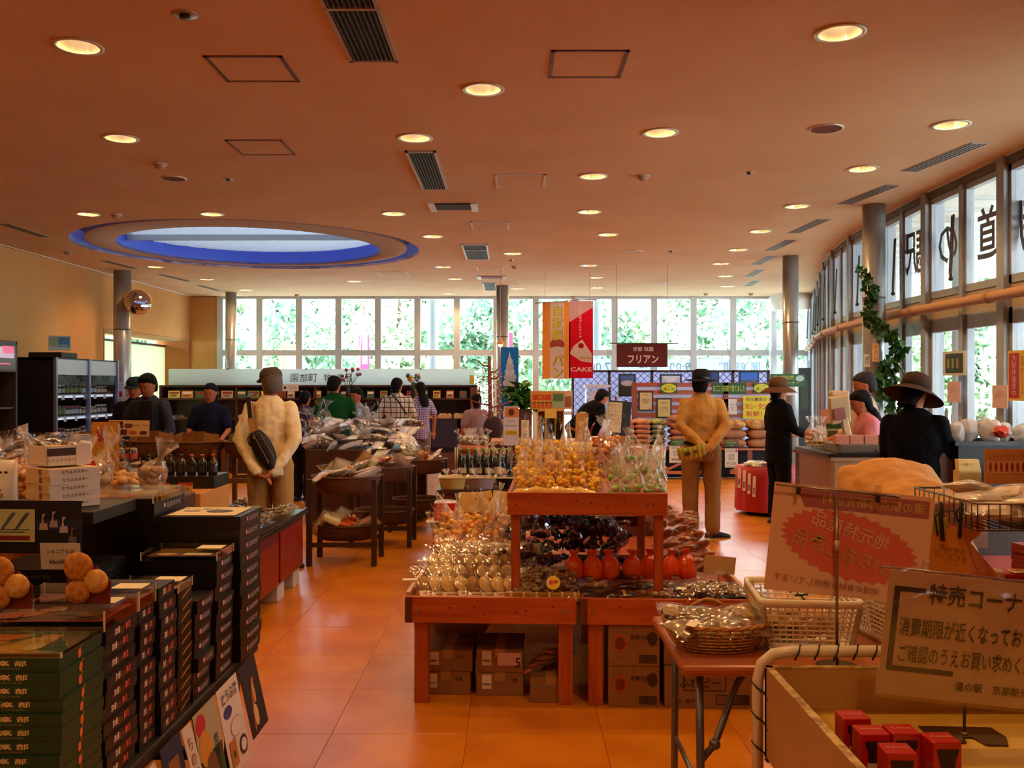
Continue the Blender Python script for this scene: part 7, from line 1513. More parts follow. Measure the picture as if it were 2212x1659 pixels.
# ---- lattice fence with pictures
lt = thing('lattice_fence', 'dark framed white lattice fence closing the cafe corner', 'fence', (3.3, 16.8, 0)); lm = mat('34161a', .6); 
posts = [1237, 1316, 1408, 1498, 1583, 1660]; zt_, zb_ = 1.78, .15
fx = [W(u, 0, 16.8).x - 3.3 for u in posts]
for x in fx: part('post', MB().box(x - .022, x + .022, -.03, .03, 0, zt_ + .02), lm, lt)
part('top_rail', MB().box(fx[0], fx[-1], -.03, .03, zt_ - .02, zt_ + .02), lm, lt); part('middle_rail', MB().box(fx[0], fx[-1], -.03, .03, .82, .9), lm, lt); part('bottom_rail', MB().box(fx[0], fx[-1], -.03, .03, zb_ - .03, zb_ + .02), lm, lt)
lat_m = mat('5a3a44', .6)
for k in range(5):
    b = MB(); xa, xb = fx[k], fx[k + 1]
    for (z0, z1) in ((.9, zt_), (zb_, .82)):
        H_ = z1 - z0; st = .125
        n0 = int((xb - xa + H_) / st) + 1
        for i in range(n0):
            for s_ in (1, -1):
                # diagonal strips clipped to the bay
                c = i * st; p0 = (c, 0); pts = []
                xs_ = max(0, c - H_); xe = min(xb - xa, c)
                if xe <= xs_: continue
                q0 = (xs_, c - xs_); q1 = (xe, c - xe)
                if s_ < 0: q0 = ((xb - xa) - q0[0], q0[1]); q1 = ((xb - xa) - q1[0], q1[1])
                b.beam((xa + q0[0], .008 * s_, z0 + q0[1]), (xa + q1[0], .008 * s_, z0 + q1[1]), .008, .026, (0, 1, 0))
    lo = part('lattice_panel', b, lat_m, lt); lo['kind'] = 'stuff'
    part('backing_sheet', MB().box(xa, xb, .03, .034, zb_, zt_), translucent('c8c8e0', .75), lt)
for i, (u, v, w_, h_, lb, pc) in enumerate(((1355, 832, 30, 42, 'tall framed mountain photograph on the lattice', [('r', 0, .55, 1, .45, '3a5a9a'), ('e', .05, .45, .9, .3, 'a8a8b8'), ('r', 0, 0, 1, .45, '2c3026')]), (1449, 822, 40, 20, 'framed photograph with white peak, second on the lattice', [('r', 0, 0, 1, 1, 'a8b0d0'), (((0, 1), (1, 1), (.5, .1)), 0, 0, 1, 1, 'c8cce0')]), (1618, 818, 36, 26, 'framed photograph with deep blue sky on the lattice', [('r', 0, .4, 1, .6, '1c5ac0'), ('r', 0, 0, 1, .4, '3a4a5a')]), (1543, 820, 14, 30, 'narrow blue photograph behind the fedora man', [('r', 0, 0, 1, 1, '1c3a8a')]))):
    Y = 16.75; p = W(u - w_ / 2, v + h_ / 2, Y); t = thing('framed_photo', lb, 'picture', p); W1, H1 = w_ / FPX * Y, h_ / FPX * Y
    part('frame', MB().box(-.03, W1 + .03, .0, .03, -.03, H1 + .03), mat('14101c', .5), t); sheet_parts(t, (0, -.004, 0), (1, 0, 0), (0, 0, 1), W1, H1, '2a3a6a', pc)
# ---- rice corner: slatted board, sacks, price posters
rb = thing('slatted_board', 'orange brown slatted notice board behind the rice sacks', 'board', (0, 15.9, 0)); ob_ = wood('9a4424', '84381c', .5, 'x'); X0, X1 = W(1370, 0, 15.9).x, W(1740, 0, 15.9).x
for x in (X0, (X0 + X1) / 2 + .1, X1): part('post', MB().box(x - .04, x + .04, -.03, .03, 0, 1.58), wood('8a3c1e', '743016', .5, 'z'), rb)
for i in range(6): part('slat', MB().box(X0, X1, -.015, .015, 1.50 - .13 * i, 1.575 - .13 * i), ob_, rb)
part('gap_sheet', MB().box(X0, X1, .02, .024, .8, 1.56), translucent('d0d0dc', .6), rb)
def rsheet(u0, v0, u1, v1, Y, base, pats, txts, lb, cat='sign', name='notice', frame_=None, group=None):
    p = W(u0, v1, Y); w_, h_ = (u1 - u0) / FPX * Y, (v1 - v0) / FPX * Y
    if frame_:
        t = thing(name, lb, cat, p); part('frame', MB().box(0, w_, .0, .02, 0, h_), mat(frame_, .4), t); sheet_parts(t, (w_ * .1, -.004, h_ * .07), (1, 0, 0), (0, 0, 1), w_ * .8, h_ * .86, base, pats, txts); return t
    return sheet(name, lb, cat, p, (1, 0, 0), (0, 0, 1), w_, h_, base, pats, txts, group)
rsheet(1379, 845, 1411, 888, 15.87, 'b8a070', [('e', .75, .03, .12, .08, 'a83a2c')], [('賞 状', .5, .85, .1, '4a3a24'), ('優良米\n認定', .5, .5, .3, '6a5a3c')], 'dark framed certificate, higher of the two on the slatted board', 'certificate', 'certificate', '1c1410')
rsheet(1418, 860, 1451, 903, 15.87, 'b8a060', (), [('表彰状', .5, .8, .1, '4a3a24'), ('丹波産\nコシヒカリ', .5, .45, .3, '6a5a3c')], 'dark framed certificate, lower of the two on the slatted board', 'certificate', 'certificate', '1c1410')
for (u, lb) in ((1445, 'yellow oval sign 源心米 on green, beside the certificates'), (1645, 'yellow oval sign 源心米 on green, beside the dark hatted woman')):
    rsheet(u - 18, 828, u + 18, 849, 15.85, '1f4a24', [('e', .04, .04, .92, .92, 'c8c41c')], [('丹波の里', .5, .75, .16, '1c2a14'), ('源心米', .5, .4, .4, '1c2a14', .01)], lb)
rsheet(1538, 827, 1612, 851, 15.87, '1f4a24', (), [('まごころ安穀で育てました', .5, .5, .6, 'a8b83a', .008, .92)], 'long green sign with yellow characters behind the fedora man')
rsheet(1605, 855, 1662, 905, 15.87, 'd0b818', (), [('地元農家の', .5, .85, .16, '2a2010', .01, .8), ('安心・安全', .5, .55, .24, 'b81c10', .01, .84), ('新鮮！', .42, .22, .24, 'b81c10', .01, .6)], 'yellow poster with red characters 安心・安全', 'poster', 'poster')
rsheet(1562, 862, 1592, 895, 15.87, 'cdbfb4', (), [('おいしいお米\nお求め下さい', .5, .5, .6, '4a4440')], 'white notice between the fedora man and yellow poster')
rsheet(1664, 808, 1740, 835, 12.18, '1f5a34', [('e', .72, .4, .24, .5, 'a8c0c8')], [('道の駅応援', .38, .72, .32, 'b8b83a', .01, .6), ('コーナー', .6, .28, .28, 'b8b83a', .01)], 'green signboard behind the brown hatted woman')
t = thing('black_easel', 'tall black board beside the far steel column', 'board', W(1735, 0, 13.2).xy.to_3d()); part('board', MB().box(-.08, .1, -.02, .02, 0, 1.78), mat('141014', .5), t); part('board_note', MB().box(-.05, .06, -.026, -.02, 1.2, 1.6), mat('2a3a24', .5), t)
rsheet(1700, 836, 1718, 854, 12.17, 'c0b4b8', (), [('産直', .5, .5, .4, '4a3a4a')], 'little white notice under the green signboard')
rt_ = thing('rice_table', 'dark slatted pine stand under the rice sacks', 'stand', (0, 15.3, 0)); X0, X1 = W(1330, 0, 15.3).x, W(1690, 0, 15.3).x
part('stand_top', MB().box(X0, X1, -.2, .35, .47, .50), wood('a85a2a', '8f4a1e'), rt_)
for i in range(6): x = X0 + .05 + i * (X1 - X0 - .1) / 5; part('leg', MB().box(x - .04, x + .04, -.18, -.12, 0, .47), pw_, rt_)
for i in range(2): x = X0 + .75 + i * 1.1; part('lower_frame', MB().box(x, x + .62, -.2, -.16, .08, .13).beam((x, -.18, .12), (x + .3, -.18, .26), .03, .04).beam((x + .62, -.18, .12), (x + .3, -.18, .26), .03, .04), wood('b8622c', '9c4e20'), rt_)
part('back_cloth', MB().box(X0, X1, .1, .12, 0, .47), mat('1a1018', .8), rt_)
def sack(w_, d_, h_, c, c2, seed):
    def f():
        b = MB().mi(0, True); rs = []
        for i in range(13):
            q = -1 + 2 * i / 12; e = (1 - abs(q) ** 4) ** .5 if abs(q) < 1 else .0
            e = max(e, .25); rs.append([(q * w_ / 2, d_ / 2 * math.copysign(abs(math.cos(a)) ** .6, math.cos(a)) * (.85 + .15 * e), h_ / 2 + h_ / 2 * e * math.copysign(abs(math.sin(a)) ** .7, math.sin(a))) for a in [2 * PI * j / 16 for j in range(16)]])
        b.rings(rs); jitter(b, .012, seed, 6); return b.mesh(mat(c, .7, c2=c2, ns=12, bump=.3, bs=10), 'sack_body')
    return cached(('sack', w_, d_, h_, c, seed), f)
cols = [(1352, .27, 6, '9c6240', '8a5034', 'brown rice sack', 'first column'), (1387, .27, 6, 'a8643c', '8f5030', 'brown rice sack', 'second column'), (1421, .25, 6, '5c5a34', '4a4a2a', 'olive rice sack', 'third column')]
for u, w_, n, c, c2, nm, cn in cols:
    for i in range(n):
        top = i == n - 1
        inst('rice_sack', [('sack_body', sack(w_, .36, .088, 'c8885a' if top and 'olive' not in nm else 'a8a850' if top else c, c2, 1 + i % 2))], '%s in the %s of small sacks, %s' % (nm, cn, 'on top' if top else 'layer %s from below' % ordn(i)), 'sack', (W(u, 0, 15.2).x, 15.28, .50 + i * .078), (0, 0, rr(.04)), 1, 'small rice sacks in three columns')
for u, n, nm in ((1466, 5, 'pink brown'), (1583, 3, 'tan'), (1640, 3, 'tan')):
    wide = .40 if n == 3 else .3; hh = .15 if n == 3 else .105
    for i in range(n): inst('rice_sack', [('sack_body', sack(wide, .4, hh * 1.1, 'c89a50' if i == n - 1 and n == 3 else '9c6440', '8a5434', 3 + i % 2))], 'large %s rice sack %s, %s' % (nm, 'beside the fedora man' if u == 1466 else 'under the white notice' if u == 1583 else 'under the yellow poster', 'on top' if i == n - 1 else 'layer %s from below' % ordn(i)), 'sack', (W(u, 0, 15.2).x, 15.28, .50 + i * hh), (0, 0, rr(.05)), 1, 'large rice sacks')
for i, (u, hi) in enumerate(((1387, '400'), (1423, '2,000'), (1460, '980'), (1580, '1,200'))):
    rsheet(u - 14, 962 if i < 3 else 968, u + 14, 1000 if i < 3 else 1010, 15.05, 'c0b098', [('r', .82, .78, .14, .18, 'b8342a'), ('r', .04, .03, .92, .015, '5a4a44'), ('r', .04, .96, .92, .015, '5a4a44')], [('コシヒカリ', .45, .85, .09, '2a2424', .02, .6), ('玄米\n白米', .5, .55, .32, '5a5458', .01), ('¥' + hi, .5, .2, .14, '2a2424', .01, .7)], 'white price poster on the rice stand front, %s' % ['nearest the menu easel', 'under the second sack column', 'beside the fedora man', 'below the tan sacks'][i], 'poster', 'price_poster')
for i, u in enumerate((1465, 1580)): rsheet(u - 15, 950 + 2 * i, u + 15, 963 + 2 * i, 15.02, '2a4020', (), [('特別栽培米', .5, .7, .3, '8a9a3a', .01, .8), ('丹波産', .5, .28, .26, '8a9a3a')], 'small dark green rice sign %s' % ('beside the fedora man' if i == 0 else 'below the tan sacks'))
# blackboard menu
t = thing('menu_easel', 'black easel with beige handwritten menu sheet beside the rice', 'sign', (W(1333, 0, 14.2).x, 14.2, 0)); part('easel_leg', MB().beam((-.16, 0, 0), (-.10, .05, 1.3), .04, .03).beam((.16, 0, 0), (.14, .05, 1.3), .04, .03), mat('3a1c14', .5), t); part('board', MB().bx((.02, .0, .98), (.36, .02, .62), Matrix.Rotation(R(5), 3, 'Y')), mat('0e0c10', .6), t)
sheet_parts(t, (-.19, -.03, .82), (1, 0, -.07), (.07, 0, 1), .24, .46, 'c0a478', (), [('本日のメニュー', .5, .9, .06, '6a4a2c', 0, .8), ('コーヒー\nケーキセット\nアイス\nトースト', .5, .5, .5, '8a6a44')]); part('red_bow', MB().mi(0, True).ball((-.02, -.03, 1.33), (.02, .01, .05), 8, 6), mat('a83020', .5), t)
# cafe chair and round white table
t = thing('cafe_chair', 'orange red shell chair at the cafe table', 'chair', (1.08, 13.2, 0)); part('back_shell', MB().mi(0, True).ball((0, .0, .80), (.21, .04, .17), 16, 10), mat('9c2c10', .4), t); part('seat', MB().mi(0, True).ball((0, .2, .46), (.21, .2, .03), 16, 8), mat('9c2c10', .4), t)
for sx in (-.16, .16):
    for sy in (.05, .36): part('leg', MB().tube([(sx, sy, 0), (sx * .8, sy, .45)], .01, 6), mat('9a9a9a', .3, metal=.8), t)
t = thing('cafe_table', 'small white cafe table with white bins', 'table', (1.5, 13.6, 0)); part('table_top', MB().mi(0, True).lathe([(.26, .58), (.26, .6)], 28), mat('c8c4c4', .3), t); part('pedestal', MB().lathe([(.16, 0), (.02, .04), (.02, .58)], 12), mat('9a9a9a', .3, metal=.7), t)
for i in range(5): bottle((1.52 + .07 * i, 15.9, .90), ('1a1018', '8a8088', .03, .24, '3a2c3a'), 'dark bottle on the cafe counter before the lattice', 'dark bottles on the cafe counter')
t = thing('cafe_counter', 'brown cafe counter before the lattice', 'counter', (1.5, 16.0, 0)); part('counter_top', MB().box(-.35, .6, -.2, .25, .86, .90), wood('6a2c1c', '541f14'), t); part('counter_leg', MB().box(-.33, -.28, -.18, -.13, 0, .86).box(.52, .57, -.18, -.13, 0, .86), lm, t)

# ================================================ BACK LEFT: long shelf with frosted sign
t = thing('long_shelf', 'long dark wooden shelf unit running beneath the frosted sign', 'shelf', (-3.5, 16.6, 0)); X0, X1 = -2.75, 2.88; sm_ = wood('3a1c12', '2c140c', .5, 'x')
part('shelf_back', MB().box(X0, X1, .2, .23, 0, 1.52), sm_, t); part('shelf_top', MB().box(X0, X1, -.2, .2, 1.50, 1.53), sm_, t)
for z in (1.30, .95): part('shelf_board', MB().box(X0, X1, -.2, .2, z - .03, z), wood('4a2416', '381a10', .5, 'x'), t)
for x in (X0, -1.4, 0, 1.4, X1 - .12): part('divider', MB().box(x, x + (.12 if x > 2 else .03), -.2, .2, 0, 1.52), wood('6a3820' if x > 2 else '3a1c12', '54281a', .5, 'z'), t)
part('lower_body', MB().box(X0, X1 - .3, -.45, .2, 0, .55), sm_, t); part('purple_cloth', MB().box(1.55, X1 - .35, -.55, -.2, .45, .95), mat('1e1430', .8), t)
part('base_box', MB().box(1.4, X1, -.62, -.2, 0, .36), wood('5a2e1a', '472313', .5, 'x'), t)
t = thing('frosted_sign', 'long frosted white panel lettered 園部町 物産品 above the shelf', 'sign', (-3.5, 16.6, 1.53)); fr_m = mat('d2dadc', .35)
part('panel', MB().box(X0 + .1, 2.82, -.02, .0, .0, .29), translucent('d8e2e2', .55), t)
q = MB()
for ch, u in (('園', 636), ('部', 656), ('町', 676), ('物', 708), ('産', 735), ('品', 752)): put_text(q, ch, (W(u, 0, 16.58).x + 3.5, -.02, .13), (1, 0, 0), (0, 0, 1), h=.145, off=.004)
part('lettering', q, mat('3a4448', .5), t); part('clip', MB().box(-1.6, -1.57, -.03, .01, .28, .30).box(-.2, -.17, -.03, .01, .28, .30).box(1.85, 1.88, -.03, .01, .28, .30), mat('222222', .5), t)
part('end_card', MB().box(2.74, 2.82, -.03, -.02, .02, .18), mat('c8c02c', .5), t)
for i in range(24):
    x = -6.1 + .235 * i; c = ['c8b04a', 'c87a4a', '2a5a3c', '3a1c1c', 'b8a890', '2c6a5a', '7a8a3a', 'c8a060', '8a2c24', 'c0b8a0'][i % 10]
    sheet('shelf_card', 'small %s card leaning on the upper board of the long shelf' % ['yellow', 'orange', 'green', 'dark', 'cream', 'teal', 'olive', 'tan', 'red', 'pale'][i % 10], 'card', (x, 16.42, 1.302), (1, 0, 0), (0, .12, 1), .13 + .08 * (i < 9), .13, c, [('r', .1, .55, .8, .3, 'd8d0b8' if i % 2 else '8a2c1c'), ('r', .15, .2, .6, .2, '6a5a3a')], [('名産', .5, .4, .3, '3a2a1c')] if i % 3 == 0 else (), group='cards on the long shelf')
rsheet(610, 830, 645, 845, 16.3, 'c8c4c4', [('e', .08, .25, .16, .5, '3a1c1c')], [('いらっしゃい', .6, .5, .4, '3a3a44', 0, .6)], 'white banner card with round emblem under the frosted sign')
for k in range(3):
    t = thing('wooden_tray', 'pale wooden tray of small goods on the long shelf end, %s' % ordn(k), 'tray', (-1.45 + .28 * k, 16.15, .955)); part('tray', MB().box(-.12, .12, -.1, .1, 0, .06), mat('a88a5a', .6), t)
    b = MB().mi(0, True); [b.ball((rr(.1), rr(.07), .065), .025, 6, 4) for _ in range(8)]; k_ = part('small_goods', b, mat('8a4a30', .6, c2='c8b8a0', ns=20), t); k_['kind'] = 'stuff'
for k in range(16): bag('pillow', [HP[0], HP[2], chunks('pillow', '4a4a5a', '8a8a9a', 211)][k % 3], (-5.9 + .27 * k, 16.45 + .05 * (k % 2), .955), (R(50), rr(.2), rr(.4)), 1.1, 'dim wrapped packet on the long shelf', 'packets on the long shelf', name='shelf_packet', fm=FILM)
t = thing('flower_vase', 'dark vase of purple and red artificial flowers on the frosted sign shelf', 'vase', (W(752, 0, 16.3).x, 16.3, 1.302)); part('vase', MB().mi(0, True).lathe([(.03, 0), (.05, .06), (.03, .16), (.035, .18)], 14), mat('241420', .3), t)
for i in range(9):
    a = i * .7; p = (.16 * math.cos(a) + .05, .03 * math.sin(a), .42 + .1 * math.sin(a * 1.7)); part('stem', MB().tube([(0, 0, .15), p], .004, 5), mat('3a2a24'), t); part('flower', MB().mi(0, True).ball(p, .032, 8, 6), mat(['7a2a6a', 'a02030', '4a2050'][i % 3], .6), t)
t = thing('flower_vase', 'bunch of yellow and blue flowers above the two women', 'vase', (W(893, 0, 16.2).x, 16.2, 1.302)); part('vase', MB().mi(0, True).lathe([(.04, 0), (.05, .2), (.04, .28)], 14), mat('1c2a1c', .4), t)
for i in range(12): a = i * 1.1; part('flower', MB().mi(0, True).ball((.10 * math.cos(a), .05 * math.sin(a), .36 + .05 * math.sin(i * 2.3)), .035, 8, 6), mat(['b8a03a', '4a5a9a', 'b8a8b0', '3a5a2c'][i % 4], .6), t)
tag(part('white_hat', MB().mi(0, True).lathe([(.0, .1), (.06, .09), (.08, .03), (.13, .0)], 18, cap=False), mat('8a7a68', .8), None, loc=(-1.75, 16.3, .955)), 'pale rounded hat on the long shelf', 'hat')
# ================================================ PEOPLE
def ring_(c, rx, ry, n=16, tilt=0.): return [Vector(c) + Vector((rx * math.cos(2 * PI * j / n), ry * math.sin(2 * PI * j / n) * math.cos(tilt), ry * math.sin(2 * PI * j / n) * math.sin(tilt))) for j in range(n)]
def limb(b, pts, rad, n=12):
    b.tube(pts, rad, n); b.ball(pts[0], rad[0] * .98, n, 8); b.ball(pts[-1], rad[-1] * .98, n, 8)
def remesh(o, vox, smooth=6, disp=0., dsc=.1):
    r = o.modifiers.new('remesh', 'REMESH'); r.mode = 'VOXEL'; r.voxel_size = vox; r.use_smooth_shade = True
    s = o.modifiers.new('smooth', 'SMOOTH'); s.iterations = smooth; s.factor = .5
    if disp:
        tx = cached(('tex', dsc), lambda: bpy.data.textures.new('folds', 'CLOUDS')); tx.noise_scale = dsc; tx.noise_depth = 2
        d = o.modifiers.new('folds', 'DISPLACE'); d.texture = tx; d.strength = disp; d.mid_level = .5; d.texture_coords = 'LOCAL'
    return o
def hand(b, wr, fdir, side, s, curl=.5, k=1.0):
    """palm, four fingers of unequal length and a thumb leaving the side"""
    wr, f, sd = Vector(wr), Vector(fdir).normalized(), Vector(side); sd = (sd - f * sd.dot(f)).normalized(); dn = f.cross(sd)
    for q in (-.026, -.009, .009, .026): b.tube([wr + sd * q * .6 * s, wr + f * .05 * s + sd * q * s, wr + f * .085 * s + sd * q * s], [.014 * s, .015 * s, .013 * s], 8)
    for i, (q, L) in enumerate(((-.030, .062), (-.010, .074), (.011, .070), (.031, .054))):
        p0 = wr + f * .082 * s + sd * q * s; f2 = (f + dn * curl * k).normalized(); f3 = (f + dn * curl * 2.4 * k).normalized()
        p1 = p0 + f2 * L * .5 * s; p2 = p1 + f3 * L * .5 * s; b.tube([p0, p1, p2], [.010 * s, .009 * s, .007 * s], 8); b.ball(p2, .007 * s, 6, 5)
    t0 = wr + f * .025 * s - sd * .025 * s; t1 = t0 + (f * .5 - sd).normalized() * .035 * s; t2 = t1 + (f - sd * .2 + dn * .3).normalized() * .032 * s
    b.tube([t0, t1, t2], [.013 * s, .011 * s, .009 * s], 8); b.ball(t2, .009 * s, 6, 5)
SKIN = mat('a86240', .55, c2='9c5838', ns=8, spec=.3)
HAIR = mat('0a0707', .8, bump=.6, bs=60, stretch=(1, 1, .2), spec=.15); GREY = mat('5a5048', .6, bump=.6, bs=60)
def person(label, x, y, H=1.68, face=0., top='c8b088', low='a8885c', lean=0., headyaw=0., headpitch=0., arms=None, sleeve='long', hair='short', hairm=None, hat=None, legs='trousers', shoes='181418', stance=.09, topm=None, lowm=None, hem=.90, vox=.014, wide=1., group=None, open_shirt=None, step=0., shoe_len=1., sit=0., legm=None, hoff=(0, 0, 0), fyaw=0., folds=.022):
    s = H / 1.70; t = thing('person', label, 'person', (x, y, 0), face, group)
    def up(p):      # lean about the hips
        p = Vector(p) * s; c = Vector((0, 0, .95 * s)); d = p - c; return c + Matrix.Rotation(-lean, 3, 'X') @ d
    hp = up((hoff[0], .01 + hoff[1], 1.58 + hoff[2])); HR = Matrix.Rotation(headyaw, 3, 'Z') @ Matrix.Rotation(-lean * .6 - headpitch, 3, 'X')
    def hd(p): return hp + HR @ (Vector(p) * s)
    arms = arms or [((-.25, -.02, 1.14), (-.26, .06, .90), (0, .1, -1)), ((.25, -.02, 1.14), (.26, .06, .90), (0, .1, -1))]
    A = []
    for i, (e, w_, f) in enumerate(arms): A.append((Vector((-.16 * wide if i == 0 else .16 * wide, 0, 1.37)), Vector(e), Vector(w_), Vector(f)))
    def ap(p): return up(p) if lean and p.z > .6 and not getattr(p, 'abs_', False) else Vector(p) * s
    b = MB()
    # torso, neck, head
    b.rings([[up(v) for v in ring_((0, 0, z), rx * wide, ry)] for z, rx, ry in ((.84, .15, .11), (.95, .16, .115), (1.08, .135, .10), (1.25, .16, .11), (1.36, .165, .10), (1.43, .10, .07), (1.46, .055, .055))])
    limb(b, [up((0, 0, 1.42)), up((0, .005, 1.47)), hd((0, -.015, -.06))], [.055 * s, .048 * s, .046 * s])
    b.rings([[hd(v) for v in ring_((0, yo, z), rx, ry)] for z, rx, ry, yo in ((-.125, .02, .03, .045), (-.11, .045, .055, .03), (-.07, .062, .075, .012), (-.02, .072, .09, .0), (.04, .074, .096, -.004), (.085, .06, .08, -.006), (.115, .02, .03, -.008))])
    b.rings([[hd(v) for v in q] for q in ([(-.008, .088, .012), (.008, .088, .012), (0, .10, .01)], [(-.016, .085, -.034), (.016, .085, -.034), (0, .112, -.030)], [(-.01, .08, -.044), (.01, .08, -.044), (0, .09, -.044)])])
    for sx in (-1, 1): b.ball(hd((sx * .074, -.008, -.01)), (.012 * s, .02 * s, .03 * s), 8, 6)
    # arms, hands
    for i, (sh, e, w_, f) in enumerate(A):
        P_ = [up(sh), ap(e), ap(w_)]; limb(b, P_, [.048 * s, .038 * s, .026 * s])
        hand(b, P_[2], f, Vector((1 if i else -1, 0, 0)) if abs(f.x) < .8 else Vector((0, 1, 0)), s, .35, 1 if i else -1)
    # legs
    lg = [(-stance, 0), (stance, step)]
    for i, (fxx, fy) in enumerate(lg):
        kn_ = (fxx * 1.05, .02 + fy * .5 + sit * .2, .49); limb(b, [Vector((fxx * .95, 0, .90)) * s, Vector(kn_) * s, Vector((fxx, fy, .09)) * s], [.082 * s, .055 * s, .038 * s])
    o = remesh(part('body', b, SKIN if not legm else legm, t), .009 if vox < .012 else .013, 3)
    # upper garment
    g = MB(); hz = hem; W_ = wide
    g.rings([[up(v) for v in ring_((0, 0, z), rx * W_, ry)] for z, rx, ry in ((hz, .185, .145), (1.0, .178, .14), (1.10, .170, .13), (1.25, .185, .135), (1.34, .19, .12), (1.40, .155, .095), (1.44, .10, .075), (1.475, .066, .064))])
    for i, (sh, e, w_, f) in enumerate(A):
        P_ = [up(sh + Vector((0, 0, -.01))), ap(e), ap(w_)]
        if sleeve == 'long': limb(g, [P_[0], P_[0].lerp(P_[1], .5), P_[1], P_[1].lerp(P_[2], .5), P_[2].lerp(P_[1], .06)], [.072 * s, .066 * s, .058 * s, .052 * s, .044 * s])
        elif sleeve == 'mid': limb(g, [P_[0], P_[1], P_[1].lerp(P_[2], .25)], [.072 * s, .062 * s, .056 * s])
        elif sleeve == 'short': limb(g, [P_[0], P_[0].lerp(P_[1], .75)], [.072 * s, .066 * s])
        else: g.ball(P_[0], .066 * s, 12, 8)
    remesh(part('shirt', g, topm or mat(top, .9, bump=.15, bs=40, spec=.1), t), vox, 4, folds, .09)
    # lower garment
    if legs:
        g = MB(); g.rings([[Vector(v) * s for v in ring_((0, 0, z), rx, ry)] for z, rx, ry in ((.78, .155, .12), (.86, .17, .13), (.96, .165, .125), (1.02, .155, .118))])
        end = {'trousers': .10, 'shorts': .60, 'skirt': .52}[legs]
        if legs == 'skirt': g.rings([[Vector(v) * s for v in ring_((0, 0, z), rx, ry)] for z, rx, ry in ((.45, .20, .17), (.7, .19, .15), (.98, .165, .125))])
        else:
            for i, (fxx, fy) in enumerate(lg):
                kn_ = Vector((fxx * 1.05, .02 + fy * .5, .49)); hp_ = Vector((fxx * .95, 0, .88)); an = Vector((fxx, fy, .10))
                pts = [hp_ * s, kn_ * s, an * s] if legs == 'trousers' else [hp_ * s, hp_.lerp(kn_, .65) * s]
                limb(g, pts, [.106 * s, .086 * s, .076 * s][:len(pts)])
        remesh(part(legs if legs != 'trousers' else 'trousers', g, lowm or mat(low, .9, bump=.12, bs=30, spec=.1), t), vox, 5, .018, .13)
        for i, (fxx, fy) in enumerate(lg):
            q = MB().mi(0, True); rs = []
            for yy, w_, h_ in ((-.075, .03, .05), (-.05, .038, .075), (.02, .040, .085), (.08, .045, .06), (.14, .045, .045), (.185, .03, .03)):
                rs.append([Vector((fxx + w_ * math.cos(2 * PI * j / 12), fy + yy * shoe_len, max(.002, h_ * .5 + h_ * .5 * math.sin(2 * PI * j / 12)))) * s for j in range(12)])
            c_ = Vector((fxx, fy, 0)) * s; Rz = Matrix.Translation(c_) @ Matrix.Rotation(fyaw if i else 0, 4, 'Z') @ Matrix.Translation(-c_)
            q.rings(rs); part('shoe', q, mat(shoes, .4), t).matrix_local = Rz
            part('shoe_sole', MB().box((fxx - .042) * s, (fxx + .042) * s, (fy - .075 * shoe_len) * s, (fy + .17 * shoe_len) * s, 0, .012), mat('2a2624', .6), t).matrix_local = Rz
    # hair
    hm = hairm or HAIR
    if hair:
        g = MB()
        def sh_(z, rx, ry, yo): g_ = [hd((rx * math.cos(2 * PI * j / 20), yo + ry * math.sin(2 * PI * j / 20), z)) for j in range(20)]; return g_
        base = {'short': -.05, 'bob': -.14, 'long': -.30}[hair]
        rs = [sh_(.122, .012, .02, -.012), sh_(.11, .05, .066, -.012), sh_(.08, .076, .098, -.014), sh_(.045, .086, .098, -.022)]
        zz = .0
        rs.append(sh_(-.0, .086, .080, -.040)); rs.append(sh_(-.05, .080, .062, -.048)); rs.append(sh_(-.095, .062, .045, -.048))
        if hair != 'short': rs.append(sh_(-.12, .085, .055, -.058)); 
        if hair == 'long': rs.append(sh_(-.22, .085, .045, -.07)); rs.append(sh_(-.32, .06, .035, -.075))
        g.rings(rs[::-1]); remesh(part('hair', g, hm, t), .012, 2, .01, .03)
    # face
    if abs(((face + headyaw) % (2 * PI)) - PI) < 1.9 or headyaw:
        for sx in (-1, 1):
            e_ = part('eye', MB().mi(0, True).ball(hd((sx * .027, .083, .012)), (.010 * s, .006 * s, .006 * s), 8, 6), mat('1a1210', .3), t)
            part('eyebrow', MB().bx(hd((sx * .028, .090, .032)), (.026 * s, .006 * s, .005 * s)), mat('140e0c', .7), t)
        part('mouth', MB().mi(0, True).ball(hd((0, .088, -.062)), (.020 * s, .006 * s, .004 * s), 8, 6), mat('7a3028', .5), t)
    # hats
    if hat:
        kind, c = hat; q = MB().mi(0, True); m_ = mat(c, .9, bump=.15, bs=60, spec=.1)
        def hl(prof, sx=1, sy=1, oy=0., n=28, sag=0.):
            rs = [[hd((r * sx * math.cos(2 * PI * j / n), oy + r * sy * math.sin(2 * PI * j / n), z - sag * (r / .18) ** 2 * abs(math.cos(2 * PI * j / n)))) for j in range(n)] for r, z in prof]; return rs
        if kind == 'cap':
            q.rings(hl([(.088, .03), (.094, .055), (.088, .09), (.06, .122), (.01, .13)], 1, 1.12, -.012)[::-1], cap=True); part('cap', q, m_, t)
            v = MB(); v.mi(0, True); rs = []
            for i in range(9):
                a = R(30 + 120 * i / 8); rs.append([hd((.085 * math.cos(a), .085 * math.sin(a), .045)), hd((.10 * math.cos(a), .165 * math.sin(a) ** .8, .025)), hd((.10 * math.cos(a), .165 * math.sin(a) ** .8, .020)), hd((.085 * math.cos(a), .085 * math.sin(a), .038))])
            v.rings(rs); part('cap_visor', v, m_, t)
        elif kind == 'fedora':
            q.rings(hl([(.093, .03), (.092, .08), (.082, .13), (.05, .145), (.015, .128)], .92, 1.12, -.008)[::-1]); part('hat_crown', q, m_, t)
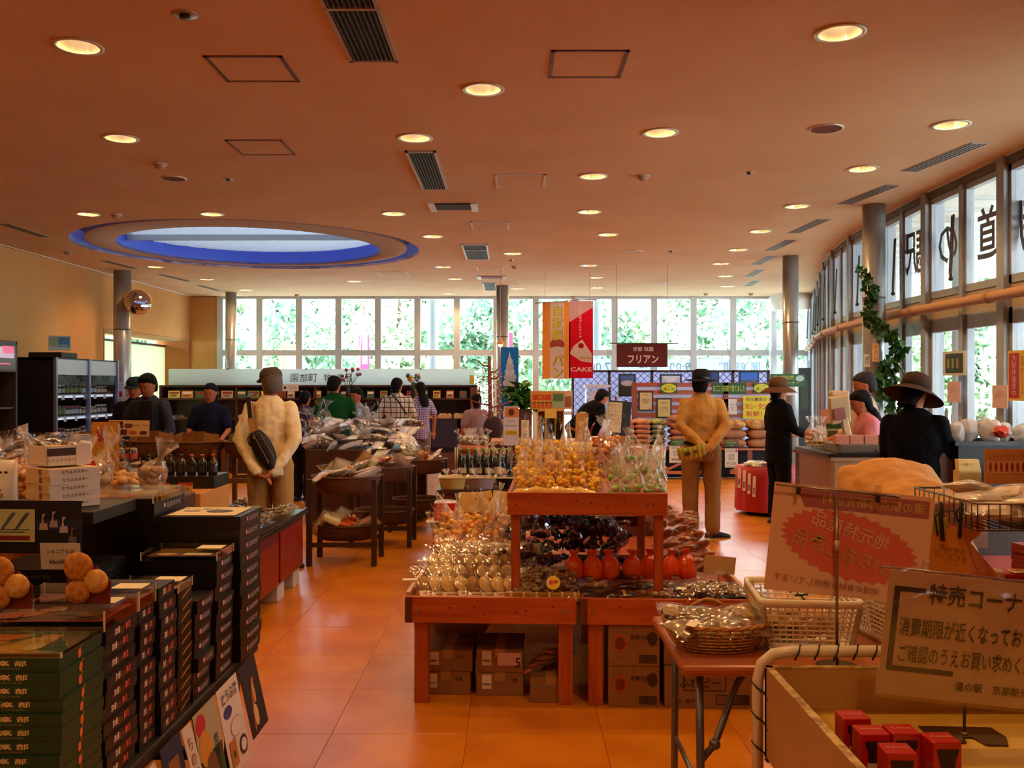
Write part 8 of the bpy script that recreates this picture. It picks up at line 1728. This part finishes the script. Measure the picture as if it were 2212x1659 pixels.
            part('hat_band', MB().mi(0, True).rings(hl([(.095, .035), (.095, .062)], .93, 1.12, -.008), cap=False), mat('0c0a0c', .5), t)
            v = MB().mi(0, True); v.rings(hl([(.088, .040), (.18, .020), (.185, .014), (.088, .034)], .92, 1.05, -.008, 32, -.012), cap=False); part('hat_brim', v, m_, t)
        elif kind == 'sun':
            q.rings(hl([(.098, .02), (.10, .07), (.088, .125), (.05, .15), (.01, .155)], 1, 1.1, -.01)[::-1]); part('hat_crown', q, m_, t)
            v = MB().mi(0, True); v.rings(hl([(.095, .035), (.14, .012), (.20, -.030), (.203, -.034), (.14, .006), (.095, .03)], 1, 1.08, -.008, 36), cap=False); part('hat_brim', v, m_, t)
    return t, up, hd
BACKARMS = [((-.30, -.10, 1.12), (-.06, -.19, .82), (1, 0, -.25)), ((.30, -.10, 1.12), (.06, -.20, .80), (-1, 0, -.3))]
# 1 man with cap, sling bag
lin_ = mat('ecdcb4', .85, c2='e2cea0', ns=5, bump=.35, bs=14)
person('man in cream linen shirt and grey cap, hands clasped behind his back', -2.02, 7.74, 1.68, 0, topm=lin_, low='a88250', arms=[((-.235, -.10, 1.10), (-.05, -.20, .83), (1, -.1, -.45)), ((.235, -.10, 1.10), (.07, -.20, .83), (-1, -.1, -.35))], hair='short', hairm=GREY, hat=('cap', '5a5248'), headyaw=R(38), headpitch=.15, vox=.010, hem=.80, wide=.98, shoes='16100e', stance=.10, fyaw=R(-60), folds=.03)
t = thing('sling_bag', 'black sling bag with tan strap on the cream shirted man', 'bag', (-2.02, 7.74, 0)); 
b = MB(); rs = []
for k in range(9):
    q = k / 8; w_ = .085 * math.sin(PI * (.12 + .8 * q)) ** .6; cx_, cz_ = -.08 + .15 * q, 1.16 - .30 * q
    rs.append([(cx_ + w_ * math.cos(a) * .9, -.19 + .045 * math.sin(a), cz_ + w_ * math.cos(a) * .45) for a in [2 * PI * j / 14 for j in range(14)]])
b.mi(0, True).rings(rs); part('bag_body', b, mat('0c0b12', .6), t)
part('strap', MB().beam((-.14, -.165, 1.44), (-.11, -.18, 1.22), .035, .006, (0, 1, 0)).beam((-.15, .0, 1.475), (-.14, -.16, 1.44), .035, .006), mat('1c1418', .6), t); part('tan_patch', MB().beam((-.115, -.185, 1.27), (-.08, -.215, 1.14), .05, .008, (0, 1, 0)), mat('a8783a', .6), t)
part('zip_line', MB().tube([(-.07, -.238, 1.13), (.04, -.24, .93)], .003, 5).tube([(-.03, -.236, 1.16), (.09, -.236, .96)], .002, 5), mat('8a7a60', .3, metal=.6), t); part('zip_pull', MB().bx((-.07, -.244, 1.12), (.012, .006, .03)).bx((.045, -.244, .92), (.01, .006, .025)), mat('b89a50', .3, metal=.8), t)
# 2 man with fedora
person('man in yellow shirt and black fedora, hands crossed behind holding a leaflet', 1.92, 9.38, 1.68, R(-4), topm=mat('b8863a', .85, c2='a87630', ns=5, bump=.3, bs=14), low='84603c', arms=[((-.225, -.10, 1.14), (-.01, -.21, .94), (.8, -.1, -.6)), ((.225, -.10, 1.14), (.05, -.22, .92), (-.8, -.1, -.6))], hair='short', hat=('fedora', '221e22'), headyaw=R(-25), vox=.010, hem=.97, shoes='120c0e', stance=.105, step=-.05, fyaw=R(-75), folds=.03)
part_ = tag(part('belt', MB().mi(0, True).lathe([(.186, 1.0), (.188, 1.035)], 28, (0, 0, 0), 1, .78, cap=False), mat('1c1820', .4), None, loc=(1.92, 9.38, -.06)), 'dark belt of the man in the yellow shirt', 'belt')
sheet('leaflet', 'yellow green folded leaflet held behind the fedora man', 'leaflet', (1.64, 9.10, .80), (1, -.1, .22), (.1, -.5, .6), .27, .17, 'a8a83a', [('e', .2, .3, .25, .4, '3a4a20'), ('e', .55, .4, .15, .3, '4a4a24'), ('r', 0, 0, 1, .12, 'c8c8a8')], curl=.02)
# 3 woman with brown hat in black
person('woman in black coat and brown sun hat facing the till', 2.95, 10.25, 1.60, R(-75), top='0c0a0e', low='0e0c10', hair='bob', hat=('sun', '5a3a28'), arms=[((-.26, .02, 1.12), (-.2, .24, 1.02), (0, 1, .1)), ((.24, .06, 1.12), (.16, .30, 1.04), (0, 1, .1))], hem=.72, vox=.013, shoes='0c0a0c')
tag(part('shopping_bag', MB().mi(0, True).lathe([(.02, .22), (.07, .1), (.06, -.02), (.0, -.04)], 14, cap=False), translucent('b8a090', .3), None, loc=(3.25, 10.0, .78)), 'pale shopping bag hanging from the black dressed woman', 'bag')
# 4 big hat woman in black
person('woman in black cardigan and wide brown sun hat seen from behind', 2.73, 6.30, 1.60, R(-38), top='07070c', low='8a6432', hair='bob', hat=('sun', '3e2c24'), arms=[((-.20, .05, 1.12), (-.12, .28, 1.08), (0, 1, 0)), ((.22, .08, 1.14), (.18, .34, 1.06), (0, 1, 0))], hem=.86, vox=.012, wide=1.05, headyaw=R(-22), headpitch=.35, lean=.06)
# 5 cashier in pink
person('cashier in pink shirt with long black hair bending at the till', 3.22, 8.12, 1.52, R(85), top='b8707a', low='2a2a34', hair='long', arms=[((-.26, .12, 1.12), (-.2, .38, 1.0), (0, 1, -.1)), ((.26, .12, 1.12), (.2, .38, 1.0), (0, 1, -.1))], sleeve='short', lean=.28, hem=.85, headpitch=.3)
person('cashier in white shirt standing behind the pink one', 3.26, 8.55, 1.66, R(80), top='b8a488', low='2a2a34', hair='short', hairm=mat('1a1014', .8), headpitch=.35, arms=[((-.26, .10, 1.12), (-.2, .34, 1.02), (0, 1, -.1)), ((.26, .10, 1.12), (.2, .34, 1.02), (0, 1, -.1))], sleeve='mid', hem=.85)
# 6 stooping person in cream
person('stooping person in cream shirt behind the pink poster, only the back in view', 2.08, 4.66, 1.62, R(8), topm=mat('c08a44', .85, c2='b47c38', ns=4, bump=.25, bs=12), low='a87a3c', lean=R(68), hair='short', hoff=(0, .14, -.12), arms=[((-.30, .25, .95), (-.24, .35, .72), (0, .5, -1)), ((.30, .25, .95), (.24, .35, .72), (0, .5, -1))], hem=.80, vox=.012, wide=1.4, headpitch=1.1)
# 7.. left group
person('young man in open blue grey shirt looking down at the baskets', -3.62, 9.3, 1.66, PI - .15, top='2e3440', low='1c1c24', hair='short', headpitch=.4, lean=.12, arms=[((-.26, .08, 1.12), (-.18, .26, .98), (0, 1, -.2)), ((.26, .08, 1.12), (.18, .26, .98), (0, 1, -.2))], hem=.86)
tag(part('inner_shirt', MB().bx((-3.60, 9.13, 1.18), (.13, .03, .42)), mat('10101a', .8), None, bevel=.02), 'dark shirt front inside the open blue grey shirt', 'clothing')
person('dark haired woman in navy top facing the baskets', -3.42, 10.5, 1.56, PI, top='10162c', low='14141c', hair='bob', headpitch=.25, sleeve='short', arms=[((-.24, .06, 1.12), (-.18, .24, .98), (0, 1, -.2)), ((.24, .06, 1.12), (.18, .24, .98), (0, 1, -.2))])
person('figure with dark cap behind the blue grey shirted man', -4.15, 10.2, 1.62, PI, top='1a1a20', low='16161c', hat=('cap', '1e2a30'), headpitch=.2)
person('man in dark green t-shirt with his back turned', -2.22, 11.6, 1.66, R(12), top='0c3a1a', low='1c1c24', sleeve='short', headyaw=R(-30), headpitch=.3, lean=.15, wide=1.1)
person('short person in purple top beside the green t-shirt', -2.78, 12.3, 1.46, R(-20), top='3a2440', low='1c1a24', sleeve='short', headpitch=.3, lean=.1)
person('person in pale grey t-shirt behind the shiny packets', -2.08, 12.4, 1.50, R(150), top='8a8a98', low='1c1c24', sleeve='short', headpitch=.3)
chk = check_mat('c8c0b0', '221c22', .075, .075, .16, .16)
person('woman in cream blouse with black windowpane check and dark trousers', -1.70, 13.7, 1.64, R(-8), topm=chk, low='0e101c', hair='bob', hem=.76, sleeve='mid', headyaw=R(-15), headpitch=.3, wide=1.05, arms=[((-.30, .02, 1.10), (-.34, .16, .90), (0, .5, -1)), ((.25, .04, 1.12), (.2, .24, 1.0), (0, 1, -.2))], shoes='0c0c14')
ging = check_mat('b0a0c0', '4a3070', .035, .035, .5, .5, True)
person('girl in purple gingham shirt and shorts with bare legs', -1.39, 13.95, 1.58, R(25), topm=ging, low='6a5a50', hair='long', hem=.78, sleeve='short', legs='shorts', headyaw=R(15), headpitch=.35, wide=.9, shoes='10101a', step=-.12)
tag(part('shoulder_strap', MB().mi(0, True).tube([(-1.78, 13.56, 1.42), (-1.66, 13.52, 1.30), (-1.54, 13.53, 1.10)], .012, 6), mat('100c10', .6), None), 'thin black shoulder strap across the checked blouse', 'strap')
# centre back
person('person in black stooping over the cafe table', .93, 13.2, 1.66, R(-60), top='08080e', low='10101a', lean=R(45), hair='short', headpitch=.2, arms=[((-.26, .10, 1.12), (-.2, .2, .96), (0, .6, -1)), ((.26, .1, 1.12), (.2, .2, .96), (0, .6, -1))], hem=.86, wide=1.15)
person('seated customer behind the slatted rice board', 2.24, 16.35, 1.55, R(90), top='a88a8a', low='3a3a44', hair='short', hairm=mat('14101a', .9))
person('person half hidden behind the hanger tree', -.50, 12.9, 1.42, R(30), top='8a7078', low='1c1a24', hair='bob', sleeve='short')
# ================================================ labels: set look-alikes apart by where they stand
bpy.context.view_layer.update()
same = {}
for o in col.objects:
    if o.parent is None and o.get('category') and o.get('label'): same.setdefault(o['label'], []).append(o)
def pu(o):
    p = o.matrix_world.translation; return p.x / max(p.y, .5)
for lb, os_ in same.items():
    n = len(os_)
    if n < 2: continue
    if not os_[0].get('group'):
        for o in os_: o['group'] = lb[:40]
    nw = len(lb.split())
    if n <= 15:
        for i, o in enumerate(sorted(os_, key=pu)):
            sfx = '%s from orange wall' % ordn(i)
            if nw + 4 <= 16: o['label'] = lb + ', ' + sfx
    elif n <= 60:
        os_ = sorted(os_, key=lambda o: o.matrix_world.translation.y); k = min(4, -(-n // 15)); m = -(-n // k)
        nm = {2: ['nearer half', 'farther half'], 3: ['near third', 'middle third', 'far third'], 4: ['nearest layer', 'second layer', 'third layer', 'farthest layer']}[k]
        for q in range(k):
            for i, o in enumerate(sorted(os_[q * m:(q + 1) * m], key=pu)):
                if nw + 6 <= 16: o['label'] = '%s, %s, %s from orange wall' % (lb, nm[q], ordn(i))
